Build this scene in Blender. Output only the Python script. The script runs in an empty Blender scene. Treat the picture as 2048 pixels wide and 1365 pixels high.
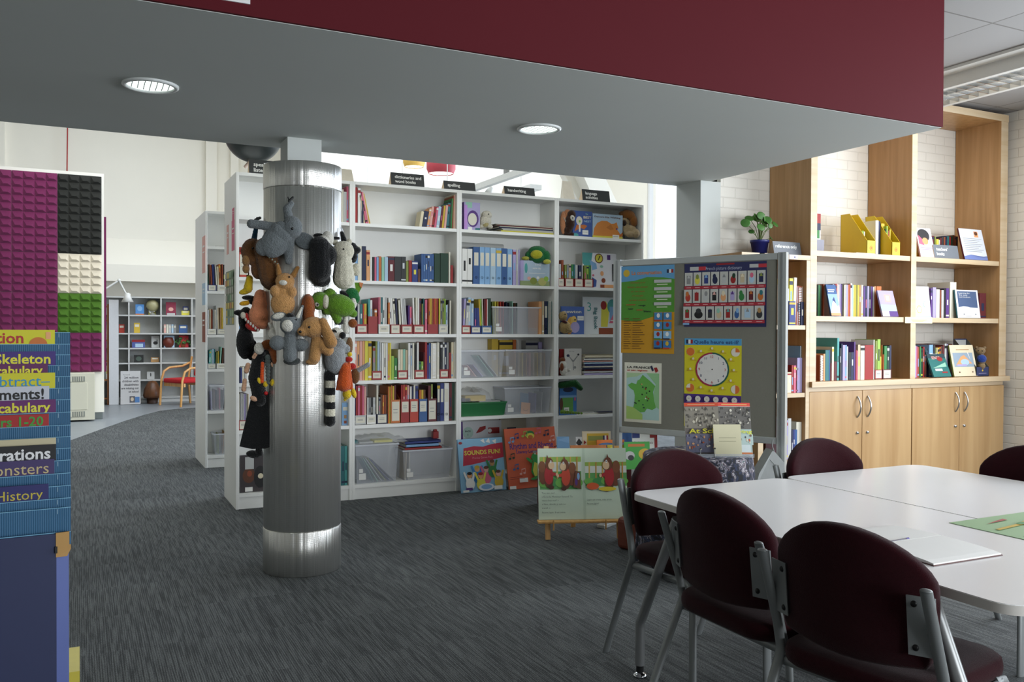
import bpy, bmesh, math, random
from mathutils import Matrix, Vector, Euler

SC = bpy.context.scene
COL = SC.collection
PI = math.pi
rnd = random.Random(7)

# ------------------------------------------------------------------ camera
F, YAW, PIT, ROL, EYE = 1740.1, .461407, -.012949, .0045232, 1.36   # focal length in pixels of the 2048 x 1365 frame
cy_, sy_, cp_, sp_ = math.cos(YAW), math.sin(YAW), math.cos(PIT), math.sin(PIT)
FWD = Vector((sy_*cp_, cy_*cp_, sp_)); RT = Vector((cy_, -sy_, 0)); UP = RT.cross(FWD)
RT, UP = math.cos(ROL)*RT + math.sin(ROL)*UP, -math.sin(ROL)*RT + math.cos(ROL)*UP
EYEP = Vector((0, 0, EYE))
cam = bpy.data.cameras.new('camera')
cam.sensor_width = 36; cam.lens = F/2048*36; cam.clip_start = .05; cam.clip_end = 200
camo = bpy.data.objects.new('camera', cam); COL.objects.link(camo)
camo.matrix_world = Matrix(((RT.x, UP.x, -FWD.x, 0), (RT.y, UP.y, -FWD.y, 0), (RT.z, UP.z, -FWD.z, EYE), (0, 0, 0, 1)))
SC.camera = camo

# ------------------------------------------------------------------ world, daylight, exposure
SC.view_settings.view_transform = 'Standard'; SC.view_settings.look = 'None'
SC.view_settings.exposure = 0.0; SC.view_settings.gamma = 1.0; SC.view_settings.use_curve_mapping = False
SC.cycles.use_denoising = True
SC.cycles.max_bounces = 8; SC.cycles.diffuse_bounces = 5; SC.cycles.transparent_max_bounces = 12
SC.cycles.sample_clamp_indirect = 4
W = bpy.data.worlds.new('sky'); SC.world = W; W.use_nodes = True
W.node_tree.nodes['Background'].inputs[0].default_value = (.86, .93, 1, 1)
W.node_tree.nodes['Background'].inputs[1].default_value = 1.6

def area(name, loc, rot, sx, sy, power, col):
    l = bpy.data.lights.new(name, 'AREA'); l.shape = 'RECTANGLE'; l.size = sx; l.size_y = sy; l.energy = power; l.color = col
    o = bpy.data.objects.new(name, l); o.location = loc; o.rotation_euler = rot; COL.objects.link(o)
    return o
DAY = (.90, .95, 1.0); DAYB = (.84, .91, 1.0)
area('daylight_side_window', (6.72, 1.2, 1.8), (0, PI/2, 0), 1.9, 4.6, 250, DAYB)       # window in the wall to the right of the table
area('daylight_hall_window', (9.4, 9.5, 2.6), (0, PI/2, 0), 3.8, 7.6, 560, (.70, .81, 1.0))       # tall window of the hall
area('daylight_skylight', (3.0, 11.6, 5.85), (0, 0, 0), 8, 6, 400, DAY)                   # rooflight of the hall
area('added_rear_fill', (3.5, -4.9, 1.9), (PI/2, 0, 0), 3.5, 1.5, 350, DAY)         # added fill behind the camera, brightens the shelf fronts

# ------------------------------------------------------------------ helpers
def lin(h):
    h = h.lstrip('#'); out = []
    for i in (0, 2, 4):
        c = int(h[i:i+2], 16)/255
        out.append(c/12.92 if c <= .04045 else ((c+.055)/1.055)**2.4)
    return (*out, 1)

PAL = dict(white='#e6e5e0', cream='#ded3b4', ivory='#d9d5c4', black='#121212', charcoal='#2c2d2f', grey='#8a8b8a', palegrey='#b9bab8', red='#96201f', scarlet='#b53a28',
    maroon='#5e1a22', pink='#d0637f', palepink='#dda79c', orange='#bf6a2c', peach='#dda06c', yellow='#cbab34', lemon='#d8cf4a', olive='#7f8a3c', lime='#93b84a', green='#2f7a3c',
    darkgreen='#173a28', mint='#8fbfa9', teal='#2c6d72', turquoise='#4f9f9c', skyblue='#7fa9d2', paleblue='#a9c4d8', blue='#33598f', royal='#2c3a7a', navy='#1b2345', lilac='#a99fca', purple='#54307a',
    brown='#5d3620', tan='#a9814f', beige='#c4b291', rust='#8c4326', wood='#c8a878', silver='#c9ccd0')
WORD = dict(palegrey='pale grey', palepink='pale pink', darkgreen='dark green', skyblue='sky blue', paleblue='pale blue', royal='royal blue', navy='navy blue')
def cname(c): return WORD.get(c, c)

MATS = {}
def nd(nt, t, **kw):
    n = nt.nodes.new(t)
    for k, v in kw.items(): setattr(n, k, v)
    return n
def mat(col, rough=.55, metal=0, noise=.06, scale=30, bump=0, key=None, sheen=0, spec=.5, bscale=None):
    """plain procedural surface: one colour with a slight mottling (object coordinates)"""
    k = key or (col, rough, metal, noise, scale, bump, sheen, spec)
    if k in MATS: return MATS[k]
    m = bpy.data.materials.new(str(key or col).replace('#', 'c')); m.use_nodes = True; nt = m.node_tree
    b = nt.nodes['Principled BSDF']; c = lin(PAL.get(col, col))
    b.inputs['Roughness'].default_value = rough; b.inputs['Metallic'].default_value = metal
    b.inputs['Specular IOR Level'].default_value = spec
    if sheen: b.inputs['Sheen Weight'].default_value = sheen; b.inputs['Sheen Roughness'].default_value = .5
    tc = nd(nt, 'ShaderNodeTexCoord'); nz = nd(nt, 'ShaderNodeTexNoise'); nz.inputs['Scale'].default_value = scale
    nt.links.new(tc.outputs['Object'], nz.inputs['Vector'])
    mx = nd(nt, 'ShaderNodeMix', data_type='RGBA', blend_type='MIX')
    mx.inputs[6].default_value = tuple(x*(1-noise) for x in c[:3])+(1,); mx.inputs[7].default_value = tuple(min(1, x*(1+noise)) for x in c[:3])+(1,)
    nt.links.new(nz.outputs['Fac'], mx.inputs[0]); nt.links.new(mx.outputs[2], b.inputs['Base Color'])
    if bump:
        bp = nd(nt, 'ShaderNodeBump'); bp.inputs['Strength'].default_value = bump; bp.inputs['Distance'].default_value = .01
        n2 = nd(nt, 'ShaderNodeTexNoise'); n2.inputs['Scale'].default_value = bscale or scale*6
        nt.links.new(tc.outputs['Object'], n2.inputs['Vector']); nt.links.new(n2.outputs['Fac'], bp.inputs['Height']); nt.links.new(bp.outputs[0], b.inputs['Normal'])
    MATS[k] = m
    return m
def plush(col): return mat(col, .95, 0, .22, 60, .9, sheen=.25, spec=.1, bscale=180)
def paper(col): return mat(col, .6, 0, .03, 12)
def emis(col, s, key):
    if key in MATS: return MATS[key]
    m = bpy.data.materials.new(key); m.use_nodes = True; b = m.node_tree.nodes['Principled BSDF']
    b.inputs['Base Color'].default_value = lin(col); b.inputs['Emission Color'].default_value = lin(col); b.inputs['Emission Strength'].default_value = s
    MATS[key] = m; return m
def clear(col='#dfe6ee', a=.45, key='clear_plastic'):
    """translucent polypropylene: part see-through, part milky"""
    if key in MATS: return MATS[key]
    m = bpy.data.materials.new(key); m.use_nodes = True; nt = m.node_tree; b = nt.nodes['Principled BSDF']
    b.inputs['Base Color'].default_value = lin(col); b.inputs['Roughness'].default_value = .25
    tr = nd(nt, 'ShaderNodeBsdfTransparent'); mx = nd(nt, 'ShaderNodeMixShader'); mx.inputs[0].default_value = a
    nt.links.new(tr.outputs[0], mx.inputs[1]); nt.links.new(b.outputs[0], mx.inputs[2]); nt.links.new(mx.outputs[0], nt.nodes['Material Output'].inputs[0])
    MATS[key] = m; return m
def wood(key, c1, c2, rough=.4, scale=1.0, axis=2):
    if key in MATS: return MATS[key]
    m = bpy.data.materials.new(key); m.use_nodes = True; nt = m.node_tree; b = nt.nodes['Principled BSDF']
    tc = nd(nt, 'ShaderNodeTexCoord'); mp = nd(nt, 'ShaderNodeMapping')
    s = [14*scale]*3; s[axis] = .8*scale; mp.inputs['Scale'].default_value = s
    nz = nd(nt, 'ShaderNodeTexNoise'); nz.inputs['Scale'].default_value = 1.6; nz.inputs['Detail'].default_value = 6; nz.inputs['Distortion'].default_value = .4
    cr = nd(nt, 'ShaderNodeValToRGB'); cr.color_ramp.elements[0].color = lin(c1); cr.color_ramp.elements[1].color = lin(c2)
    cr.color_ramp.elements[0].position = .32; cr.color_ramp.elements[1].position = .68
    nt.links.new(tc.outputs['Object'], mp.inputs[0]); nt.links.new(mp.outputs[0], nz.inputs['Vector']); nt.links.new(nz.outputs['Fac'], cr.inputs[0]); nt.links.new(cr.outputs[0], b.inputs['Base Color'])
    b.inputs['Roughness'].default_value = rough
    MATS[key] = m; return m

class MB:
    """collects shapes; build() links them as ONE mesh object"""
    def __init__(s): s.v = []; s.f = []; s.m = []; s.sm = []; s.mats = []
    def mi(s, m):
        if isinstance(m, str): m = paper(m)
        if m not in s.mats: s.mats.append(m)
        return s.mats.index(m)
    def add(s, vs, fs, m, smooth=False, T=None):
        o = len(s.v); i = s.mi(m)
        s.v += [tuple(T @ Vector(v)) if T else tuple(v) for v in vs]
        s.f += [tuple(o+k for k in f) for f in fs]; s.m += [i]*len(fs); s.sm += [smooth]*len(fs)
    def box(s, x0, x1, y0, y1, z0, z1, m, T=None):
        vs = [(x, y, z) for z in (z0, z1) for y in (y0, y1) for x in (x0, x1)]
        s.add(vs, [(0, 2, 3, 1), (4, 5, 7, 6), (0, 1, 5, 4), (2, 6, 7, 3), (0, 4, 6, 2), (1, 3, 7, 5)], m, False, T)
    def quad(s, a, b, c, d, m, T=None): s.add([a, b, c, d], [(0, 1, 2, 3)], m, False, T)
    def prism(s, pts, y0, y1, m, T=None, smooth=False):
        """polygon in the xz plane, extruded from y0 to y1"""
        n = len(pts); vs = [(x, y0, z) for x, z in pts]+[(x, y1, z) for x, z in pts]
        s.add(vs, [tuple(range(n)), tuple(range(2*n-1, n-1, -1))], m, False, T)
        s.add(vs, [(i, i+n, (i+1) % n+n, (i+1) % n) for i in range(n)], m, smooth, T)
    def slab(s, pts, z0, z1, m, T=None, smooth=False):
        n = len(pts); vs = [(x, y, z0) for x, y in pts]+[(x, y, z1) for x, y in pts]
        s.add(vs, [tuple(range(n-1, -1, -1)), tuple(range(n, 2*n))], m, False, T)
        s.add(vs, [(i, (i+1) % n, (i+1) % n+n, i+n) for i in range(n)], m, smooth, T)
    def tube(s, pts, r, m, n=10, T=None, ry=None, caps=True):
        pts = [Vector(p) for p in pts]; rs = r if isinstance(r, (list, tuple)) else [r]*len(pts)
        ring = []; up = None
        for i, p in enumerate(pts):
            d = (pts[min(i+1, len(pts)-1)]-pts[max(i-1, 0)]).normalized()
            if up is None: up = Vector((0, 0, 1)) if abs(d.z) < .9 else Vector((0, 1, 0))
            a = d.cross(up).normalized(); up = a.cross(d).normalized()
            k = (ry/rs[i]) if ry else 1
            ring.append([p+a*math.cos(2*PI*j/n)*rs[i]+up*math.sin(2*PI*j/n)*rs[i]*k for j in range(n)])
        vs = [v for q in ring for v in q]; fs = []
        for i in range(len(pts)-1):
            for j in range(n): fs.append((i*n+j, i*n+(j+1) % n, (i+1)*n+(j+1) % n, (i+1)*n+j))
        s.add(vs, fs, m, True, T)
        if caps: s.add(vs, [tuple(range(n-1, -1, -1)), tuple(range(len(vs)-n, len(vs)))], m, False, T)
    def lathe(s, prof, m, n=24, T=None, smooth=True):
        vs = [(r*math.cos(2*PI*j/n), r*math.sin(2*PI*j/n), z) for r, z in prof for j in range(n)]
        s.add(vs, [(i*n+j, i*n+(j+1) % n, (i+1)*n+(j+1) % n, (i+1)*n+j) for i in range(len(prof)-1) for j in range(n)], m, smooth, T)
    def ell(s, c, r, m, T=None, rot=None, nu=14, nv=9):
        if not isinstance(r, (tuple, list)): r = (r, r, r)
        R = Euler(rot).to_matrix() if rot else None; vs = []
        for i in range(nv+1):
            th = PI*i/nv
            for j in range(nu):
                v = Vector((math.sin(th)*math.cos(2*PI*j/nu)*r[0], math.sin(th)*math.sin(2*PI*j/nu)*r[1], math.cos(th)*r[2]))
                if R: v = R @ v
                vs.append(v+Vector(c))
        s.add(vs, [(i*nu+j, (i+1)*nu+j, (i+1)*nu+(j+1) % nu, i*nu+(j+1) % nu) for i in range(nv) for j in range(nu)], m, True, T)
    def mesh(s, name):
        me = bpy.data.meshes.new(name); me.from_pydata(s.v, [], s.f)
        for m in s.mats: me.materials.append(m)
        me.polygons.foreach_set('material_index', s.m); me.polygons.foreach_set('use_smooth', s.sm); me.update()
        return me
    def build(s, name, parent=None, loc=None, rot=None):
        o = bpy.data.objects.new(name, s.mesh(name)); COL.objects.link(o)
        if parent: o.parent = parent
        if loc: o.location = loc
        if rot: o.rotation_euler = rot
        return o

def bevel(o, w=.004, seg=2):
    b = o.modifiers.new('edge', 'BEVEL'); b.width = w; b.segments = seg; b.limit_method = 'ANGLE'; b.angle_limit = .6
    return o
LABELS = {}
def tag(o, label, cat, group=None):
    o['label'] = label; o['category'] = cat
    if group: o['group'] = group
    LABELS.setdefault(label, []).append(o)
    return o
def empty(name, loc=(0, 0, 0), rz=0, rot=None):
    o = bpy.data.objects.new(name, None); COL.objects.link(o); o.location = loc; o.rotation_euler = rot or (0, 0, rz); o.empty_display_size = .05
    return o
def thing(name, label, cat, loc=(0, 0, 0), rz=0, group=None, rot=None): return tag(empty(name, loc, rz, rot), label, cat, group)
def struct(name, mb, parent=None):
    o = mb.build(name, parent)
    if not parent: o['kind'] = 'structure'
    return o
def ray(px, py):
    return FWD + RT*((px-1024)/F) - UP*((py-682.5)/F)
def at(px, py, y=None, z=None, x=None, d=None):
    """the point of a real plane (x, y or z fixed, or at depth d along the view) that the picture shows at px, py"""
    r = ray(px, py)
    t = y/r.y if y is not None else (z-EYE)/r.z if z is not None else x/r.x if x is not None else d
    return EYEP + r*t

TXT = {}
def text_geo(body, bold=False, spacing=1.0):
    k = (body, bold, spacing)
    if k not in TXT:
        cu = bpy.data.curves.new('t', 'FONT'); cu.body = body; cu.size = 1; cu.space_line = .9; cu.resolution_u = 2; cu.space_character = spacing
        if bold: cu.offset = .022
        o = bpy.data.objects.new('t', cu); me = bpy.data.meshes.new_from_object(o)
        TXT[k] = ([tuple(v.co) for v in me.vertices], [tuple(p.vertices) for p in me.polygons])
        bpy.data.objects.remove(o); bpy.data.curves.remove(cu); bpy.data.meshes.remove(me)
    return TXT[k]
def text(mb, body, x, z, size, m, T=None, bold=False, width=None, align='l', y=0.0):
    """lettering in the xz plane facing -y; width squeezes or stretches it to that length"""
    vs, fs = text_geo(body, bold)
    if not vs: return
    x0 = min(v[0] for v in vs); w = max(v[0] for v in vs)-x0
    sx = width/w if width else size
    off = {'l': 0, 'c': -w*sx/2, 'r': -w*sx}[align]
    mb.add([((v[0]-x0)*sx+x+off, y, v[1]*size+z) for v in vs], fs, m, False, T)
def art(mb, w, h, shapes, T=None, y=0.0):
    """flat printed picture on a w x h sheet (lower left corner at 0,0 in xz, facing -y); coordinates are fractions of w and h"""
    e = .00025; k = 1
    for s in shapes:
        yy = y-e*k; k += 1; t = s[0]
        if t == 'r': mb.quad((s[1]*w, yy, s[2]*h), (s[3]*w, yy, s[2]*h), (s[3]*w, yy, s[4]*h), (s[1]*w, yy, s[4]*h), s[5], T)
        elif t == 'e':
            n = s[6] if len(s) > 6 else 18
            mb.add([(s[1]*w+s[3]*w*math.cos(2*PI*i/n), yy, s[2]*h+s[4]*h*math.sin(2*PI*i/n)) for i in range(n)], [tuple(range(n))], s[5], False, T)
        elif t == 'c':
            n = s[5] if len(s) > 5 else 28
            mb.add([(s[1]*w+s[3]*math.cos(2*PI*i/n), yy, s[2]*h+s[3]*math.sin(2*PI*i/n)) for i in range(n)], [tuple(range(n))], s[4], False, T)
        elif t == 'p': mb.add([(a*w, yy, b*h) for a, b in s[1]], [tuple(range(len(s[1])))], s[2], False, T)
        elif t == 't': text(mb, s[1], s[2]*w, s[3]*h, s[4]*h, paper(s[5]), T, len(s) > 6 and s[6], s[7]*w if len(s) > 7 and s[7] else None, s[8] if len(s) > 8 else 'l', yy)

ORD = 'zeroth first second third fourth fifth sixth seventh eighth ninth tenth eleventh twelfth thirteenth fourteenth fifteenth sixteenth seventeenth eighteenth nineteenth twentieth'.split()
# ------------------------------------------------------------------ surfaces of the room
def carpet_mat():
    m = bpy.data.materials.new('carpet_tiles'); m.use_nodes = True; nt = m.node_tree; b = nt.nodes['Principled BSDF']
    tc = nd(nt, 'ShaderNodeTexCoord'); L = nt.links.new
    def noise(scale3, sc, det=2, vec=None):
        mp = nd(nt, 'ShaderNodeMapping'); mp.inputs['Scale'].default_value = scale3
        n = nd(nt, 'ShaderNodeTexNoise'); n.inputs['Scale'].default_value = sc; n.inputs['Detail'].default_value = det
        L(vec or tc.outputs['Object'], mp.inputs[0]); L(mp.outputs[0], n.inputs['Vector']); return n.outputs['Fac']
    sp = nd(nt, 'ShaderNodeSeparateXYZ'); L(tc.outputs['Object'], sp.inputs[0])
    def mth(op, a, v):
        q = nd(nt, 'ShaderNodeMath', operation=op); L(a, q.inputs[0]); q.inputs[1].default_value = v; return q.outputs[0]
    tx = mth('FLOOR', mth('MULTIPLY', sp.outputs[0], 2), 0); ty = mth('FLOOR', mth('MULTIPLY', sp.outputs[1], 2), 0)
    cb = nd(nt, 'ShaderNodeCombineXYZ'); L(sp.outputs[0], cb.inputs[0]); L(mth('ADD', mth('MULTIPLY', ty, 7.31), 0), cb.inputs[1])
    ad = nd(nt, 'ShaderNodeMath', operation='ADD'); L(mth('MULTIPLY', tx, 3.77), ad.inputs[0]); L(mth('MULTIPLY', sp.outputs[1], 5), ad.inputs[1]); L(ad.outputs[0], cb.inputs[2])
    rib = mth('MULTIPLY', mth('SINE', mth('MULTIPLY', sp.outputs[0], 700), 0), .11); 0
    sm = nd(nt, 'ShaderNodeMath', operation='ADD'); L(noise((110, 1, 1), 1.0, 2, cb.outputs[0]), sm.inputs[0]); L(rib, sm.inputs[1]); line = sm.outputs[0]; fine = noise((1, .35, 1), 330, 1); patch = noise((2, 2, 1), .8, 1)
    # tiles half a metre square, each a touch lighter or darker
    br = nd(nt, 'ShaderNodeTexBrick'); br.offset = .5; br.inputs['Scale'].default_value = 1; br.inputs['Brick Width'].default_value = .5; br.inputs['Row Height'].default_value = .5
    br.inputs['Mortar Size'].default_value = .0; br.inputs['Color1'].default_value = (.42, .42, .42, 1); br.inputs['Color2'].default_value = (.58, .58, .58, 1); L(tc.outputs['Object'], br.inputs['Vector'])
    r1 = nd(nt, 'ShaderNodeValToRGB'); r1.color_ramp.elements[0].position = .36; r1.color_ramp.elements[1].position = .64
    r1.color_ramp.elements[0].color = lin('#3f4142'); r1.color_ramp.elements[1].color = lin('#606363'); L(line, r1.inputs[0])
    def mul(a, fac, lo, hi):
        mr = nd(nt, 'ShaderNodeMapRange'); mr.inputs['To Min'].default_value = lo; mr.inputs['To Max'].default_value = hi; mr.inputs['From Min'].default_value = .3; mr.inputs['From Max'].default_value = .7
        L(fac, mr.inputs[0]); mx = nd(nt, 'ShaderNodeMix', data_type='RGBA', blend_type='MULTIPLY'); mx.inputs[0].default_value = 1
        cmb = nd(nt, 'ShaderNodeCombineColor'); [L(mr.outputs[0], cmb.inputs[i]) for i in range(3)]
        L(a, mx.inputs[6]); L(cmb.outputs[0], mx.inputs[7]); return mx.outputs[2]
    c = mul(mul(mul(r1.outputs[0], fine, .55, 1.45), patch, .9, 1.1), br.outputs['Color'], .90, 1.10)
    L(c, b.inputs['Base Color']); b.inputs['Roughness'].default_value = .95; b.inputs['Specular IOR Level'].default_value = .15
    bp = nd(nt, 'ShaderNodeBump'); bp.inputs['Strength'].default_value = .5; bp.inputs['Distance'].default_value = .004; L(line, bp.inputs['Height']); L(bp.outputs[0], b.inputs['Normal'])
    return m
def brick_mat(key, c1, c2, mortar, axis):
    """painted brickwork; axis tells which horizontal axis runs along the wall"""
    m = bpy.data.materials.new(key); m.use_nodes = True; nt = m.node_tree; b = nt.nodes['Principled BSDF']; L = nt.links.new
    tc = nd(nt, 'ShaderNodeTexCoord'); sp = nd(nt, 'ShaderNodeSeparateXYZ'); cb = nd(nt, 'ShaderNodeCombineXYZ'); L(tc.outputs['Object'], sp.inputs[0])
    L(sp.outputs[axis], cb.inputs[0]); L(sp.outputs[2], cb.inputs[1])
    br = nd(nt, 'ShaderNodeTexBrick'); br.inputs['Scale'].default_value = 1; br.inputs['Brick Width'].default_value = .225; br.inputs['Row Height'].default_value = .075; br.inputs['Mortar Size'].default_value = .005; br.inputs['Mortar Smooth'].default_value = .6
    br.inputs['Color1'].default_value = lin(c1); br.inputs['Color2'].default_value = lin(c2); br.inputs['Mortar'].default_value = lin(mortar); L(cb.outputs[0], br.inputs['Vector'])
    L(br.outputs['Color'], b.inputs['Base Color']); b.inputs['Roughness'].default_value = .6
    bp = nd(nt, 'ShaderNodeBump'); bp.invert = True; bp.inputs['Strength'].default_value = .5; bp.inputs['Distance'].default_value = .005; L(br.outputs['Fac'], bp.inputs['Height']); L(bp.outputs[0], b.inputs['Normal'])
    return m
def ceiling_mat():
    m = bpy.data.materials.new('ceiling_tiles'); m.use_nodes = True; nt = m.node_tree; b = nt.nodes['Principled BSDF']; L = nt.links.new
    tc = nd(nt, 'ShaderNodeTexCoord'); mp = nd(nt, 'ShaderNodeMapping'); mp.inputs['Location'].default_value = (.06, .3, 0); L(tc.outputs['Object'], mp.inputs[0])
    br = nd(nt, 'ShaderNodeTexBrick'); br.offset = 0; br.inputs['Scale'].default_value = 1; br.inputs['Brick Width'].default_value = .6; br.inputs['Row Height'].default_value = 1.2; br.inputs['Mortar Size'].default_value = .006
    br.inputs['Color1'].default_value = lin('#9a9896'); br.inputs['Color2'].default_value = lin('#9e9c9a'); br.inputs['Mortar'].default_value = lin('#75736f'); L(mp.outputs[0], br.inputs['Vector']); L(br.outputs['Color'], b.inputs['Base Color']); b.inputs['Roughness'].default_value = .9
    return m
M_wall = mat('#e9e6dc', .85, noise=.02, scale=3); M_hall = mat('#ece8dc', .85, noise=.02, scale=2); M_soffit = mat('#c6cac6', .8, noise=.015, scale=3)
M_redwall = mat('#520e18', .75, noise=.04, scale=3, spec=.2); M_whitetrim = mat('#dedfdf', .5, noise=.01)
M_carpet = carpet_mat(); M_lino = mat('#878d92', .35, noise=.08, scale=5)
M_brickR = brick_mat('painted_brick_side', '#dcd8cd', '#dad6cb', '#d2cdc2', 1); M_brickB = brick_mat('painted_brick_behind', '#e0dcd2', '#dedad0', '#d6d2c8', 0)

# floors
m = MB(); m.box(-8, 10, -6, 20, -.12, -.004, M_lino); struct('floor', m)
edge = [(-6, 6.5), (-2.5, 8.6), (-1.0, 10.2), (-.08, 11.82), (.26, 12.9), (.6, 13.93), (.9, 14.75), (1.19, 15.39), (1.5, 15.65), (1.86, 15.8), (3, 16.0), (5, 16.1), (8, 16.1)]
m = MB(); m.slab([(-6, -5), (9, -5), (9, 16.1)]+edge[::-1][1:], -.004, 0, M_carpet); struct('floor_carpet', m)

# bulkhead over the reading corner: grey underside, red front
m = MB(); m.box(-6, 4.05, 3.10, 5.24, 2.43, 2.62, M_soffit); struct('ceiling_soffit', m)
m = MB(); m.box(-6, 4.045, 3.085, 3.16, 2.432, 4.2, M_redwall); struct('wall_bulkhead', m)
m = MB(); m.box(3.96, 4.14, 4.96, 5.24, 0, 2.43, M_soffit); struct('pillar_corner', m)
# reading corner: side wall with window, back wall behind the wooden bookcase, ceiling, rear walls
XR = 6.80; m = MB()
m.box(XR, XR+.2, 3.6, 5.2, 0, 4.2, M_brickR); m.box(XR, XR+.2, -5, -1.2, 0, 4.2, M_brickR); m.box(XR, XR+.2, -1.2, 3.6, 0, .85, M_brickR); m.box(XR, XR+.2, -1.2, 3.6, 2.85, 4.2, M_brickR)
struct('wall_right', m)
m = MB()
for y in (-1.2, .37, 1.97, 3.54): m.box(XR+.03, XR+.11, y, y+.06, .85, 2.85, M_whitetrim)
for z in (.85, 2.79): m.box(XR+.03, XR+.11, -1.2, 3.6, z, z+.06, M_whitetrim)
struct('window_1', m)
m = MB(); m.box(XR-.06, XR+.12, -1.24, 3.64, .82, .85, M_whitetrim); struct('trim_1', m)
m = MB(); m.box(4.14, 7.0, 4.96, 5.2, 0, 4.2, M_brickB); struct('wall_behind_bookcase', m)
m = MB(); m.box(-6, 7, -5, 5.0, 3.15, 3.25, ceiling_mat()); struct('ceiling_reading_corner', m)
m = MB(); m.box(-6.2, -6, -5, 8, 0, 4.2, M_wall); struct('wall_left', m)
m = MB(); m.box(-6, 1.7, -5.2, -5, 0, 4.2, M_wall); m.box(5.3, 7, -5.2, -5, 0, 4.2, M_wall); m.box(1.7, 5.3, -5.2, -5, 0, 1.1, M_wall); m.box(1.7, 5.3, -5.2, -5, 2.7, 4.2, M_wall); struct('wall_rear', m)
# hall beyond: high cream walls, roof, tall window towards the outside on the right
m = MB(); m.box(-8, 10, 17.5, 17.7, 0, 6.4, M_hall); struct('wall_back', m)
m = MB(); m.box(-8, 3.6, 17.1, 17.5, 2.2, 2.45, M_hall); m.add([(-8, 17.1, 2.45), (3.6, 17.1, 2.45), (3.6, 17.1, 2.5), (3.6, 17.5, 3.0), (-8, 17.5, 3.0), (-8, 17.1, 2.5)], [(5, 2, 3, 4), (0, 1, 2, 5)], M_hall); struct('wall_back_ledge', m)
m = MB(); m.box(3.6, 10, 15.4, 17.5, 0, 6.4, M_hall); struct('wall_hall_return', m)
XH = 9.45; m = MB()
for a in ((5.2, 5.6, 0, 6.4), (13.4, 17.5, 0, 6.4), (5.6, 13.4, 0, .6), (5.6, 13.4, 4.6, 6.4)): m.box(XH, XH+.2, *a, M_hall)
struct('wall_hall_side', m)
m = MB()
for y in (5.6, 7.1, 8.65, 10.2, 11.75, 13.34): m.box(XH+.02, XH+.1, y, y+.06, .6, 4.6, M_whitetrim)
for z in (.6, 2.6, 4.54): m.box(XH+.02, XH+.1, 5.6, 13.4, z, z+.06, M_whitetrim)
struct('window_2', m)
m = MB(); m.box(-8, 10, 5.2, 8.4, 6.2, 6.4, M_hall); m.box(-8, 10, 14.8, 17.7, 6.2, 6.4, M_hall); m.box(-8, -1.2, 8.4, 14.8, 6.2, 6.4, M_hall); m.box(7.2, 10, 8.4, 14.8, 6.2, 6.4, M_hall); struct('ceiling_hall', m)
m = MB(); m.box(4.14, 9.6, 5.0, 5.2, 0, 6.4, M_hall); m.box(-8, 4.14, 5.04, 5.2, 2.62, 6.4, M_hall); struct('wall_hall_front', m)
m = MB(); m.box(-8.2, -8, 5, 17.7, 0, 6.4, M_hall); struct('wall_hall_left', m)
# boxed pipe runs and panel joints on the back wall
m = MB()
for x0, x1 in ((-1.35, -1.15), (2.15, 2.35), (2.6, 2.75)): m.box(x0, x1, 17.38, 17.5, 3.02, 6.2, M_hall)
struct('trim_2', m)
m = MB(); m.box(-6, .05, 17.42, 17.5, 3.72, 3.95, M_hall); struct('trim_3', m)
# raking roof strut of the hall at the right
m = MB(); p, q = Vector((5.2, 9.6, 3.35)), Vector((7.15, 9.6, 1.62))
m.prism([(4.75, 4.4), (5.2, 4.4), (6.42, 2.46), (6.5, 2.2), (6.25, 2.02), (6.1, 2.3)], 9.5, 9.62, M_hall); m.prism([(5.0, 4.4), (5.25, 4.4), (6.45, 2.4), (6.52, 2.12), (6.3, 1.98)], 9.3, 9.5, M_hall)
struct('beam_raking', m)

# recessed downlights in the soffit
M_lamp = emis('#eefaf4', 2.2, 'downlight_glow')
def downlight(x, y, label):
    t = thing('downlight', label, 'ceiling light', (x, y, 2.43), 0, 'recessed downlights in the grey soffit')
    m = MB(); m.lathe([(.098, .002), (.118, .002), (.118, -.006), (.112, -.011), (.1, -.011), (.096, .0), (.098, .02)], mat('#d5d8d6', .3, noise=.01), 32); m.build('trim_ring', t)
    m = MB(); m.lathe([(.0001, -.002), (.096, -.002)], M_lamp, 32)
    for k in range(-3, 4): m.box(k*.025-.002, k*.025+.002, -.09+abs(k)*.012, .09-abs(k)*.012, -.004, -.001, mat('#c9d6d0', .3, noise=.01))
    m.build('diffuser', t)
p = at(301, 170, z=2.43); downlight(p.x, p.y, 'round recessed downlight in the soffit nearer the felt partition end')
p = at(1078, 257, z=2.43); downlight(p.x, p.y, 'round recessed downlight in the soffit above the big open book easel')
for n_, q in (('a', (301, 170)), ('b', (1078, 257))):
    p = at(*q, z=2.43); l = bpy.data.lights.new('downlight_lamp', 'SPOT'); l.energy = 16; l.spot_size = 2.2; l.spot_blend = .6; l.shadow_soft_size = .09; l.color = (.93, 1, .96)
    o = bpy.data.objects.new('downlight_lamp', l); o.location = (p.x, p.y, 2.415); COL.objects.link(o)
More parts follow.
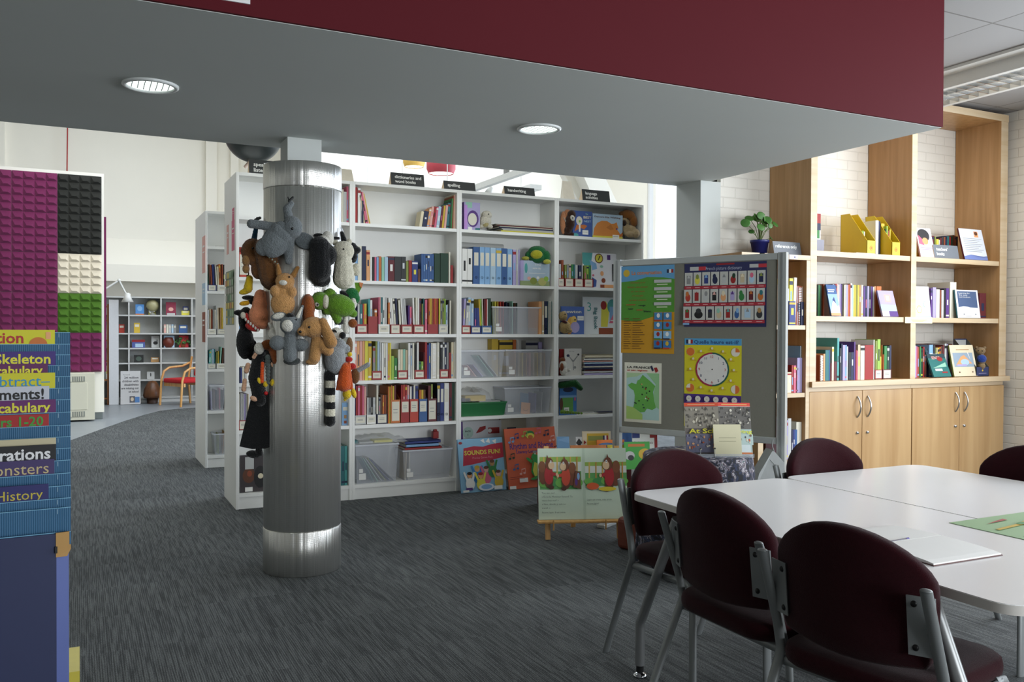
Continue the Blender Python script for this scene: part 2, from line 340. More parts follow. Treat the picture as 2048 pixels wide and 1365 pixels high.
# ------------------------------------------------------------------ white library bookcases (double sided, about 2.5 m tall)
M_shelf = mat('#eeeeea', .45, noise=.015, scale=4)
YW = 6.74
ZS = [2.204, 1.747, 1.321, .948, .592, .115]
XU = [1.047, 1.937, 2.854, 3.790, 4.719]
def bookcase(x0, x1, y, zs, depth, label, z_top=2.53):
    t = thing('bookcase', label, 'bookcase', (x0, y, 0), 0, 'white library bookcases'); w = x1-x0; p = .0225
    for a in (0, w-p):
        m = MB(); m.box(a, a+p, 0, depth, 0, z_top, M_shelf); bevel(m.build('side_panel', t), .002, 1)
    m = MB(); m.box(p, w-p, 0, depth, z_top-.024, z_top, M_shelf); m.build('top_panel', t)
    m = MB(); m.box(p, w-p, .275, .29, .09, z_top-.024, M_shelf); m.build('back_panel', t)
    m = MB(); m.box(p, w-p, .012, .03, 0, .09, M_shelf); m.build('plinth', t)
    for z in zs:
        m = MB(); m.box(p, w-p, .004, .275, z-.026, z, M_shelf); m.build('shelf', t)
    return t
bookcase(XU[0], XU[1], YW, ZS, .58, 'tall white bookcase standing behind the steel column')
bookcase(XU[1], XU[2], YW, ZS, .58, 'tall white bookcase under the dictionaries and word books sign')
bookcase(XU[2], XU[3], YW, ZS[:4]+[.619, .115], .58, 'tall white bookcase under the handwriting sign')
bookcase(XU[3], XU[4], YW, ZS, .58, 'tall white bookcase under the language activities sign')
bookcase(1.09, 2.0, 8.88, [2.16, 1.725, 1.298, .963, .554, .116], .78, 'tall white bookcase in the row behind, half hidden, seen left of the column', 2.5)

# folded sign blocks on top of the bookcases and on the wooden shelves
M_sign = mat('#26292a', .5, noise=.03); M_signback = mat('#b8a184', .7); M_letter = mat('#e8e8e4', .6, noise=0)
def sign(x0, x1, y, z, h, lines, label, col=None, size=.042, indent=.035):
    """wedge with the lettered face towards the room"""
    col = col or M_sign; w = x1-x0; m = MB(); d = .075; s = .02
    m.add([(0, 0, 0), (w, 0, 0), (w, s, h), (0, s, h), (0, d, 0), (w, d, 0)], [(0, 1, 2, 3)], col)
    m.add([(0, 0, 0), (w, 0, 0), (w, s, h), (0, s, h), (0, d, 0), (w, d, 0)], [(0, 3, 4), (1, 5, 2), (3, 2, 5, 4), (0, 4, 5, 1)], M_signback)
    T = Matrix.Rotation(-math.atan2(s, h), 4, 'X')
    for i, l in enumerate(lines): text(m, l, indent, h-.018-size*.75-i*size*1.05, size, M_letter, T, True, y=-.0008)
    return tag(m.build('shelf_sign', None, (x0, y, z)), label, 'sign', 'dark folded shelf signs')
ZT = 2.531
sign(1.148, 1.46, YW+.035, ZT, .112, ['speaking and', 'listening'], 'black sign lettered speaking and listening, half hidden by the steel column')
sign(2.267, 2.556, YW+.035, ZT, .108, ['dictionaries and', 'word books'], 'black sign lettered dictionaries and word books', size=.036)
sign(2.73, 3.018, YW+.035, ZT, .078, ['spelling'], 'black sign lettered spelling', size=.038)
sign(3.292, 3.59, YW+.035, ZT, .076, ['handwriting'], 'black sign lettered handwriting', size=.037)
sign(4.076, 4.371, YW+.035, ZT, .108, ['language', 'activities'], 'black sign lettered language activities', size=.037)

# ------------------------------------------------------------------ maple bookcase along the brick wall
M_map = wood('maple', '#a37a4a', '#b98f60', .38, 1.0, 2); M_maph = wood('maple_edge', '#c2a985', '#d0bc9e', .4, 1.0, 0); M_mapd = wood('maple_doors', '#a8855a', '#bb9a6e', .32, .55, 2)
M_nickel = mat('silver', .28, 1, .02)
YF, YB = 4.55, 4.955
def planks(name, t, boxes, mt, ed=None):
    for b in boxes:
        m = MB(); m.box(*b, mt)
        if ed: m.box(b[0], b[1], b[2]-.003, b[2], b[4], b[5], ed)
        m.build(name, t)
t = thing('bookcase', 'low narrow wooden bookcase beside the grey display board, plant on its top', 'bookcase', (0, 0, 0), 0)
planks('side_panel', t, [(4.135, 4.18, YF, YB, 0, 1.89), (4.565, 4.598, YF, YB, 0, 1.855)], M_map, M_maph)
planks('top_panel', t, [(3.98, 4.598, YF, YB, 1.857, 1.89)], M_map, M_maph)
planks('shelf', t, [(4.18, 4.565, YF+.005, YB, z-.03, z) for z in (1.40, .926, .46, .09)], M_map, M_maph)
m = MB(); m.box(4.18, 4.565, YB-.012, YB, .06, 1.857, wood('maple_dark', '#6b4a2c', '#7d5935', .5)); m.build('back_panel', t)
t = thing('bookcase', 'tall open wooden bookcase of two bays standing on the cupboard worktop', 'bookcase', (0, 0, 0), 0)
planks('side_panel', t, [(4.60, 4.66, YF, YB, 1.003, 3.06), (5.624, 5.679, YF, YB, 1.003, 3.06), (6.66, 6.745, YF, YB, 1.003, 3.06)], M_map, M_maph)
planks('top_panel', t, [(4.60, 6.745, YF-.004, YB, 3.06, 3.115)], M_map, M_maph)
planks('shelf', t, [(4.66, 5.624, YF+.008, YB, 1.893, 1.93), (5.679, 6.66, YF+.008, YB, 1.893, 1.93), (4.66, 5.624, YF+.008, YB, 1.43, 1.467), (5.679, 6.66, YF+.008, YB, 1.43, 1.467)], M_map, M_maph)
m = MB(); m.box(4.60, 6.765, YF-.025, YB, .964, 1.003, M_map); m.box(4.60, 6.765, YF-.029, YF-.025, .964, 1.003, M_maph)
tag(m.build('worktop'), 'long pale wooden worktop over the two double cupboards', 'worktop')
def cupboard(x0, x1, label):
    t = thing('cupboard', label, 'cupboard', (x0, YF, 0), 0, 'wooden double cupboards'); w = x1-x0
    m = MB(); m.box(0, w, .022, .40, .0, .964, M_map); m.box(0, w, .012, .022, .93, .964, M_maph); m.build('body', t)
    for k in (0, 1):
        a, b = (.004, w/2-.002) if k == 0 else (w/2+.002, w-.004)
        m = MB(); m.box(a, b, 0, .02, .07, .928, M_mapd); d = bevel(m.build('door', t), .0015, 1)
        hx = b-.05 if k == 0 else a+.05
        m = MB(); m.tube([(hx, -.002, .73+.005)]+[(hx, -.006-.028*math.sin(PI*i/10), .735+.15*i/10) for i in range(1, 10)]+[(hx, -.002, .885)], .006, M_nickel); m.build('handle', d)
        m = MB(); m.lathe([(.0001, .012), (.009, .012), (.011, 0)], M_nickel, 16, Matrix.Translation((hx, 0, .62)) @ Matrix.Rotation(PI/2, 4, 'X')); m.build('lock', d)
cupboard(4.60, 5.650, 'wooden double cupboard nearer the grey display board, doors shut')
cupboard(5.652, 6.735, 'wooden double cupboard in the corner by the painted brick wall')
m = MB(); m.box(0, .30, 0, .002, -.045, 0, paper('#e6dcae')); m.box(0, .30, .0, .06, 0, .0015, paper('#e6dcae'))
for i in range(3): m.box(.06+.01*i, .24-.02*i, -.0005, 0, -.02-.006*i, -.018-.006*i, paper('#8d8666'))
tag(m.build('shelf_label', None, (5.56, YF-.006, 1.468)), 'cream paper label hanging over the shelf edge at the middle upright', 'label')
m = MB(); m.box(0, .075, 0, .002, -.03, 0, paper('#d7d4e0')); m.box(.045, .055, -.0006, 0, -.022, -.01, paper('#4a4a78'))
tag(m.build('shelf_label', None, (4.40, YF-.006, 1.889)), 'small white ticket stuck on the shelf edge under the reference only sign', 'label')
M_sg = mat('#6d737b', .5, noise=.03)
sign(4.335, 4.59, 4.62, 1.8905, .098, ['reference only'], 'grey sign lettered reference only', M_sg, .034, .02)
sign(5.935, 6.22, 4.585, 1.9305, .108, ['teachers’', 'books'], 'grey sign lettered teachers books', M_sg, .036, .03)

# ------------------------------------------------------------------ steel column cover
CX, CY, CR = 1.135, 4.955, .2145
def steel():
    m = bpy.data.materials.new('brushed_steel'); m.use_nodes = True; nt = m.node_tree; b = nt.nodes['Principled BSDF']; L = nt.links.new
    b.inputs['Base Color'].default_value = lin('#d0cfca'); b.inputs['Metallic'].default_value = .9; b.inputs['Roughness'].default_value = .29; b.inputs['Anisotropic'].default_value = .75
    tg = nd(nt, 'ShaderNodeTangent', direction_type='RADIAL', axis='Z'); L(tg.outputs[0], b.inputs['Tangent'])
    tc = nd(nt, 'ShaderNodeTexCoord'); sp = nd(nt, 'ShaderNodeSeparateXYZ'); L(tc.outputs['Object'], sp.inputs[0])
    cb = nd(nt, 'ShaderNodeCombineXYZ'); L(sp.outputs[0], cb.inputs[0]); L(sp.outputs[1], cb.inputs[1])
    nz = nd(nt, 'ShaderNodeTexNoise'); nz.inputs['Scale'].default_value = 30; nz.inputs['Detail'].default_value = 3; L(cb.outputs[0], nz.inputs['Vector'])
    bp = nd(nt, 'ShaderNodeBump'); bp.inputs['Strength'].default_value = .45; bp.inputs['Distance'].default_value = .02; L(nz.outputs['Fac'], bp.inputs['Height'])
    w = nd(nt, 'ShaderNodeTexWave', bands_direction='Z'); w.inputs['Scale'].default_value = 60; L(tc.outputs['Object'], w.inputs['Vector'])
    b2 = nd(nt, 'ShaderNodeBump'); b2.inputs['Strength'].default_value = .12; b2.inputs['Distance'].default_value = .003; L(w.outputs['Fac'], b2.inputs['Height']); L(bp.outputs[0], b2.inputs['Normal']); L(b2.outputs[0], b.inputs['Normal'])
    return m
M_steel = steel()
zt = at(603, 320, y=CY-CR).z; z1 = at(603, 371, y=CY-CR).z; z0 = at(603, 1067, y=CY-CR).z
t = thing('column_cover', 'round brushed steel column cover hung with hand puppets', 'column', (CX, CY, 0))
def ring(name, za, zb, r):
    m = MB(); m.lathe([(r-.02, za), (r-.002, za), (r, za+.004), (r, zb-.004), (r-.002, zb), (r-.02, zb)], M_steel, 96); return m.build(name, t)
ring('base_collar', 0, z0, CR+.002); ring('ribbed_sleeve', z0, z1, CR); ring('top_collar', z1, zt, CR+.002)
m = MB(); m.box(-.095, .095, -.045, .145, .0, 2.43, M_soffit); m.build('core_post', t)

# ------------------------------------------------------------------ felt clad partition on the far side of the hall
YP = 14.37
m = MB(); m.box(-6, .33, YP, YP+.16, .1, 3.66, M_hall); m.box(-6, .31, YP+.01, YP+.15, 0, .1, mat('#6f7674', .6)); struct('wall_partition', m)
FELT = dict(magenta=mat('#6a1146', .95, noise=.1, sheen=.3, bump=.3, scale=20), black=mat('#22221d', .95, noise=.1, bump=.3, scale=20), cream=mat('#d9cdb6', .95, noise=.06, bump=.2, scale=20), green=mat('#456c18', .95, noise=.1, bump=.3, scale=20))
S = .5815
def felt(col, c, r, label):
    m = MB(); n, k = 4, 5; a, c_ = S/n, S/k; m.box(.003, S-.003, 0, .02, .003, S-.003, FELT[col])
    for i in range(n):
        for j in range(k):
            x, z = i*a+.004*(i == 0), j*c_+.003*(j == 0); x2, z2 = (i+1)*a, (j+1)*c_; cx, cz = (x+x2)/2, z+(z2-z)*.28
            m.add([(x, 0, z), (x2, 0, z), (x2, 0, z2), (x, 0, z2), (cx-.03, -.026, cz), (cx+.03, -.026, cz)], [(0, 1, 5, 4), (1, 2, 5), (2, 3, 4, 5), (3, 0, 4)], FELT[col])
    o = m.build('felt_panel', None, (.297-S*(c+1), YP-.022, .704+S*r))
    return tag(o, label, 'acoustic panel', 'quilted felt wall panels')
for r, col, lab in ((4, 'black', 'black quilted felt panel at the top corner of the partition'), (3, 'black', 'black quilted felt panel above the cream one'), (2, 'cream', 'cream quilted felt panel on the partition'), (1, 'green', 'green quilted felt panel on the partition'), (0, 'magenta', 'magenta quilted felt panel under the green one')):
    felt(col, 0, r, lab)
for c in (1, 2):
    for r in range(5):
        side = ('beside the black and coloured column' if c == 1 else 'one column further from the coloured ones')
        felt('magenta', c, r, f'magenta quilted felt panel in the {["lowest", "second lowest", "middle", "second highest", "top"][r]} row, {side}')
m = MB(); m.box(0, .03, 0, .15, .704, 3.02, FELT['magenta']); tag(m.build('felt_panel', None, (.331, YP+.005, 0)), 'narrow magenta felt strip on the end of the partition', 'acoustic panel')
t = thing('convector_heater', 'cream convector heater with two grilles under the felt partition', 'heater', (-.62, YP-.29, 0))
M_heat = mat('#dcd8c2', .5, noise=.02)
m = MB(); m.box(0, .82, 0, .26, .02, .70, M_heat); m.box(.03, .72, -.006, 0, .17, .56, M_heat); bevel(m.build('casing', t), .01, 2)
for z in (.07, .58):
    m = MB(); m.box(.33, .69, -.008, 0, z, z+.075, mat('#8f9187', .6))
    for i in range(12): m.box(.34+i*.029, .348+i*.029, -.012, -.006, z+.004, z+.071, M_heat)
    m.box(.5, .52, -.013, -.006, z, z+.075, M_heat); m.build('grille', t)

# ------------------------------------------------------------------ tables and chairs
M_top = mat('#fafafa', .22, noise=.01, scale=3); M_edge = mat('#d8d4cd', .4, noise=.02); M_tube = mat('#9a9c9c', .35, .6, .02)
def rrect(x0, x1, y0, y1, r, n=6):
    out = []
    for cx, cy, a in ((x1-r, y0+r, -PI/2), (x1-r, y1-r, 0), (x0+r, y1-r, PI/2), (x0+r, y0+r, PI)):
        out += [(cx+r*math.cos(a+PI/2*i/n), cy+r*math.sin(a+PI/2*i/n)) for i in range(n+1)]
    return out
def table(x0, x1, y0, y1, label):
    t = thing('table', label, 'table', ((x0+x1)/2, (y0+y1)/2, 0), 0, 'white topped tables pushed together'); w, d = (x1-x0)/2, (y1-y0)/2
    m = MB(); pts = rrect(-w, w, -d, d, .07); m.slab(pts, .695, .718, M_edge, smooth=True); m.slab(rrect(-w+.002, w-.002, -d+.002, d-.002, .07), .718, .72, M_top)
    m.build('tabletop', t)
    m = MB()
    for sx in (-1, 1): m.box(sx*(w-.14)-.015, sx*(w-.14)+.015, -d+.25, d-.25, .655, .695, M_tube)
    for sy in (-1, 1): m.box(-w+.14, w-.14, sy*(d-.26)-.015, sy*(d-.26)+.015, .655, .695, M_tube)
    m.build('underframe', t)
    for sx in (-1, 1):
        for sy in (-1, 1):
            m = MB(); f = Vector((sx*(w-.03), sy*(d-.05), 0)); k = Vector((sx*(w-.045), sy*(d-.26), .66))
            b1 = f+Vector((0, 0, .21)); bm = b1.lerp(k, .06)
            m.tube([f+Vector((0, 0, .045)), f+Vector((0, 0, .19)), b1+Vector((0, 0, .005)), bm, k], .019, M_tube, 14); leg = m.build('leg', t)
            m = MB(); m.tube([f+Vector((0, 0, .012)), f+Vector((0, 0, .045))], .015, mat('#1a1a1a', .4), 14); m.lathe([(.0001, 0), (.028, 0), (.028, .008), (.012, .02), (.0001, .02)], mat('silver', .12, 1, .01), 16, Matrix.Translation(f)); m.build('foot', leg)
table(1.94, 2.748, 1.27, 2.87, 'white table nearer the steel column, notebook side')
table(2.755, 3.62, 1.27, 2.885, 'white table further from the steel column, green poster on it')

M_seat = mat('#2c080f', .95, noise=.18, scale=90, bump=.35, sheen=.12, spec=.08); M_frame = mat('#868a8a', .45, .35, .03); M_bolt = mat('#202020', .4, .5)
def pad(outline, bend, y0, thick, m, name, t):
    """upholstered pad: outline in xz, curved by bend(x, z), rounded at the rim"""
    n = len(outline); cx = sum(p[0] for p in outline)/n; cz = sum(p[1] for p in outline)/n; vs = []; fs = []
    layers = [(1-.05, -.5), (1-.012, -.36), (1, -.1), (1, .1), (1-.012, .36), (1-.05, .5)]
    for s, k in layers:
        for x, z in outline: vs.append((cx+(x-cx)*s, y0+k*thick+bend(x, z), cz+(z-cz)*s))
    L_ = len(layers)
    for i in range(L_-1):
        for j in range(n): fs.append((i*n+j, (i+1)*n+j, (i+1)*n+(j+1) % n, i*n+(j+1) % n))
    for i in (0, L_-1):                     # gently domed faces in rings
        prev = i*n; k = layers[i][1]
        for q, s in enumerate((.72, .4)):
            o = len(vs)
            for x, z in outline: vs.append((cx+(x-cx)*s, y0+k*thick*(1+.10*(q+1))+bend(cx+(x-cx)*s, cz+(z-cz)*s), cz+(z-cz)*s))
            for j in range(n): fs.append((prev+j, o+j, o+(j+1) % n, prev+(j+1) % n))
            prev = o
        vs.append((cx, y0+k*thick*1.25+bend(cx, cz), cz))
        for j in range(n): fs.append((prev+j, len(vs)-1, prev+(j+1) % n))
    b = MB(); b.add(vs, fs, m, True); o = b.build(name, t)
    bm = bmesh.new(); bm.from_mesh(o.data); bmesh.ops.recalc_face_normals(bm, faces=bm.faces); bm.to_mesh(o.data); bm.free()
    return o
def back_outline():
    out = []
    for i in range(9): a = i/8; out.append((-.20+.40*a, .525-.018*math.sin(PI*a)))          # bottom, slightly bowed
    for i in range(1, 6): out.append((.20+.028*math.sin(PI/2*i/5), .525+.203*(i/5)**1.6))             # side
    for i in range(1, 16): a = PI*i/16; out.append((.229*math.cos(a), .728+.132*math.sin(a)**1.22))
    for i in range(5, 0, -1): out.append((-.20-.028*math.sin(PI/2*i/5), .525+.203*(i/5)**1.6))
    return out
def seat_outline():
    return rrect(-.225, .225, -.23, .235, .09, 5)
def chair(x, y, deg, label):
    t = thing('chair', label, 'chair', (x, y, 0), math.radians(deg), 'maroon chairs round the white tables')
    pad(back_outline(), lambda a, z: -.02+.9*a*a-.10*(z-.5), -.195, .045, M_seat, 'backrest', t)
    so = seat_outline(); o = pad([(a, b) for a, b in so], lambda a, z: 0, 0, .055, M_seat, 'seat', t)
    o.rotation_euler = (-PI/2, 0, 0); o.location = (0, 0, .455)
    for s in (-1, 1):
        m = MB(); m.tube([(s*.245, -.355, 0), (s*.243, -.20, .36), (s*.241, -.165, .44), (s*.239, -.185, .52), (s*.236, -.262, .742)], .0155, M_frame, 14, ry=.0115)
        m.ell((s*.236, -.262, .742), (.0155, .0115, .006), M_frame); leg = m.build('rear_leg', t)
        xa, xb = sorted((s*.236, s*.175))
        m = MB(); pts = [(xa, .565), (xb, .565), (xb, .715), (xa, .715)]
        vs = [(xx, -.2445+.9*xx*xx-.10*(zz-.5), zz) for xx, zz in pts]
        m.add(vs+[(a, b-.004, c) for a, b, c in vs], [(0, 1, 2, 3), (7, 6, 5, 4), (0, 4, 5, 1), (1, 5, 6, 2), (2, 6, 7, 3), (3, 7, 4, 0)], M_frame)
        for zz in (.585, .695): m.ell((s*.19, -.2145-.10*(zz-.5), zz), (.009, .005, .009), M_bolt, nu=10, nv=6)
        m.build('back_bracket', leg)
        m = MB(); m.tube([(s*.235, .215, 0), (s*.225, .20, .38), (s*.222, .17, .418), (s*.222, .12, .425)], .011, M_frame, 12, ry=.018); m.build('front_leg', t)
        m = MB(); m.tube([(s*.235, -.175, .412), (s*.225, .15, .422)], .009, M_frame, 10, ry=.014); m.build('seat_rail', t)
    m = MB(); m.tube([(-.23, -.165, .412), (.23, -.165, .412)], .009, M_frame, 10, ry=.014); m.build('rear_rail', t)
    return t
chair(2.235, 2.745, 180, 'maroon chair at the short end of the white table, beside the big open book easel')
chair(2.03, 2.175, -90, 'maroon chair on the long near side, closer to the easel')
chair(2.02, 1.685, -80, 'maroon chair closest to the camera, back against the open notebook')
chair(3.09, 2.76, 180, 'maroon chair at the table end in front of the wooden cupboards')
chair(3.54, 2.40, 90, 'maroon chair on the far long side of the table by the brick wall')
# ------------------------------------------------------------------ books and boxes on the shelves
M_page = mat('#d8d2bf', .8, noise=.12, scale=200)
SEQ = {}
def book_mesh(w, h, d, col, style, seed):
    r = random.Random(seed); m = MB(); t = min(.0028, w*.16); c = paper(col)
    hard = style == 'h'; i = .004 if hard else .0008
    m.box(0, t, 0, d, 0, h, c); m.box(w-t, w, 0, d, 0, h, c)
    if style == 'w':                                   # wire-bound: page edges and a coil at the spine
        for k in range(int(h/.012)): m.box(w*.2, w*.8, -.004, .004, .006+k*.012, .012+k*.012, mat('#c9c9c9', .4, .5))
    else: m.box(t, w-t, 0, t, 0, h, c)
    m.box(t, w-t, t+.0005, d-.004, i, h-i, M_page)
    if w > .012 and r.random() < .6 and style != 'w':                       # title block and bands on the spine
        c2 = paper(r.choice(['white', 'ivory', 'lemon', 'black', 'navy', 'skyblue', 'pink', 'silver']) if style != 'p' else col)
        a = r.uniform(.55, .75); m.box(w*.3, w*.7, -.0006, 0, h*(a-r.uniform(.1, .3)), h*a, c2)
        if r.random() < .6: m.box(0, w, -.0004, 0, h*.06, h*.11, c2)
        if r.random() < .4: m.box(0, w, -.0004, 0, h*.86, h*.94, paper(r.choice(['white', 'red', 'navy', 'yellow', 'black'])))
    return m
KIND = dict(b='book', h='hardback_book', t='booklet', w='wire_bound_book', f='ring_binder', k='box_file')
DEP = None
ITEMS = []      # (object, size word, colour word, kind word, place, landmark, order)
BAYS = [(6.6, 7.0, [(a+.0235, b-.0235) for a, b in zip(XU[:-1], XU[1:])]), (8.8, 9.3, [(1.1135, 1.9765)]), (4.4, 5.0, [(4.182, 4.563), (4.662, 5.622), (5.681, 6.658)])]
def clamp(x0, x1, y):
    for ya, yb_, l in BAYS:
        if ya < y < yb_:
            a, b = min(l, key=lambda q: abs((q[0]+q[1])/2-(x0+x1)/2)); w = x1-x0
            if x0 < a: x0, x1 = a, min(b, max(x1, a+w*.75))
            if x1 > b: x0, x1 = max(a, min(x0, b-w*.75)), b
    return x0, x1
def headroom(y, z):
    if 6.6 < y < 7.0: l = ZS+[.619, 2.53]
    elif 8.8 < y < 9.3: l = [2.16, 1.725, 1.298, .963, .554, 2.49]
    elif 4.4 < y < 5.0: l = [1.93, 1.467, 1.003, 3.0] if z > .95 and abs(z-1.4) > .03 else [1.88, 1.40, .926, .46]
    else: return 9
    a = [q for q in l if q > z+.2]
    return (min(a)-.038-z) if a else 9
def put_book(x0, x1, y, z, h, col, style, place, end, grp, lean=0, dep=None, order=None):
    x0, x1 = clamp(x0, x1, y); w = max(.0035, x1-x0-.0006); st = 'h' if style in 'fk' else style
    h = max(.05, min(h, headroom(y, z))); d = dep or DEP or min(.22, max(.11, h*.72)); key = random.Random(int(x0*9973+z*331)).randint(0, 10**6)
    kind = 'booklet' if style == 'b' and w < .010 else KIND[style]
    o = book_mesh(w, h, d, col, st if style != 'f' else 'p', key).build(kind, None, (x0, y, z))
    if style == 'f':
        m = MB(); m.box(w*.15, w*.85, -.0008, 0, h*.5, h*.85, paper('ivory')); m.build('spine_label', o)
        m = MB(); m.lathe([(.006, 0), (.010, 0), (.010, .0012)], mat('silver', .3, .8), 16, Matrix.Translation((w/2, 0, h*.18)) @ Matrix.Rotation(PI/2, 4, 'X')); m.build('finger_ring', o)
    if lean:
        a = math.radians(lean); o.rotation_euler = (0, a, 0)
        if lean > 0: o.location.z = z+w*math.sin(a)
    o['group'] = grp
    ITEMS.append((o, col, kind.replace('_', ' '), place, end, x0, y))
    return o
def row(place, end, grp, cx, s, y, z, spec, crop_y=682):
    """spec: 'x0 x1 height colour[style][lean]; ...' measured in a crop that starts at picture column cx, scaled by s; every book stands on the plane y"""
    for i, e in enumerate(spec.split(';')):
        q = e.split()
        if len(q) < 4: continue
        a, b, h, c = float(q[0]), float(q[1]), float(q[2]), q[3]; style = q[4] if len(q) > 4 else 'b'; lean = float(q[5]) if len(q) > 5 else 0
        dy = float(q[6]) if len(q) > 6 else 0
        pa, pb = at(cx+a/s, crop_y, y=y+dy), at(cx+b/s, crop_y, y=y+dy); mpp = (pa-EYEP).dot(FWD)/F
        put_book(pa.x, pb.x, y+dy+.0004*(i % 3), z+.0005, h/s*mpp, c, style, place, end, grp, lean)
def magbox(x0, x1, y, z, hf, col, label, card=True, dep=.23, hb=None, grp=None, lab_h=None):
    """open magazine box: low front with a paper label, sides sloping up to the tall back"""
    x0, x1 = clamp(x0, x1, y); w = x1-x0-.001; hb = hb or max(hf+.06, .18); t = .0025; m = MB(); c = mat(col, .5, noise=.03)
    o = MB(); o.box(0, w, 0, t, 0, hf, c); o.box(0, w, dep-t, dep, 0, hb, c); o.box(0, w, 0, dep, 0, t, c)
    for a in (0, w-t):
        pts = [(0, 0), (dep, 0), (dep, hb), (dep*.55, hb), (.012, hf), (0, hf)]
        o.add([(a, p, q) for p, q in pts]+[(a+t, p, q) for p, q in pts], [(0, 1, 2, 3, 4, 5), (11, 10, 9, 8, 7, 6)]+[(i, i+6, (i+1) % 6+6, (i+1) % 6) for i in range(6)], c)
    ob = o.build('magazine_box', None, (x0, y, z))
    if card:
        lh = lab_h or (.2, .8); m.box(w*.12, w*.88, -.001, 0, hf*lh[0], hf*lh[1], paper('ivory'))
        k = (lh[1]-lh[0])*hf
        for q in (.4, .58): m.box(w*.25, w*.7, -.0014, -.001, hf*lh[0]+k*q, hf*lh[0]+k*q+min(.004, k*.08), paper('grey'))
        m.build('paper_label', ob)
    return tag(ob, label, 'magazine box', grp)
def boxes(cx, s, y, z, spec, place, grp, dep=.23):
    n = {}; rows = []
    for e in spec.split(';'):
        q = e.split(); rows.append((float(q[0]), float(q[1]), float(q[2]), q[3], q[4] if len(q) > 4 else 'l'))
    tot = {}
    for r in rows: tot[r[3]] = tot.get(r[3], 0)+1
    for a, b, h, c, f in rows:
        n[c] = n.get(c, 0)+1; pa, pb = at(cx+a/s, 682, y=y), at(cx+b/s, 682, y=y); mpp = (pa-EYEP).dot(FWD)/F
        nth = '' if tot[c] == 1 else ORD[n[c]]+' '
        magbox(pa.x, pb.x, y, z+.0005, h/s*mpp, c, f'{nth}{cname(c)} magazine box {"from the column end, " if nth else "on "}{place[4:] if nth and place.startswith("the ") else place}', f != 'n', dep, grp=grp, lab_h=(.1, .92) if f == 'L' else (.45, .9) if f == 'u' else None)

YB1 = YW+.035
D1 = 'under the dictionaries sign'; H1 = 'under the handwriting sign'; L1 = 'under the language activities sign'
col_end = 'from the column end'
g = 'books on the dictionaries bookcase'
row('the top shelf '+D1, col_end, g, 690, 8.533, YB1, ZS[0], '172 208 610 red h; 216 262 600 white h; 266 278 590 palegrey; 284 312 390 navy b; 316 340 480 beige b -9; 350 388 545 pink b -10; 392 410 545 palepink b -11; 414 432 520 yellow b -12')
row('the top shelf '+D1, col_end, g, 690, 8.533, YB1, ZS[0], '1260 1305 270 cream b 9; 1312 1385 275 navy h 9; 1390 1425 330 peach b 9; 1430 1470 360 palepink b 8; 1474 1510 365 red b 8; 1514 1548 360 pink b 8; 1552 1600 370 paleblue h 7; 1606 1640 380 maroon b 7; 1644 1676 390 yellow b 6; 1680 1716 400 palepink b 6; 1720 1760 440 teal h 5; 1764 1790 480 darkgreen b 5; 1795 1815 520 green b 3; 1819 1838 560 rust b 2; 1842 1860 590 beige b 1; 1864 1884 600 palepink b 0')
row('the second shelf '+D1, col_end, g, 680, 4.266, YB1, ZS[1], '128 150 280 skyblue; 152 184 295 ivory; 187 221 295 navy h; 224 254 262 peach; 256 272 208 white; 276 292 205 black; 294 309 205 pink; 312 329 205 skyblue; 331 351 212 orange; 354 377 205 mint; 380 408 208 paleblue; 411 464 215 maroon h; 466 519 215 charcoal h; 521 561 215 charcoal h; 563 583 178 olive; 586 611 185 red; 614 662 180 royal h; 665 684 115 brown; 692 709 245 blue; 710 727 245 blue; 728 745 245 blue; 746 763 245 blue; 764 781 245 blue; 782 799 245 blue; 804 852 252 darkgreen h; 856 922 255 darkgreen h; 926 939 265 ivory; 942 962 155 red')
zs = ZS[2]
row('the third shelf '+D1, col_end, g, 690, 8.533, YB1+.006, zs+.003, '205 214 470 navy; 218 250 500 palegrey; 256 300 500 teal; 304 324 505 scarlet; 328 368 510 yellow')
row('the third shelf '+D1, col_end, g, 690, 8.533, YB1+.006, zs+.003, '398 424 590 turquoise; 430 464 570 white; 470 500 400 brown; 504 545 420 orange; 572 590 620 pink; 594 608 620 palepink; 612 640 620 teal; 646 678 620 white; 684 716 620 palegrey; 736 766 530 orange; 780 812 610 white b -4; 816 844 600 white b -4; 850 880 590 ivory b -4; 884 912 600 navy b -3; 935 966 570 ivory b -3; 985 1008 600 white b -4; 1012 1036 590 palegrey b -4; 1040 1066 590 palegrey b -4; 1080 1102 480 purple; 1106 1136 460 pink; 1170 1196 610 white b -2; 1205 1236 615 ivory; 1240 1266 610 white; 1272 1300 600 maroon; 1310 1330 510 olive; 1338 1352 600 teal')
row('the third shelf '+D1, col_end, g, 690, 8.533, YB1, zs, '1366 1402 585 pink')
row('the third shelf '+D1, col_end, g, 690, 8.533, YB1+.006, zs+.003, '1425 1450 600 orange; 1454 1478 600 yellow; 1482 1506 600 rust; 1510 1534 600 scarlet; 1538 1562 600 orange; 1566 1588 600 red; 1604 1624 600 lemon; 1628 1660 600 grey; 1664 1690 600 olive; 1694 1716 595 lime; 1722 1746 490 paleblue; 1750 1758 500 palegrey')
row('the third shelf '+D1, col_end, g, 690, 8.533, YB1, zs, '1765 1780 580 charcoal; 1784 1808 570 ivory')
boxes(690, 8.533, YB1, zs, '196 388 165 red; 392 562 300 red n; 568 766 165 white; 770 952 160 red L; 956 1160 160 red; 1164 1362 160 red; 1408 1592 165 red n; 1596 1762 165 palegrey', 'the third shelf '+D1, 'magazine boxes on the dictionaries bookcase')
zs = ZS[3]
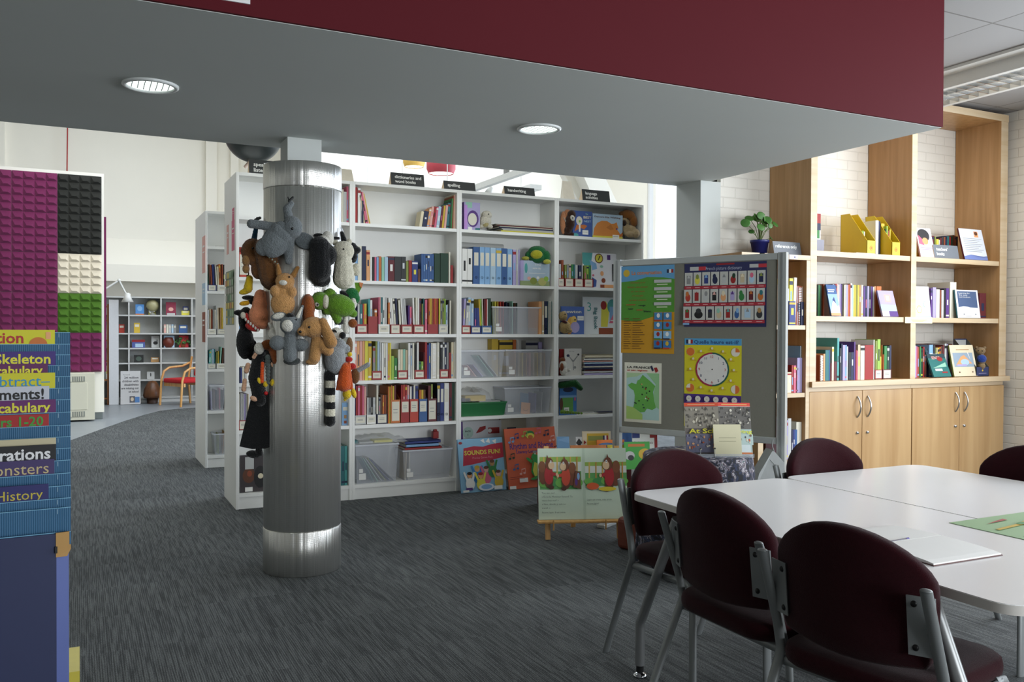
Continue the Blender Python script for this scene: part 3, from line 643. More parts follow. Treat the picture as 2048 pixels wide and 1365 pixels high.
row('the fourth shelf '+D1, col_end, g, 680, 3.79, YB1, zs, '108 128 298 palepink; 130 149 298 peach; 151 169 298 palepink; 171 188 298 peach; 190 213 298 lemon; 215 240 298 yellow')
row('the fourth shelf '+D1, col_end, g, 680, 3.79, YB1+.006, zs+.003, '250 268 255 grey; 270 283 290 olive; 285 300 290 paleblue; 302 314 285 palegrey')
row('the fourth shelf '+D1, col_end, g, 680, 3.79, YB1, zs, '318 332 280 white; 334 348 280 ivory; 350 362 280 white; 364 376 280 yellow; 377 388 280 lemon; 390 411 180 lime; 413 434 165 green')
row('the fourth shelf '+D1, col_end, g, 680, 3.79, YB1+.006, zs+.003, '441 458 225 ivory; 460 477 225 cream; 479 496 225 mint; 498 513 220 beige')
row('the fourth shelf '+D1, col_end, g, 680, 3.79, YB1, zs, '518 533 275 white; 535 549 275 palegrey; 551 564 275 ivory')
row('the fourth shelf '+D1, col_end, g, 680, 3.79, YB1+.006, zs+.003, '572 582 260 charcoal; 585 598 275 white; 601 615 130 green; 617 632 130 lime; 636 643 200 maroon')
row('the fourth shelf '+D1, col_end, g, 680, 3.79, YB1, zs, '645 660 280 red; 662 672 260 purple; 674 688 270 blue; 691 734 272 white w; 737 754 275 ivory')
row('the fourth shelf '+D1, col_end, g, 680, 3.79, YB1+.006, zs+.003, '762 778 270 charcoal; 780 793 275 palegrey; 795 808 270 navy; 810 824 272 grey')
row('the fourth shelf '+D1, col_end, g, 680, 3.79, YB1, zs, '828 842 195 red; 845 857 275 cream; 859 870 275 beige; 872 883 275 ivory')
boxes(680, 3.79, YB1, zs, '242 318 70 red; 436 516 70 red; 566 644 70 red; 757 826 70 red', 'the fourth shelf '+D1, 'magazine boxes on the dictionaries bookcase')
zs = ZS[4]
row('the fifth shelf '+D1, col_end, g, 680, 3.79, YB1, zs, '106 118 300 royal')
row('the fifth shelf '+D1, col_end, g, 680, 3.79, YB1+.006, zs+.003, '122 136 295 red; 138 152 295 pink; 154 168 295 red; 170 184 292 pink; 186 200 285 palepink; 207 220 200 palegrey; 222 235 200 grey; 237 250 200 charcoal; 252 270 200 palegrey; 278 291 290 ivory; 296 308 200 grey; 310 322 215 brown; 324 336 215 orange; 338 350 215 rust; 352 360 215 brown')
row('the fifth shelf '+D1, col_end, g, 680, 3.79, YB1, zs, '365 374 280 orange; 376 384 280 yellow')
row('the fifth shelf '+D1, col_end, g, 680, 3.79, YB1+.006, zs+.003, '388 398 285 orange; 400 412 280 yellow; 414 426 285 maroon; 430 448 150 black; 464 478 285 red; 480 494 285 scarlet; 496 510 285 red; 512 526 280 palepink; 533 545 270 white; 547 558 275 navy; 560 572 280 ivory; 574 594 270 royal; 602 617 240 orange; 619 634 240 yellow; 636 650 240 brown; 670 690 270 maroon; 692 705 280 olive')
boxes(680, 3.79, YB1, zs, '113 202 72 palegrey; 204 276 72 white; 278 364 75 navy L; 386 461 178 orange L; 462 530 178 red u; 531 598 178 scarlet u; 600 665 176 blue u; 667 736 174 maroon L', 'the fifth shelf '+D1, 'magazine boxes on the dictionaries bookcase')
row('the fifth shelf '+D1, col_end, g, 680, 3.79, YB1, zs, '738 760 305 navy f; 762 790 305 royal f; 793 828 305 white f; 831 850 300 maroon h; 852 880 295 darkgreen h')

# second bookcase
g = 'books and binders on the handwriting bookcase'
row('the second shelf '+H1, col_end, g, 900, 4.265, YB1, ZS[1], '102 143 300 white k; 145 188 300 white k; 196 248 318 blue f; 251 292 318 skyblue f; 295 338 316 skyblue f; 342 388 314 paleblue f; 391 436 312 skyblue f; 439 484 312 blue f; 487 528 308 skyblue f; 533 560 304 lilac b; 562 578 304 palegrey b; 580 592 304 lilac b')
zs = ZS[2]
row('the third shelf '+H1, col_end, g, 890, 8.533, YB1+.006, zs+.003, '300 330 600 lilac b 3; 336 390 560 palegrey b 4; 396 440 620 paleblue b; 446 488 600 paleblue b; 500 540 440 royal h; 544 590 440 royal h; 600 618 590 yellow b -3; 622 640 595 lime b -3; 644 660 595 ivory b -2; 664 690 595 maroon b; 694 714 590 red b; 718 730 590 white b; 736 780 605 darkgreen h')
boxes(890, 8.533, YB1, zs, '284 438 150 red; 442 616 145 royal; 620 806 145 blue', 'the third shelf '+H1, 'magazine boxes on the handwriting bookcase')
row('the third shelf '+H1, 'from the column end, beside the clear tub', g, 890, 8.533, YB1, zs, '1600 1650 560 peach b; 1655 1690 565 beige b; 1695 1750 565 navy f; 1755 1820 565 teal w')
# fourth bookcase, second shelf: four little red boxes
g = 'small booklets in the red boxes'
row('the second shelf '+L1, col_end, g, 900, 4.265, YB1+.006, ZS[1]+.003, '926 944 190 palegrey; 948 966 225 rust; 976 992 185 olive; 994 1010 185 grey; 1012 1030 190 beige; 1034 1050 190 green; 1052 1062 190 teal; 1066 1086 185 palegrey; 1094 1118 185 navy; 1122 1130 190 palegrey; 1142 1160 185 olive; 1162 1180 185 lime; 1182 1198 185 green; 1200 1208 188 palegrey')
boxes(900, 4.265, YB1, ZS[1], '920 974 72 red L; 976 1056 72 red L; 1058 1138 72 red L; 1140 1222 72 red L', 'the second shelf '+L1, 'small red boxes on the language bookcase')

# bookcase behind the column and the one in the row behind
g = 'books on the bookcase behind the column'; BC = 'of the bookcase behind the column'; pe = 'from the aisle'
p_ = YB1
row('the second shelf '+BC, pe, g, 395, 2.434, p_, ZS[1], '198 206 50 darkgreen; 208 224 110 rust h; 226 236 100 white; 238 250 105 charcoal')
row('the third shelf '+BC, pe, g, 395, 2.434, p_, ZS[2], '199 206 70 skyblue; 208 214 72 pink; 216 222 72 navy; 224 232 70 palegrey')
row('the fourth shelf '+BC, pe, g, 395, 2.434, p_, ZS[3], '199 208 75 navy; 210 216 75 royal; 218 228 80 ivory; 230 240 80 palegrey')
row('the fifth shelf '+BC, pe, g, 395, 2.434, p_+.006, ZS[4]+.003, '199 205 175 ivory; 207 212 178 grey; 214 219 178 white; 221 226 175 palegrey; 228 234 175 lilac; 236 242 175 grey; 244 250 172 beige')
boxes(395, 2.434, p_, ZS[4], '197 252 48 red L', 'the fifth shelf '+BC, 'magazine boxes on the bookcase behind the column')
boxes(395, 2.434, p_, ZS[1], '195 252 120 scarlet L', 'the second shelf '+BC, 'magazine boxes on the bookcase behind the column')
row('the top shelf '+'beside the column, pink end', pe, 'books on the bookcase behind the column', 680, 4.266, YB1, ZS[0], '2 14 290 beige; 16 28 280 ivory; 30 56 262 palegrey; 60 80 318 pink')
row('the lowest shelf '+BC, pe, 'teal ring binders on the lowest shelf', 680, 3.79, YB1, ZS[5], '-4 12 300 turquoise h; 14 36 300 teal h; 38 58 298 turquoise h')
g = 'books on the bookcase in the row behind'; RB = 'of the row behind'; yb = 8.92; zb = [2.16, 1.725, 1.298, .963, .554, .116]
row('the second shelf '+RB, pe, g, 395, 2.434, yb+.006, zb[1]+.003, '52 58 125 darkgreen b -3; 60 66 128 brown b -3; 68 74 125 rust b -3; 76 82 128 royal b -2; 84 88 128 navy b -2; 92 98 118 ivory b -3; 100 106 118 cream b -2; 108 116 130 orange b -2; 118 124 130 rust; 126 134 128 charcoal')
boxes(395, 2.434, yb, zb[1], '49 94 30 royal L; 96 150 30 white', 'the second shelf '+RB, 'magazine boxes in the row behind')
row('the third shelf '+RB, pe, g, 395, 2.434, yb+.006, zb[2]+.003, '51 57 120 palegrey; 59 65 125 beige; 67 73 122 rust; 75 81 120 grey; 83 89 120 ivory; 91 99 140 palegrey; 101 107 130 beige b -2; 109 115 130 tan; 117 123 130 yellow; 125 131 128 ivory')
boxes(395, 2.434, yb, zb[2], '49 92 28 white; 94 150 28 palegrey', 'the third shelf '+RB, 'magazine boxes in the row behind')
row('the fourth shelf '+RB, pe, g, 395, 2.434, yb+.006, zb[3]+.003, '54 62 88 turquoise b 3; 64 70 92 mint; 72 79 95 paleblue; 81 86 95 teal; 92 98 80 olive; 100 104 84 yellow; 106 112 105 mint b 4; 118 124 100 brown b 3; 126 132 98 charcoal')
boxes(395, 2.434, yb, zb[3], '49 90 26 palegrey; 92 150 26 white', 'the fourth shelf '+RB, 'magazine boxes in the row behind')

# maple bookcase
YM = YF+.03; g = 'books on the wooden bookcase'; gb = 'from the grey board side'
BA, BBY, NB = 'of the bay next to the yellow boxes upright', 'of the corner bay', 'of the narrow wooden bookcase'
BA = 'shelf below the yellow boxes'; 
row('the middle '+BA, gb, g, 1600, 5.25, YM+.08, 1.467, '180 190 330 darkgreen; 192 204 330 green; 206 222 325 darkgreen; 240 252 340 rust; 340 352 340 palegrey; 354 366 345 maroon; 368 382 345 red; 384 396 345 palepink; 398 410 340 ivory; 412 422 345 lilac; 424 434 340 purple; 436 446 345 charcoal; 458 470 335 cream; 472 484 338 palegrey; 486 500 335 lilac; 502 512 335 orange; 514 524 340 scarlet; 528 542 352 white; 544 556 335 paleblue; 558 570 335 lemon; 572 586 335 yellow; 588 600 335 olive; 602 618 335 yellow; 620 636 335 tan; 640 658 335 ivory; 664 680 322 purple h; 682 702 325 navy h; 704 720 325 lilac; 722 740 322 charcoal; 742 758 322 purple; 762 776 318 palegrey; 780 790 325 peach; 800 850 325 orange')
row('the lowest '+BA, gb, g, 1600, 6.825, YM+.01, 1.003, '238 258 480 skyblue w; 262 274 340 palegrey; 276 322 350 rust w; 324 346 370 peach; 350 400 420 teal; 404 414 420 blue; 418 438 240 maroon; 440 466 460 cream; 470 506 260 maroon; 510 536 580 turquoise h; 548 566 440 charcoal; 568 584 500 navy; 588 620 480 lilac; 622 640 480 skyblue; 642 660 460 palegrey; 668 700 380 black; 702 738 380 navy; 742 760 520 purple; 764 776 410 red; 778 790 400 pink; 794 826 480 beige; 830 884 465 ivory h; 890 1004 470 red h; 1008 1020 540 white')
row('the lowest '+BA, gb, g, 1600, 6.825, YM+.016, 1.006, '1032 1056 520 olive; 1060 1100 540 lime; 1104 1112 300 lemon; 1118 1126 460 orange; 1142 1150 330 orange; 1154 1190 445 green; 1194 1220 440 darkgreen; 1224 1250 450 navy')
boxes(1600, 6.825, YM+.01, 1.003, '1026 1128 130 red L; 1132 1256 130 maroon L', 'the lowest '+BA, 'red boxes on the wooden bookcase', .2)
BBY = 'of the wooden corner bay'
row('the top shelf '+BBY, gb, g, 1820, 4.015, YM+.14, 1.93, '52 62 130 yellow; 64 78 120 orange; 168 186 195 maroon; 190 200 190 olive; 204 222 170 lemon; 224 232 165 ivory; 234 246 180 maroon; 248 262 190 charcoal; 266 276 190 rust; 278 288 200 navy; 290 306 198 teal; 308 320 195 red; 322 334 200 darkgreen; 336 348 210 brown; 350 362 205 rust; 364 376 200 charcoal')
row('the middle shelf '+BBY, gb, g, 1820, 4.015, YM+.04, 1.467, '162 176 235 purple; 180 206 245 lilac h; 208 236 230 ivory h; 240 248 225 rust; 250 268 225 palegrey; 270 284 235 black; 286 310 240 purple h; 318 368 290 ivory b; 555 608 205 maroon h')
row('the lowest shelf '+BBY, gb, g, 1820, 4.015, YM+.06, 1.003, '44 52 255 lilac; 54 62 250 pink; 64 76 245 rust; 80 90 250 green; 92 104 235 darkgreen; 108 118 245 red; 120 134 180 brown; 140 152 200 navy; 156 186 260 skyblue; 190 204 255 charcoal; 206 214 235 olive; 216 224 235 beige; 226 236 235 yellow; 238 248 240 orange; 250 262 245 brown; 264 276 255 maroon; 280 296 265 palegrey; 298 308 260 lilac; 310 320 255 charcoal')
row('the second shelf '+NB, gb, g, 1400, 6.825, YM, 1.40, '1160 1176 560 ivory; 1196 1212 500 palegrey; 1218 1262 640 lemon; 1264 1300 650 white b 2; 1304 1380 540 rust h; 1384 1396 530 peach; 1398 1490 520 paleblue w')
row('the second shelf '+NB, gb, g, 1400, 6.825, YM-.012, 1.40, '1216 1300 330 royal; 1376 1420 320 navy')
row('the third shelf '+NB, gb, g, 1440, 2.843, YM, .926, '378 384 160 maroon; 386 408 118 cream; 410 420 158 red; 422 434 155 pink; 436 446 150 maroon; 450 464 180 navy; 466 502 198 lilac h')
row('the fourth shelf '+NB, gb, g, 1400, 6.825, YM, .46, '1185 1210 540 lilac; 1214 1256 560 palegrey h; 1262 1284 400 navy; 1286 1308 400 royal; 1310 1340 400 blue; 1346 1440 500 ivory h')
row('the lowest shelf '+NB, gb, g, 1400, 6.825, YM, .09, '806 822 250 charcoal; 824 844 250 navy; 846 868 250 ivory; 870 890 250 skyblue; 892 908 250 green; 910 924 250 royal; 926 948 250 palepink; 950 972 250 paleblue')

def name_items():
    """labels for the shelf rows: by look and shelf, then counted along the shelf among those that look alike"""
    by = {}
    for it in ITEMS:
        o, col, kind, place, end, x, y = it; d = o.dimensions if o.type == 'MESH' else None
        w = max(v.co.x for v in o.data.vertices)-min(v.co.x for v in o.data.vertices)
        h = max(v.co.z for v in o.data.vertices)
        size = ('thin ' if w < .012 else 'thick ' if w > .028 and 'binder' not in kind and 'file' not in kind else '')
        by.setdefault((size, col, kind, place, end), []).append((x, o))
    for (size, col, kind, place, end), l in by.items():
        l.sort(key=lambda t: t[0])
        for i, (x, o) in enumerate(l):
            pl = place.replace('the ', '', 1) if place.startswith('the ') else place
            lab = f'{size}{cname(col)} {kind} on {place}' if len(l) == 1 else f'{ORD[i+1]} {size}{cname(col)} {kind} {end.split(",")[0]}, {pl}'
            o['label'] = lab; o['category'] = 'ring binder' if 'binder' in kind else 'box file' if 'file' in kind else 'book'
# ------------------------------------------------------------------ soft toys and puppets
FUZZ = bpy.data.textures.new('pile', 'CLOUDS'); FUZZ.noise_scale = .0035; FUZZ.noise_depth = 1
def toy(name, label, cat, anchor, P, parts, push=0, group=None):
    """soft toy facing the room. Shapes are laid out round the anchor in hundredths-of-picture units and scaled to the toy's true size at P:
    ('e', x, y, rx, ry, depth radius, tilt, forward), ('c', x0, y0, r0, x1, y1, r1, forward)"""
    ax, ay = anchor; r = ray(ax, ay); u = (P-EYEP).dot(FWD)/F; head = math.atan2(r.x, r.y)
    base = P-Vector((math.sin(head), math.cos(head), 0))*push*u
    t = thing(name, label, cat, tuple(base), -head, group)
    def V(x, y, f): return ((x-ax)*u, -f*u, -(y-ay)*u)
    def shape(m, s, mt):
        if s[0] == 'e':
            rd = s[5] if len(s) > 5 and s[5] else min(s[3], s[4])*.8; tl = math.radians(s[6]) if len(s) > 6 else 0; fw = s[7] if len(s) > 7 else rd*.9
            m.ell(V(s[1], s[2], fw), (s[3]*u, rd*u, s[4]*u), mt, rot=(0, tl, 0))
        elif s[0] == 'c':
            f = s[7] if len(s) > 7 else max(s[3], s[6])*.9; a, b = Vector(V(s[1], s[2], f)), Vector(V(s[4], s[5], f)); n = 7
            for i in range(n+1): m.ell(a.lerp(b, i/n), (s[3]+(s[6]-s[3])*i/n)*u, mt, nu=10, nv=7)
        elif s[0] == 'f':               # felt piece with thickness: outline and forward distance
            pts = [V(x, y, 0) for x, y in s[1]]; m.prism([(p[0], p[2]) for p in pts][::-1], -(s[2]+s[3])*u, -s[2]*u, mt)
    for p in parts:
        nm, mt, sh = p[0], p[1], p[2]; m = MB()
        for s in sh: shape(m, s, mt)
        o = m.build(nm, t)
        if len(p) > 3 and p[3]:
            q = o.modifiers.new('skin', 'REMESH'); q.mode = 'VOXEL'; q.voxel_size = p[3]*u; q.use_smooth_shade = True
            q = o.modifiers.new('soften', 'SMOOTH'); q.factor = .5; q.iterations = 3
            q = o.modifiers.new('pile', 'DISPLACE'); q.texture = FUZZ; q.texture_coords = 'LOCAL'; q.strength = 1.7*u; q.mid_level = .5
    return t
M_eye = mat('#0c0c0c', .15, noise=0); M_peg = mat('#111111', .4, noise=.02)
def oncol(px, py, off=0):
    r = ray(px, py); h = Vector((r.x, r.y)); h.normalize(); c = Vector((CX, CY)); tc = h.dot(c); d = abs(h.x*c.y-h.y*c.x)
    k = tc-math.sqrt(max(0, (CR+.003)**2-d*d)); k = k/Vector((r.x, r.y)).length
    return EYEP+r*k
B = 1.6
gp = None
def col_toy(label, anchor, parts, push=0, P=None, name='hand_puppet'): return toy(name, label, 'puppet', anchor, P or oncol(*anchor), parts, push)
grey = plush('#6f7577'); tan = plush('#b98a55'); bro = plush('#6a4524'); blk = plush('#121314'); crm = plush('#cfcab6'); wht = plush('#d6d3c8'); grn = plush('#5f8a24'); dgrn = plush('#1d6a38'); yel = plush('#d8b822'); sal = plush('#d98a62'); org = plush('#c2521f'); red = plush('#a9231c'); lgr = plush('#8e9294'); blu = plush('#1f4a66'); rus = plush('#8a4a20'); skn = plush('#d7a888')
col_toy('russet brown furry puppet half hidden behind the tan dog puppet', (616, 615), [('body', rus, [('e', 616, 616, 14, 28, 8), ('c', 616, 600, 9, 618, 640, 12)], B)])
col_toy('brown lion puppet with a rough mane, under the grey elephant', (530, 530), [('body', bro, [('e', 507, 506, 23, 27, 14), ('c', 530, 500, 22, 543, 552, 25), ('e', 545, 565, 26, 18, 12, 20), ('c', 528, 540, 10, 555, 566, 9, 24), ('e', 517, 540, 14, 20, 12)], B), ('muzzle', plush('#9a7446'), [('e', 496, 520, 9, 15, 8, 15, 16), ('e', 494, 540, 7, 9, 6, 0, 14)]), ('eye', M_eye, [('e', 507, 500, 2.2, 2.4, 2, 0, 26)]), ('care_tag', paper('ivory'), [('f', [(528, 529), (534, 527), (535, 535), (529, 538)], 24, 1)])], 2)
col_toy('grey elephant puppet hooked up by its trunk at the top', (575, 470), [('body', grey, [('e', 552, 486, 27, 34, 15, 28), ('e', 530, 497, 16, 18, 10, 20), ('c', 556, 462, 15, 570, 476, 15), ('e', 584, 457, 20, 23, 16), ('c', 578, 440, 10, 574, 420, 8, 10), ('c', 574, 420, 8, 582, 409, 6, 8), ('c', 578, 478, 12, 577, 523, 8, 10), ('c', 545, 456, 9, 506, 452, 9, 10)], B), ('ear', plush('#666c6e'), [('e', 608, 482, 21, 16, 4, 25, 8), ('e', 565, 462, 13, 17, 4, -30, 22)]), ('sleeve_hem', plush('#8b9080'), [('c', 520, 500, 2, 556, 530, 2, 12)]), ('eye', M_eye, [('e', 584, 461, 2.6, 2.6, 2, 0, 30)]), ('peg', M_peg, [('c', 578, 404, 2.5, 585, 397, 2.5, 8), ('c', 576, 397, 1.2, 578, 404, 1.2, 8)])], 4)
col_toy('tan rabbit puppet with upright ears and a white muzzle', (568, 585), [('body', tan, [('e', 570, 564, 19, 17, 15), ('e', 566, 608, 24, 26, 14), ('e', 566, 588, 15, 16, 12), ('e', 551, 584, 10, 12, 10, 0, 16), ('e', 583, 585, 10, 12, 10, 0, 16)], B), ('ear', plush('#a5763f'), [('c', 559, 550, 6, 556, 531, 3, 12)]), ('ear', plush('#a5763f'), [('c', 586, 552, 6, 594, 537, 4, 12)]), ('muzzle', wht, [('e', 567, 567, 9, 6, 6, 0, 24)]), ('eye', M_eye, [('e', 578, 556, 1.8, 1.8, 1.5, 0, 26)])], 6)
side = lambda px, py, d=.0: at(px, py, d=(Vector((CX, CY, EYE))-EYEP).dot(FWD)-d)
col_toy('dark teal long necked puppet hanging on the aisle side of the column', (505, 470), [('body', blu, [('c', 514, 444, 4, 508, 480, 6), ('c', 508, 480, 6, 500, 505, 9), ('e', 494, 500, 8, 10, 7)], 1.3), ('peg', M_peg, [('c', 511, 440, 3, 519, 436, 3), ('c', 514, 436, 2, 515, 448, 2)])], 0, side(505, 470, .06))
col_toy('yellow duck puppet with a broad bill, below the brown lion', (495, 580), [('body', yel, [('c', 499, 558, 7, 496, 578, 9), ('e', 490, 584, 12, 6, 7, -15)], B), ('hat', blk, [('e', 497, 596, 13, 5, 7), ('e', 505, 603, 9, 7, 6)]), ('beak', plush('#d9a21e'), [('e', 490, 607, 11, 5, 6, -10), ('e', 502, 602, 7, 6, 5)])], 0, side(495, 580, .1))
col_toy('big black furry puppet hanging low behind the salmon dragon', (490, 655), [('body', blk, [('e', 492, 640, 15, 26, 12), ('e', 490, 685, 17, 34, 14), ('e', 480, 626, 12, 6, 7), ('e', 503, 700, 12, 22, 10)], B)], 0, side(490, 655, .06))
col_toy('salmon pink dragon puppet with white teeth and a red mouth', (517, 625), [('body', sal, [('c', 521, 592, 12, 520, 612, 16), ('e', 518, 632, 20, 24, 18), ('e', 525, 645, 13, 14, 16), ('e', 537, 599, 8, 9, 7)], B), ('mouth', plush('#b3261f'), [('e', 506, 655, 15, 8, 9, 20, 16), ('e', 497, 640, 5, 14, 7, -15, 12)]), ('teeth', wht, [('e', 493+i*4.6, 640+i*4.2, 2.2, 3.4, 2.2, 0, 26) for i in range(6)]), ('hair', blk, [('e', 538, 588, 10, 15, 8, 10, 8)]), ('eye', plush('#d9d2c0'), [('e', 488, 632, 5, 7, 5, 0, 16)])], 10)
col_toy('long black robed witch puppet with a wide skirt and boots', (515, 800), [('robe', blk, [('c', 520, 700, 12, 512, 755, 15), ('c', 513, 760, 15, 520, 800, 13), ('f', [(505, 785), (532, 785), (543, 892), (530, 896), (505, 896), (481, 890)], 2, 16)], None), ('arm', skn, [('c', 497, 730, 5, 494, 742, 5, 12), ('c', 491, 760, 4, 489, 778, 5, 12), ('e', 508, 796, 8, 5, 5, 25, 22)]), ('boot', blk, [('e', 508, 908, 15, 8, 8, 10), ('c', 518, 895, 6, 518, 906, 8)])], 2, side(515, 800, .12))
col_toy('pirate string puppet with white sleeves, orange legs and yellow shoes', (532, 720), [('waistcoat', rus, [('e', 537, 690, 15, 11, 8), ('c', 545, 700, 9, 550, 722, 7)], B), ('sleeve', wht, [('e', 519, 697, 10, 12, 8), ('e', 545, 668, 9, 13, 7), ('c', 538, 648, 3, 545, 660, 5)]), ('hand', skn, [('c', 513, 708, 4, 509, 714, 4), ('c', 544, 728, 4, 549, 736, 4)]), ('leg', plush('#d9531c'), [('c', 525, 727, 4, 524, 762, 4.5)]), ('leg', plush('#56605c'), [('c', 535, 715, 6, 536, 765, 4), ('c', 550, 738, 5, 550, 760, 5)]), ('shoe', yel, [('e', 518, 760, 4, 9, 5, -15), ('e', 531, 768, 5, 6, 5), ('e', 545, 764, 5, 8, 5, 15)]), ('bead', mat('#b3161a', .3), [('e', 532, 786, 4, 4, 4)]), ('string', M_peg, [('c', 541, 760, 1, 541, 798, 1), ('c', 530, 770, 1, 533, 795, 1)])], 12)
col_toy('grey donkey puppet with long white lined ears and white muzzle', (580, 665), [('body', grey, [('e', 581, 651, 21, 19, 17), ('c', 580, 668, 11, 580, 712, 14, 12), ('e', 556, 686, 16, 15, 12), ('e', 601, 690, 16, 13, 12), ('e', 558, 634, 16, 9, 6, -15, 12), ('c', 595, 637, 8, 604, 613, 3, 12)], B), ('muzzle', wht, [('e', 576, 652, 12, 12, 8, 0, 27)]), ('ear_lining', wht, [('e', 558, 633, 12, 6, 4, -15, 17), ('c', 595, 634, 4, 602, 617, 2, 19)]), ('hoof', plush('#3a3f3e'), [('e', 584, 722, 17, 8, 10)]), ('mane', blk, [('e', 580, 632, 8, 5, 6, 0, 20)]), ('eye', M_eye, [('e', 592, 640, 1.8, 1.8, 1.5, 0, 27)])], 10)
col_toy('tan dog puppet with long drooping ears, in the middle of the bunch', (628, 675), [('body', tan, [('e', 627, 655, 24, 21, 18), ('e', 607, 663, 12, 10, 10, 0, 20), ('c', 634, 680, 12, 629, 715, 12), ('e', 624, 724, 13, 6, 9), ('c', 645, 690, 14, 655, 700, 12)], B), ('ear', plush('#a97c48'), [('c', 645, 645, 9, 660, 684, 13, 24)]), ('nose', M_eye, [('e', 602, 664, 3, 2.6, 2, 0, 31)]), ('eye', M_eye, [('e', 619, 655, 2.4, 2.4, 2, 0, 33)])], 12)
col_toy('black furry badger puppet with a white head, clipped by its ear', (645, 520), [('body', blk, [('c', 641, 495, 20, 640, 545, 22), ('e', 644, 560, 17, 15, 12), ('e', 655, 512, 18, 22, 16)], B), ('head', wht, [('e', 644, 487, 18, 13, 14, -20, 18), ('e', 655, 480, 12, 16, 12, 0, 14)]), ('mask', blk, [('e', 648, 497, 11, 7, 8, 15, 27)]), ('ear', blk, [('e', 637, 472, 9, 4, 5)])], 6)
col_toy('cream pig puppet with a small pink arm, hung by a black peg', (688, 530), [('body', crm, [('e', 687, 505, 21, 21, 17), ('c', 687, 525, 17, 687, 558, 22), ('e', 712, 540, 9, 13, 8), ('e', 698, 485, 6, 7, 4), ('e', 671, 487, 7, 6, 4)], B), ('arm', plush('#c7bd95'), [('c', 676, 530, 6, 677, 546, 7, 24)]), ('eye', M_eye, [('e', 687, 502, 2, 2, 1.6, 0, 31)]), ('peg', M_peg, [('c', 668, 478, 3, 677, 478, 3)])], 6, side(688, 530, .1))
col_toy('black cow puppet with flapping ears behind the cream pig', (705, 500), [('body', blk, [('c', 684, 467, 4, 688, 481, 6), ('e', 711, 501, 11, 8, 8), ('e', 706, 518, 8, 9, 7), ('c', 705, 495, 9, 706, 515, 9)], B), ('clip', mat('silver', .3, .8), [('c', 683, 457, 1.5, 686, 464, 1.5)])], 0, side(705, 500, .02))
col_toy('green frog puppet lying sideways with a cream face', (668, 612), [('body', grn, [('e', 680, 612, 30, 22, 16, 18), ('e', 660, 590, 12, 12, 9), ('e', 641, 603, 17, 18, 14), ('c', 690, 620, 10, 706, 628, 8), ('c', 665, 618, 10, 655, 622, 9), ('c', 672, 628, 12, 675, 640, 8)], B), ('face', crm, [('e', 652, 605, 7, 14, 8, 0, 20)]), ('eye', wht, [('e', 636, 610, 5, 5, 4, 0, 22)]), ('pupil', M_eye, [('e', 637, 611, 2.2, 2.2, 2, 0, 26)])], 14)
col_toy('dark green parrot puppet with a bright wing tip by the shelf edge', (708, 588), [('body', dgrn, [('e', 704, 588, 14, 12, 8), ('e', 712, 598, 8, 10, 6)], B), ('wing', plush('#6f9d33'), [('f', [(709, 566), (722, 566), (724, 574), (717, 587), (712, 582)], 6, 4)]), ('wing_tip', plush('#d68a5c'), [('f', [(718, 565), (726, 567), (723, 577), (719, 573)], 10, 2)])], 0, side(708, 588, .02))
col_toy('black and white cow puppet under the green frog', (680, 640), [('body', blk, [('e', 665, 638, 24, 10, 10, 22), ('c', 676, 632, 7, 694, 600, 6), ('e', 690, 590, 13, 6, 8, 30)], B), ('leg', wht, [('c', 690, 632, 5, 692, 662, 6), ('e', 706, 605, 7, 15, 7)]), ('ear', rus, [('e', 705, 647, 9, 9, 6)])], 4)
col_toy('grey raccoon puppet with a black and white ringed tail', (670, 715), [('body', lgr, [('e', 670, 717, 21, 30, 15), ('e', 678, 690, 14, 12, 12), ('c', 660, 735, 8, 672, 742, 8), ('e', 691, 698, 9, 10, 5)], B), ('face', wht, [('e', 674, 667, 13, 12, 11, 15)]), ('nose', blk, [('e', 685, 671, 6, 7, 6, 0, 22)]), ('mask', blk, [('e', 668, 662, 4, 2.5, 2, 0, 21)]), ('eye', M_eye, [('e', 672, 664, 1.8, 1.8, 1.5, 0, 23)])]
  + [('tail_ring', blk if i % 2 == 0 else crm, [('c', 661, 748+i*14, 10, 661, 757+i*14, 10.5)], B) for i in range(7)], 14)
col_toy('rust red hen puppet with yellow feet and a brown wing', (690, 755), [('body', org, [('f', [(681, 728), (700, 724), (706, 778), (672, 780)], 2, 16), ('c', 690, 735, 11, 688, 768, 15)], B), ('comb', red, [('e', 697, 719, 8, 6, 6), ('e', 704, 733, 8, 7, 6)]), ('head', yel, [('e', 699, 709, 5, 5, 5)]), ('wing', bro, [('e', 710, 752, 9, 16, 6)]), ('tail', lgr, [('c', 716, 741, 5, 735, 730, 5)]), ('foot', yel, [('e', 694, 788, 9, 10, 8), ('c', 694, 795, 4, 690, 799, 3)]), ('foot', yel, [('e', 707, 786, 5, 11, 6, -15)])], 4, side(690, 755, .1))
col_toy('brown scraggy puppet edge showing behind the raccoon', (700, 690), [('body', plush('#7a5a3c'), [('e', 699, 692, 7, 18, 6)], B)], 0, side(700, 690, .0))

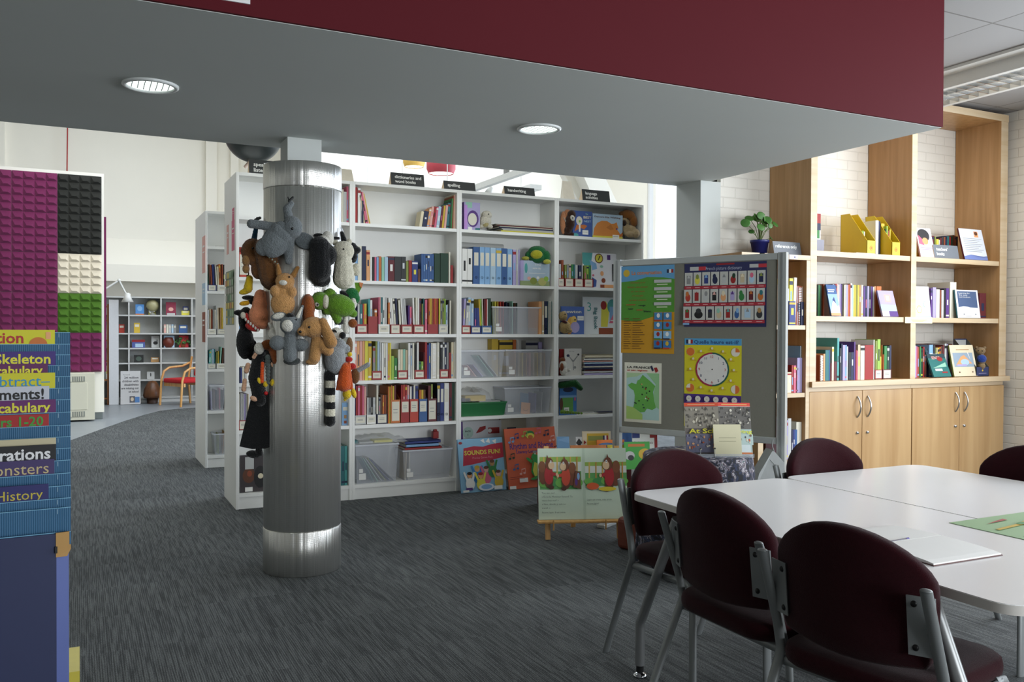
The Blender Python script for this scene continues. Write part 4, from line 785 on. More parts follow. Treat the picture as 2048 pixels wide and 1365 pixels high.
# soft toys on the shelves
def shelf_toy(label, anchor, yy, parts, dx=0): return toy('soft_toy', label, 'soft toy', anchor, at(*anchor, y=yy)+Vector((dx, 0, .004)), parts, 0, None)
shelf_toy('white fluffy owl toy beside the purple book', (971, 442), YW+.12, [('body', plush('#d5cfbe'), [('e', 970, 446, 13, 12, 11), ('e', 973, 433, 11, 9, 10), ('e', 962, 456, 6, 4, 6, 0, 12), ('e', 980, 456, 6, 4, 6, 0, 12)], 1), ('eye', M_eye, [('e', 977, 432, 1.3, 1.3, 1, 0, 18)]), ('belly', plush('#b5a775'), [('e', 971, 450, 7, 7, 4, 0, 16)])])
shelf_toy('green frog toy sitting on top of a picture book', (1076, 508), YW+.10, [('body', dgrn, [('e', 1074, 505, 18, 11, 11), ('e', 1074, 517, 17, 12, 11), ('e', 1092, 515, 9, 12, 8), ('e', 1058, 512, 8, 8, 8)], 1), ('belly', plush('#b3b02e'), [('e', 1073, 512, 12, 9, 5, 0, 20)]), ('foot', plush('#b9b84a'), [('e', 1051, 519, 8, 4, 5, 0, 14)]), ('foot', plush('#b9b84a'), [('e', 1094, 526, 8, 5, 5, 0, 16)])])
shelf_toy('dark brown squirrel toy with a big white eye and peach tail', (1130, 445), YW+.10, [('body', plush('#3a2317'), [('e', 1135, 447, 10, 16, 9), ('e', 1138, 432, 9, 10, 8), ('e', 1131, 462, 8, 8, 8), ('c', 1140, 470, 4, 1128, 470, 5)], 1), ('tail', plush('#c98a62'), [('e', 1122, 447, 7, 23, 6), ('e', 1130, 428, 7, 8, 5)]), ('eye', wht, [('e', 1140, 439, 4.5, 6, 3, -20, 15)]), ('pupil', M_eye, [('e', 1140.5, 439, 1.2, 1.8, 1, 0, 18)]), ('stripe', wht, [('c', 1123, 438, 1, 1129, 450, 1.2, 12)])], .025)
shelf_toy('lion toy with a shaggy mane at the end of the top shelf', (1262, 455), YW+.10, [('body', plush('#b9a27e'), [('e', 1255, 460, 9, 14, 9), ('e', 1253, 446, 10, 10, 9), ('e', 1263, 472, 9, 6, 8, 10, 14), ('e', 1275, 470, 8, 9, 8, 0, 12), ('e', 1266, 462, 10, 10, 8)], 1), ('mane', plush('#8f5a28'), [('e', 1259, 433, 15, 11, 9, 10), ('e', 1270, 444, 8, 13, 8, -10), ('e', 1250, 429, 9, 5, 6)]), ('nose', plush('#3b2a20'), [('e', 1252, 449, 5, 6, 4, 0, 16)]), ('eye', M_eye, [('e', 1259, 441, 1.4, 1.4, 1, 0, 17)])], -.02)
shelf_toy('cream teddy toy peeping beside the blue picture book', (1126, 650), YW+.08, [('body', plush('#b59a68'), [('e', 1122, 634, 9, 10, 9), ('e', 1126, 656, 12, 13, 10), ('e', 1134, 662, 7, 5, 7)], 1), ('bow', plush('#4a1a1e'), [('e', 1125, 645, 6, 3, 4, 20, 16)]), ('eye', M_eye, [('e', 1126, 630, 1.3, 1.3, 1, 0, 16)])], .02)
shelf_toy('brown and white dog toy beside the white book', (1124, 735), YW+.08, [('body', wht, [('e', 1122, 732, 8, 9, 8), ('e', 1124, 744, 8, 9, 8), ('e', 1132, 741, 6, 4, 6)], 1), ('ear', plush('#7a4426'), [('e', 1121, 721, 6, 5, 5), ('e', 1120, 735, 4, 8, 4, 0, 13)])], .02)
shelf_toy('green crocodile toy draped over a blue picture book', (1140, 775), YW+.07, [('body', plush('#1f5226'), [('c', 1122, 771, 7, 1150, 767, 7, 12), ('c', 1150, 767, 7, 1161, 777, 5, 12)], 1), ('tail', plush('#6f9436'), [('c', 1124, 824, 4, 1163, 826.5, 2.5, 14)])])
shelf_toy('small bear toy in a blue jersey standing in the display box', (1961, 708), YM+.02, [('body', plush('#8c7554'), [('e', 1961, 703, 9, 7, 7), ('e', 1963, 720, 8, 11, 7), ('e', 1963, 733, 7, 7, 6), ('e', 1954, 697, 3, 3, 2), ('e', 1968, 697, 3, 3, 2)], .8), ('jersey', plush('#23408f'), [('e', 1963, 719, 9, 9, 8)]), ('eye', M_eye, [('e', 1957, 702, 1.2, 1.2, 1, 0, 13), ('e', 1964, 703, 1.2, 1.2, 1, 0, 13)])])
# ------------------------------------------------------------------ storage tubs on the shelves
M_clear = clear('#e6eaf2', .2); M_rim = clear('#eef0f6', .5, 'clear_plastic_rim')
def tub(x0, x1, y, z, h, label, d=.23, mt=None, rim=None, sticker=True, lip=.012):
    t = thing('storage_tub', label, 'tub', (x0, y, z+.0006), 0, 'clear plastic tubs on the white shelves' if mt is None else None); w = x1-x0; k = .022; mt = mt or M_clear; rim = rim or M_rim; e = .002
    m = MB(); b = [(k, k), (w-k, k), (w-k, d-k), (k, d-k)]; tp = [(.004, .004), (w-.004, .004), (w-.004, d-.004), (.004, d-.004)]
    vs = [(a, c, 0) for a, c in b]+[(a, c, h-.006) for a, c in tp]; ctr = (w/2, d/2)
    vi = [(a+(e if a < w/2 else -e), c+(e if c < d/2 else -e), .002) for a, c in b]+[(a+(e if a < w/2 else -e), c+(e if c < d/2 else -e), h-.006) for a, c in tp]
    fs = [(i, (i+1) % 4, (i+1) % 4+4, i+4) for i in range(4)]
    m.add(vs, fs+[(3, 2, 1, 0)], mt); m.add(vi, [f[::-1] for f in fs]+[(0, 1, 2, 3)], mt); m.build('body', t)
    m = MB()
    for q in ((0, w, 0, .008), (0, w, d-.008, d)): m.box(*q, h-lip, h, rim)
    for q in ((0, .008), (w-.008, w)): m.box(*q, .008, d-.008, h-lip, h, rim)
    m.build('rim', t)
    if sticker:
        m = MB(); s = w*.06; m.box(s+k*.6, s+.07, -.0005+k*.62, .001+k*.62, h*.10, h*.26, paper('white')); m.box(s+k*.6, s+.045, -.0005+k*.5, .001+k*.5, h*.28, h*.38, paper('white')); m.build('label', t)
    return t
def tpx(p0, p1, ytop, ybot, y, z, label, **kw):
    a, b = at(p0, 682, y=y).x, at(p1, 682, y=y).x; a, b = clamp(a, b, y); zt = at((p0+p1)/2, ytop, y=y).z
    return tub(a, b, y, z, zt-z, label, **kw)
def slabs(label_fmt, x0, x1, y, z, specs, group, kind='booklet', cat='book'):
    """a few booklets standing or leaning inside a tub"""
    for i, (c, fx, h, lean, words) in enumerate(specs):
        w = .006; o = book_mesh(w, h, .15, c, 'b', i).build(kind, None, (x0+(x1-x0)*fx, y, z))
        o.rotation_euler = (0, math.radians(lean), 0); tag(o, label_fmt.format(words), cat, group)
yt = YW+.03
def X_(px): return at(px, 682, y=yt).x
def M_(px0, px1, yy=None): return None
tpx(711, 799, 889, 968, yt, ZS[5], 'wide clear tub on the lowest shelf, under a plastic bag of papers')
slabs('{} folder leaning in the tub under the plastic bag', X_(724), X_(790), yt+.035, ZS[5]+.005, [('teal', .40, .22, -28, 'teal'), ('mint', .52, .23, -32, 'mint green'), ('palegrey', .64, .24, -35, 'pale grey'), ('olive', .76, .25, -38, 'olive'), ('royal', .88, .26, -42, 'royal blue'), ('navy', 1.0, .26, -46, 'navy blue')], 'folders in the left tub')
tpx(806, 906, 899, 966, yt, ZS[5], 'clear tub with a pale picture in it and blue books piled on top')
slabs('{} board in the tub under the blue books', X_(812), X_(890), yt+.03, ZS[5]+.005, [('beige', .02, .22, 2, 'beige'), ('ivory', .10, .24, 2, 'ivory')], 'boards in the tub')
tpx(984, 1082, 614, 668.5, yt, ZS[2], 'clear tub standing beside the blue magazine boxes')
slabs('{} card folder in the clear tub beside the blue magazine boxes', X_(986), X_(1040), yt+.03, ZS[2]+.004, [('olive', .03, .275, 0, 'olive'), ('lemon', .12, .28, 0, 'lemon'), ('yellow', .22, .28, 0, 'yellow'), ('scarlet', .32, .28, 0, 'scarlet'), ('red', .42, .28, 0, 'red'), ('navy', .55, .275, 0, 'navy blue'), ('charcoal', .64, .27, 0, 'charcoal'), ('mint', .76, .285, 0, 'mint green'), ('brown', .86, .27, 0, 'brown'), ('darkgreen', .93, .27, 0, 'dark green')], 'card folders in the clear tub')
tpx(921, 1010, 701, 754, yt, ZS[3], 'clear tub of leaning folders on the fourth shelf, column side', d=.15)
slabs('{} leaning in the tub on the fourth shelf', X_(930), X_(1000), yt+.03, ZS[3]+.005, [('palepink', .36, .13, -40, 'pale pink folder'), ('lilac', .55, .14, -42, 'lilac folder'), ('mint', .85, .24, -40, 'mint green folder'), ('palegrey', .97, .25, -42, 'pale grey strip')], 'folders in the tub')
tpx(1011, 1106, 700, 754, yt, ZS[3], 'clear tub packed with tan booklets, fourth shelf', d=.15)
slabs('{} booklet packed upright in the tub on the fourth shelf', X_(1032), X_(1102), yt+.03, ZS[3]+.004, [(c, .02+.105*i, .205, 0, w_) for i, (c, w_) in enumerate([('tan', 'first tan'), ('beige', 'first beige'), ('yellow', 'first yellow'), ('tan', 'second tan'), ('palepink', 'pale pink'), ('beige', 'second beige'), ('yellow', 'second yellow'), ('cream', 'cream'), ('tan', 'third tan')])], 'booklets in the packed tub')
DEP = .085
row('the fourth shelf '+H1, 'from the column end', 'boxed books behind the tubs', 900, 4.55, yt+.155, ZS[3], '380 440 340 yellow b; 450 570 330 yellow b; 575 602 330 orange b; 606 630 325 white w; 690 800 320 palegrey b; 805 840 305 lilac b; 850 900 300 orange b; 905 925 305 blue b')
DEP = None
tpx(1009, 1106, 775, 829, yt, .619, 'clear tub with a paper face in it, fifth shelf')
slabs('{} sheet inside the tub with a paper face', X_(1020), X_(1100), yt+.05, .624, [('lilac', .7, .17, 2, 'lilac'), ('skyblue', .5, .17, 2, 'sky blue'), ('palegrey', .85, .18, 2, 'pale grey')], 'sheets in the tub')
M_tray = mat('#1d6a3a', .4)
tpx(921, 1015, 805, 833, yt, .619, 'low dark green plastic tray on the fifth shelf', mt=M_tray, rim=M_tray, sticker=False)
tag(book_mesh(.02, .2, .15, 'palegrey', 'b', 5).build('book', None, (X_(962), yt+.03, .745), (0, PI/2, 0)), 'grey book lying on top of the green tray', 'book')
m = MB(); m.box(0, .09, 0, .003, 0, .1, paper('peach')); m.add([(.045+.025*math.cos(a), -.001, .045+.02*math.sin(a)) for a in [PI+PI*i/8 for i in range(9)]]+[(.045+.021*math.cos(a), -.001, .045+.016*math.sin(a)) for a in [PI+PI*i/8 for i in range(9)]], [(i, i+1, i+10, i+9) for i in range(8)], paper('brown'))
tag(m.build('smiling_mask', None, (X_(1045), yt+.026, .624), (-.1, .1, 0)), 'peach paper face with a smile inside the clear tub', 'paper cut-out')
tpx(419, 452, 771, 815, 8.90, .554, 'clear tub of pencils and folders on the bookcase in the row behind', sticker=False)
tpx(427, 455, 868, 912, 8.90, .116, 'pale tub on the lowest shelf of the bookcase in the row behind', sticker=False)
xx = at(420, 682, y=8.98).x
slabs('{} folder in the tub of pencils in the row behind', xx, xx+.18, 8.98, .559, [('lilac', .05, .18, 0, 'lilac'), ('maroon', .2, .2, 0, 'maroon'), ('navy', .35, .19, 0, 'navy blue'), ('pink', .5, .21, 0, 'pink'), ('charcoal', .65, .19, 0, 'charcoal'), ('palegrey', .8, .2, 0, 'pale grey')], 'folders in the pencil tub')
xx = at(428, 682, y=8.98).x
slabs('{} booklet in the pale tub of the row behind', xx+.03, xx+.2, 8.98, .121, [('olive', .05, .2, 0, 'olive'), ('tan', .3, .22, 4, 'tan'), ('beige', .55, .24, 4, 'beige'), ('darkgreen', .8, .24, 5, 'dark green')], 'booklets in the pale tub')
# plastic bags
def bag(x0, x1, y0, z, h, label, inside, seed):
    r = random.Random(seed); w = x1-x0; m = MB(); n = 12; d = .2
    top = [[(w*i/n, d*j/5, h*(.35+.65*math.sin(PI*min(1, max(0, (i+.5)/n)))**.5)*(.7+.6*r.random()) if 0 < i < n and 0 < j < 5 else .004) for j in range(6)] for i in range(n+1)]
    vs = [p for q in top for p in q]; m.add(vs, [(i*6+j, (i+1)*6+j, (i+1)*6+j+1, i*6+j+1) for i in range(n) for j in range(5)], clear('#f2f4f6', .25, 'thin_bag'), True)
    m.quad((0, 0, .003), (w, 0, .003), (w, d, .003), (0, d, .003), clear('#f2f4f6', .25, 'thin_bag'))
    o = tag(m.build('plastic_bag', None, (x0, y0, z)), label, 'plastic bag')
    for i, (c, fx, fw, hh) in enumerate(inside):
        b = MB(); b.box(w*fx, w*(fx+fw), .03, .15, .004, hh, paper(c)); b.build('contents', o)
bag(X_(711), X_(818), yt+.01, at(755, 888, y=yt).z, .06, 'clear bag of papers lying on the wide tub', [('teal', .0, .08, .03), ('lemon', .38, .34, .022), ('palegrey', .1, .25, .015)], 3)
bag(X_(922), X_(990), yt+.02, at(955, 805, y=yt).z+.002, .10, 'clear bag with a yellow strip lying on the green tray', [('yellow', .2, .6, .05), ('navy', .1, .25, .03)], 5)
# books piled on the picture tub, magazines lying flat, stacks
def flat(name, label, x0, x1, y, z, d, t, col, cat='book', group=None, rz=0):
    m = MB(); m.box(0, x1-x0, 0, d, 0, t*.14, paper(col)); m.box(0, x1-x0, 0, d, t*.86, t, paper(col)); m.box(.002, x1-x0-.002, .003, d-.002, t*.14, t*.86, M_page); m.box(0, x1-x0, 0, .002, 0, t, paper(col)) if t > .008 else None
    return tag(m.build(name, None, (x0, y, z), (0, 0, rz)), label, cat, group)
zb_ = at(855, 900, y=yt).z+.003
for i, (a, b, t_, c) in enumerate([(812, 886, .020, 'red'), (815, 880, .026, 'skyblue'), (812, 884, .024, 'royal')]):
    flat('book', f'{cname(c)} book lying in the pile on the picture tub', X_(a), X_(b), yt+.02, zb_+[0, .021, .048][i], .19, t_, c)
m = MB(); m.box(0, .05, 0, .05, 0, .06, mat('red', .4)); m.box(.01, .04, .01, .04, .06, .075, mat('red', .4)); tag(bevel(m.build('red_tin', None, (X_(876), yt+.1, zb_+.073)), .004), 'small red tin on top of the pile on the picture tub', 'tin')
z_ = ZS[0]+.001
for i, (c, a, t_) in enumerate([('lemon', 1000, .012), ('ivory', 1004, .009), ('palegrey', 1002, .010), ('navy', 996, .011), ('ivory', 998, .006), ('maroon', 994, .010), ('black', 990, .007)]):
    flat('magazine', f'{cname(c)} magazine in the flat pile on the top shelf under the handwriting sign', X_(a), XU[3]-.026, yt-.015+.003*i, z_, .24, t_, c, 'magazine', 'magazines lying flat on the top shelf'); z_ += t_+.0004
z_ = ZS[3]+.001
for i, (c, t_, a) in enumerate([('lilac', .018, 1170), ('palegrey', .02, 1168), ('maroon', .012, 1172), ('navy', .016, 1166), ('ivory', .016, 1170), ('royal', .016, 1172), ('paleblue', .018, 1170), ('palepink', .014, 1168), ('white', .022, 1170), ('cream', .03, 1172)]):
    flat('magazine', f'{cname(c)} magazine in the stack beside the white dog book', X_(a), X_(1243), yt+.01+.002*(i % 3), z_, .2, t_, c, 'magazine', 'stack of magazines on the language bookcase'); z_ += t_+.0004
flat('booklet', 'thin white booklet lying flat beside the blue crocodile book', X_(1165), X_(1240), yt+.03, ZS[4]+.001, .18, .006, 'white')
flat('booklet', 'thin navy booklet lying under the thin white booklet edge', X_(1200), X_(1244), yt+.005, ZS[4]+.0075, .1, .005, 'navy')
flat('magazine', 'white magazine lying on the second shelf in the row behind', at(432, 682, y=8.95).x, at(452, 682, y=8.95).x+.1, 8.95, 2.161, .2, .012, 'white', 'magazine')
m = MB(); m.tube([(0, 0, 0), (.47, 0, 0)], .028, paper('palegrey'), 16); tag(m.build('paper_roll', None, (X_(926), YW+.24, ZS[1]+.345)), 'long roll of white paper lying along the back above the blue binders', 'paper roll')
m = MB(); m.box(0, .47, 0, .02, 0, .316, paper('palegrey')); tag(m.build('box_file', None, (X_(926), YW+.245, ZS[1]+.0005)), 'pale backing board standing behind the blue binders', 'board')

# ------------------------------------------------------------------ picture books shown face on
def pbook(label, x, y, z, w, h, shapes, col, tilt=0, rz=0, t=.012, name='picture_book', cat='picture book', group=None, roll=0, stick=None):
    m = MB(); c = paper(col); m.box(0, w, 0, .002, 0, h, c); m.box(0, w, t-.002, t, 0, h, c); m.box(0, .002, 0, t, 0, h, c); m.box(.002, w-.003, .002, t-.002, .003, h-.003, M_page)
    art(m, w, h, shapes)
    o = m.build(name, None, (x, y, z+t*math.sin(math.radians(tilt))), (-math.radians(tilt), math.radians(roll), math.radians(rz)))
    if stick:
        m = MB(); m.box(w*stick[0], w*stick[2], -.003, -.002, h*stick[1], h*stick[3], paper('white')); m.box(w*stick[0]+.006, w*stick[2]-.01, -.0034, -.003, h*(stick[1]+stick[3])/2, h*(stick[1]+stick[3])/2+.003, paper('grey')); m.build('sticker', o)
    return tag(o, label, cat, group)
def pb(px0, ytop, px1, ybot, y):
    a = at(px0, ybot, y=y); b = at(px1, ybot, y=y); c = at(px0, ytop, y=y); return a.x, y, a.z, b.x-a.x, c.z-a.z
def on(zz, q): return q[0], q[1], zz+.0006, q[3], q[4]+q[2]-zz
y5 = YW+.06
q = on(ZS[0], pb(928, 404, 960, 459, y5)); pbook('purple boxed book with a fluffy picture beside the white owl toy', *q, [('r', 0, 0, 1, 1, 'lilac'), ('r', .1, .8, .5, 1, 'mint'), ('r', 0, .05, .2, .9, '#b98ad0'), ('e', .55, .42, .36, .3, 'purple'), ('e', .52, .4, .28, .22, 'ivory'), ('r', .25, .0, .5, .12, 'white'), ('r', .7, .0, 1, .1, 'teal')], 'purple', 0, 0, .05)
q = on(ZS[1], pb(1040, 521, 1099, 571, y5)); pbook('pastel picture book about a frog with the frog toy on top', *q, [('r', 0, 0, 1, 1, '#a9bccb'), ('r', 0, 0, .12, 1, 'lilac'), ('t', 'A frog', .5, .82, .1, 'white', True), ('t', 'some day', .42, .68, .1, 'white', True), ('r', .3, .5, .85, .52, 'white'), ('e', .2, .7, .05, .2, 'turquoise'), ('r', 0, 0, 1, .2, '#8a9a6a'), ('e', .45, .2, .12, .14, 'olive'), ('e', .75, .18, .14, .16, '#b3b06a'), ('e', .3, .3, .06, .07, 'palepink'), ('e', .88, .3, .08, .1, 'lime'), ('e', .6, .33, .05, .06, 'white')], 'lilac')
q = on(ZS[0], pb(1145, 421, 1184, 473, y5)); pbook('blue picture book with a white bird, title the best nest', *q, [('r', 0, 0, 1, 1, '#3a5596'), ('e', .34, .62, .16, .17, 'ivory'), ('e', .36, .6, .05, .05, 'lime'), ('p', [(.1, .2), (.2, .45), (.6, .48), (.75, .44), (.6, .3), (.4, .35)], 'orange'), ('r', .32, .2, .4, .5, 'white'), ('t', 'The', .65, .87, .07, 'mint', True), ('t', 'BEST', .55, .72, .13, 'cream', True, .4), ('t', 'NEST', .58, .58, .1, 'paleblue', True, .36), ('e', .15, .06, .15, .08, 'turquoise')], 'blue', stick=(.5, .1, .8, .27))
q = on(ZS[0], pb(1185, 427, 1245, 479, y5)); pbook('wide picture book with a big orange cat lying down', *q, [('r', 0, 0, 1, 1, '#a9c0d4'), ('r', 0, 0, 1, .1, 'lemon'), ('p', [(.02, .1), (.05, .4), (.15, .62), (.3, .72), (.48, .72), (.62, .62), (.72, .64), (.8, .7), (.82, .6), (.86, .45), (.8, .42), (.9, .25), (.95, .1)], '#cf8238'), ('p', [(.45, .45), (.6, .6), (.7, .4), (.6, .35)], '#b9702c'), ('e', .8, .42, .03, .03, 'purple'), ('t', 'Dance’s Kia Wishing', .06, .85, .09, 'brown', True, .86), ('p', [(.84, .1), (1, .12), (1, .3)], 'orange')], 'paleblue', stick=(.66, .02, .88, .17))
q = on(ZS[1], pb(1166, 505, 1234, 575, YW+.09)); pbook('white activity book with coloured badges and a teal corner', *q, [('r', 0, 0, 1, 1, '#e4e4ea'), ('p', [(0, 1), (0, .7), (.2, .45), (.3, 1)], 'turquoise'), ('p', [(.2, .8), (.4, .7), (.42, .55), (.28, .5)], 'skyblue'), ('c', .48, .85, .045, 'maroon'), ('c', .48, .85, .037, 'lemon'), ('p', [(.44, .78), (.47, .8), (.53, .92), (.5, .93)], 'black'), ('r', .72, .82, .82, .96, 'purple'), ('p', [(.16, .2), (.28, .3), (.4, .22), (.38, .04), (.24, .0)], '#3d5aa0'), ('e', .56, .42, .05, .07, 'peach'), ('e', .6, .22, .06, .07, 'rust'), ('e', .55, .62, .05, .04, 'mint'), ('r', .5, 0, 1, .1, 'peach'), ('r', .5, 0, .62, .1, 'rust'), ('e', .3, .36, .03, .03, 'pink'), ('r', .86, .2, .95, .7, 'charcoal')], 'ivory', 3)
q = on(ZS[2], pb(1122, 613, 1168, 669, y5)); pbook('blue picture book with a yellow giraffe, title newton', *q, [('r', 0, 0, 1, 1, '#4a66a8'), ('t', 'newton', .12, .76, .16, 'ivory', True, .76), ('e', .45, .35, .2, .28, '#d8a445'), ('e', .55, .5, .12, .16, '#e3bd62'), ('e', .35, .15, .12, .16, '#c98a3c'), ('e', .6, .25, .2, .2, 'lilac'), ('e', .6, .52, .03, .03, 'black')], 'blue', stick=(.7, .5, .98, .66))
q = on(ZS[2], pb(1166, 594, 1240, 670, YW+.1)); pbook('large white book lettered big book with bright drawings', *q, [('r', 0, 0, 1, 1, '#d9dde0'), ('t', '3', .12, .62, .34, 'turquoise'), ('p', [(.48, .2), (.5, .75), (.62, .9), (.72, .7), (.66, .2)], 'lemon'), ('e', .56, .78, .08, .12, 'red'), ('e', .8, .75, .14, .2, 'turquoise'), ('r', .72, .3, .95, .75, 'skyblue'), ('p', [(.7, .3), (.82, .55), (.98, .3)], 'pink'), ('r', .74, .36, .94, .39, 'white'), ('r', .42, 0, 1, .17, 'rust')], 'palegrey', 2)
m = MB(); text(m, 'Big Book', 0, 0, .05, paper('teal'), None, True, .2); o = tag(m.build('lettering', None, None), 'x', 'x')
LABELS.pop('x'); bk = [b for b in COL.objects if b.get('label') == 'large white book lettered big book with bright drawings'][0]
del o['label'], o['category']; o.parent = bk; o.location = (.12, -.004, .245); o.rotation_euler = (0, PI/2, 0); o.name = 'title'
q = on(ZS[3], pb(1129, 698, 1163, 754, y5)); pbook('white book with a thin tree drawing beside the dog toy', *q, [('r', 0, 0, 1, 1, '#d6d3cc'), ('p', [(.5, .2), (.47, .6), (.5, .6), (.55, .2)], 'grey'), ('p', [(.47, .5), (.25, .7), (.28, .72), (.5, .55)], 'grey'), ('p', [(.5, .55), (.75, .75), (.78, .72), (.53, .5)], 'grey'), ('e', .2, .74, .09, .05, 'navy'), ('e', .8, .78, .06, .04, 'charcoal'), ('e', .6, .3, .08, .05, 'grey'), ('t', 'little tree', .25, .88, .06, 'grey')], 'ivory')
q = on(ZS[3], pb(1119, 699, 1129, 754, YW+.1)); pbook('narrow red book standing behind the white tree book', *q, [('r', 0, 0, 1, 1, 'red')], 'red')
q = on(ZS[4], pb(1119, 768, 1153, 828, y5)); pbook('blue picture book with a green meadow under the crocodile toy', *q, [('r', 0, 0, 1, 1, '#3f76b5'), ('r', .15, .1, .8, .55, '#5f9a4a'), ('r', 0, .55, 1, .62, 'skyblue'), ('e', .5, .8, .3, .08, 'navy'), ('e', .1, .35, .1, .2, 'brown'), ('e', .9, .5, .05, .06, 'pink')], 'blue', stick=(.25, .1, .55, .24))
q = on(ZS[5], pb(480, 912, 530, 986, YW+.05)); pbook('dark picture book on the lowest shelf behind the column', *q, [('r', 0, 0, 1, 1, '#3a3335'), ('e', .35, .45, .25, .2, 'brown'), ('e', .38, .5, .1, .08, 'rust'), ('e', .8, .4, .25, .3, 'black'), ('c', .82, .42, .02, 'cream'), ('r', .2, .62, .55, .95, 'palegrey'), ('r', .2, .02, .5, .14, 'white')], 'navy')
q = on(ZS[4], pb(684, 806, 697, 852, YW+.05)); pbook('pale blue album with small photos beside the column', *q, [('r', 0, 0, 1, 1, 'skyblue'), ('r', .15, .65, .85, .8, 'ivory'), ('r', .3, .3, .7, .45, 'tan'), ('r', .3, .08, .7, .2, 'rust')], 'skyblue')
# big boards and big books low down
q = on(ZS[5], pb(921, 840, 1005, 905, YW+.2)); pbook('white game board lettered pack with red cars behind the big books', q[0], q[1], q[2], q[3], .44, [('r', 0, 0, 1, 1, '#cfd0d2'), ('r', 0, 0, .08, 1, 'purple'), ('c', .2, .78, .05, '#a9c4b8'), ('t', 'PACK', .13, .79, .05, 'black', True), ('t', '1', .19, .72, .06, 'black', True), ('p', [(.38, .76), (.48, .88), (.62, .9), (.62, .84), (.5, .78)], 'red'), ('r', .68, .74, .95, .86, 'red'), ('c', .72, .8, .018, 'white'), ('r', .08, .5, 1, .66, 'skyblue'), ('r', .7, .5, .95, .6, 'red')], 'palegrey', 4, 0, .01, 'game_board', 'board')
q = on(ZS[5], pb(1003, 838, 1055, 905, YW+.21)); pbook('cream game board with a small blue picture behind the big books', q[0], q[1], q[2], q[3], .45, [('r', 0, 0, 1, 1, '#c9c4b2'), ('r', .25, .68, .6, .82, 'navy'), ('e', .5, .74, .12, .05, 'white'), ('r', .3, .66, .5, .7, 'maroon')], 'cream', 4, 0, .01, 'game_board', 'board')
b1 = [('r', 0, 0, 1, 1, '#88b8d6'), ('p', [(.08, .5), (.12, .83), (.35, .86), (.55, .84), (.75, .88), (1, .9), (1, .62), (.6, .56), (.3, .52)], '#b4293f'), ('t', 'SOUNDS FUN!', .13, .70, .115, 'lemon', True, .8), ('t', 'Phonics Games Pack', .3, .62, .055, '#d98a94', False, .45), ('e', .06, .93, .04, .025, 'red'), ('p', [(.5, .96), (.58, .99), (.6, .9)], 'white'), ('p', [(.62, .93), (.7, 1), (.72, .9)], 'white'), ('p', [(.76, .94), (.86, .97), (.84, .88)], 'white')]
for cx_, cz_, bc, hc, hr in ((.38, .33, '#2f7fbf', 'peach', 'yellow'), (.58, .31, 'pink', 'palepink', 'brown'), (.72, .42, 'green', 'tan', 'brown'), (.84, .22, 'yellow', 'palepink', 'brown'), (.2, .22, 'white', 'peach', 'black'), (.44, .2, 'lemon', 'peach', 'red')):
    b1 += [('e', cx_, cz_-.06, .1, .11, bc), ('e', cx_, cz_+.1, .055, .055, hc), ('e', cx_, cz_+.135, .055, .03, hr), ('p', [(cx_-.08, cz_), (cx_-.14, cz_+.16), (cx_-.10, cz_+.17), (cx_-.04, cz_+.03)], bc), ('p', [(cx_+.08, cz_), (cx_+.13, cz_+.15), (cx_+.09, cz_+.16), (cx_+.04, cz_+.03)], bc)]
b1 += [('e', .55, .08, .17, .07, '#d9dee4'), ('e', .55, .085, .12, .045, 'skyblue'), ('r', .1, .04, .24, .09, 'purple'), ('r', .72, .02, .9, .09, 'white'), ('r', .03, .01, .16, .05, 'white')]
b1 = [(s[0], s[1], s[2], s[3], s[4], s[5]) if s[0] == 'e' else s for s in b1]
b1 = b1[:9]+[x for x in b1[9:] if True]
pbook('blue big book lettered sounds fun, leaning against the shelves on the floor', 2.827, 6.61, .0, .418, .445, b1, 'skyblue', 12, 1, .014, 'big_book', 'big book', 'big books leaning on the bookcase')
b2 = [('r', 0, 0, 1, 1, '#d0613f'), ('t', 'Rhythm and Rhyme', .08, .655, .14, 'purple', True, .86), ('t', 'Literacy Lesson Book', .2, .58, .07, 'purple', True, .6), ('e', .5, .9, .08, .05, 'green'), ('e', .5, .86, .08, .05, 'lemon'), ('e', .5, .84, .05, .035, 'orange')]
def note(x, z, c): return [('e', x, z, .025, .018, c), ('e', x+.07, z+.012, .025, .018, c), ('r', x+.017, z, x+.025, z+.08, c), ('r', x+.087, z+.012, x+.095, z+.092, c), ('p', [(x+.017, z+.08), (x+.095, z+.092), (x+.095, z+.075), (x+.017, z+.063)], c)]
for x_, z_n, c_ in ((.18, .83, 'royal'), (.08, .77, 'skyblue'), (.62, .9, 'pink'), (.78, .86, 'navy'), (.88, .76, 'palepink'), (.06, .50, 'darkgreen'), (.12, .32, 'blue'), (.24, .24, 'palepink'), (.34, .86, 'lime'), (.92, .58, 'maroon')): b2 += note(x_, z_n, c_)
cg = '#2f8f3f'
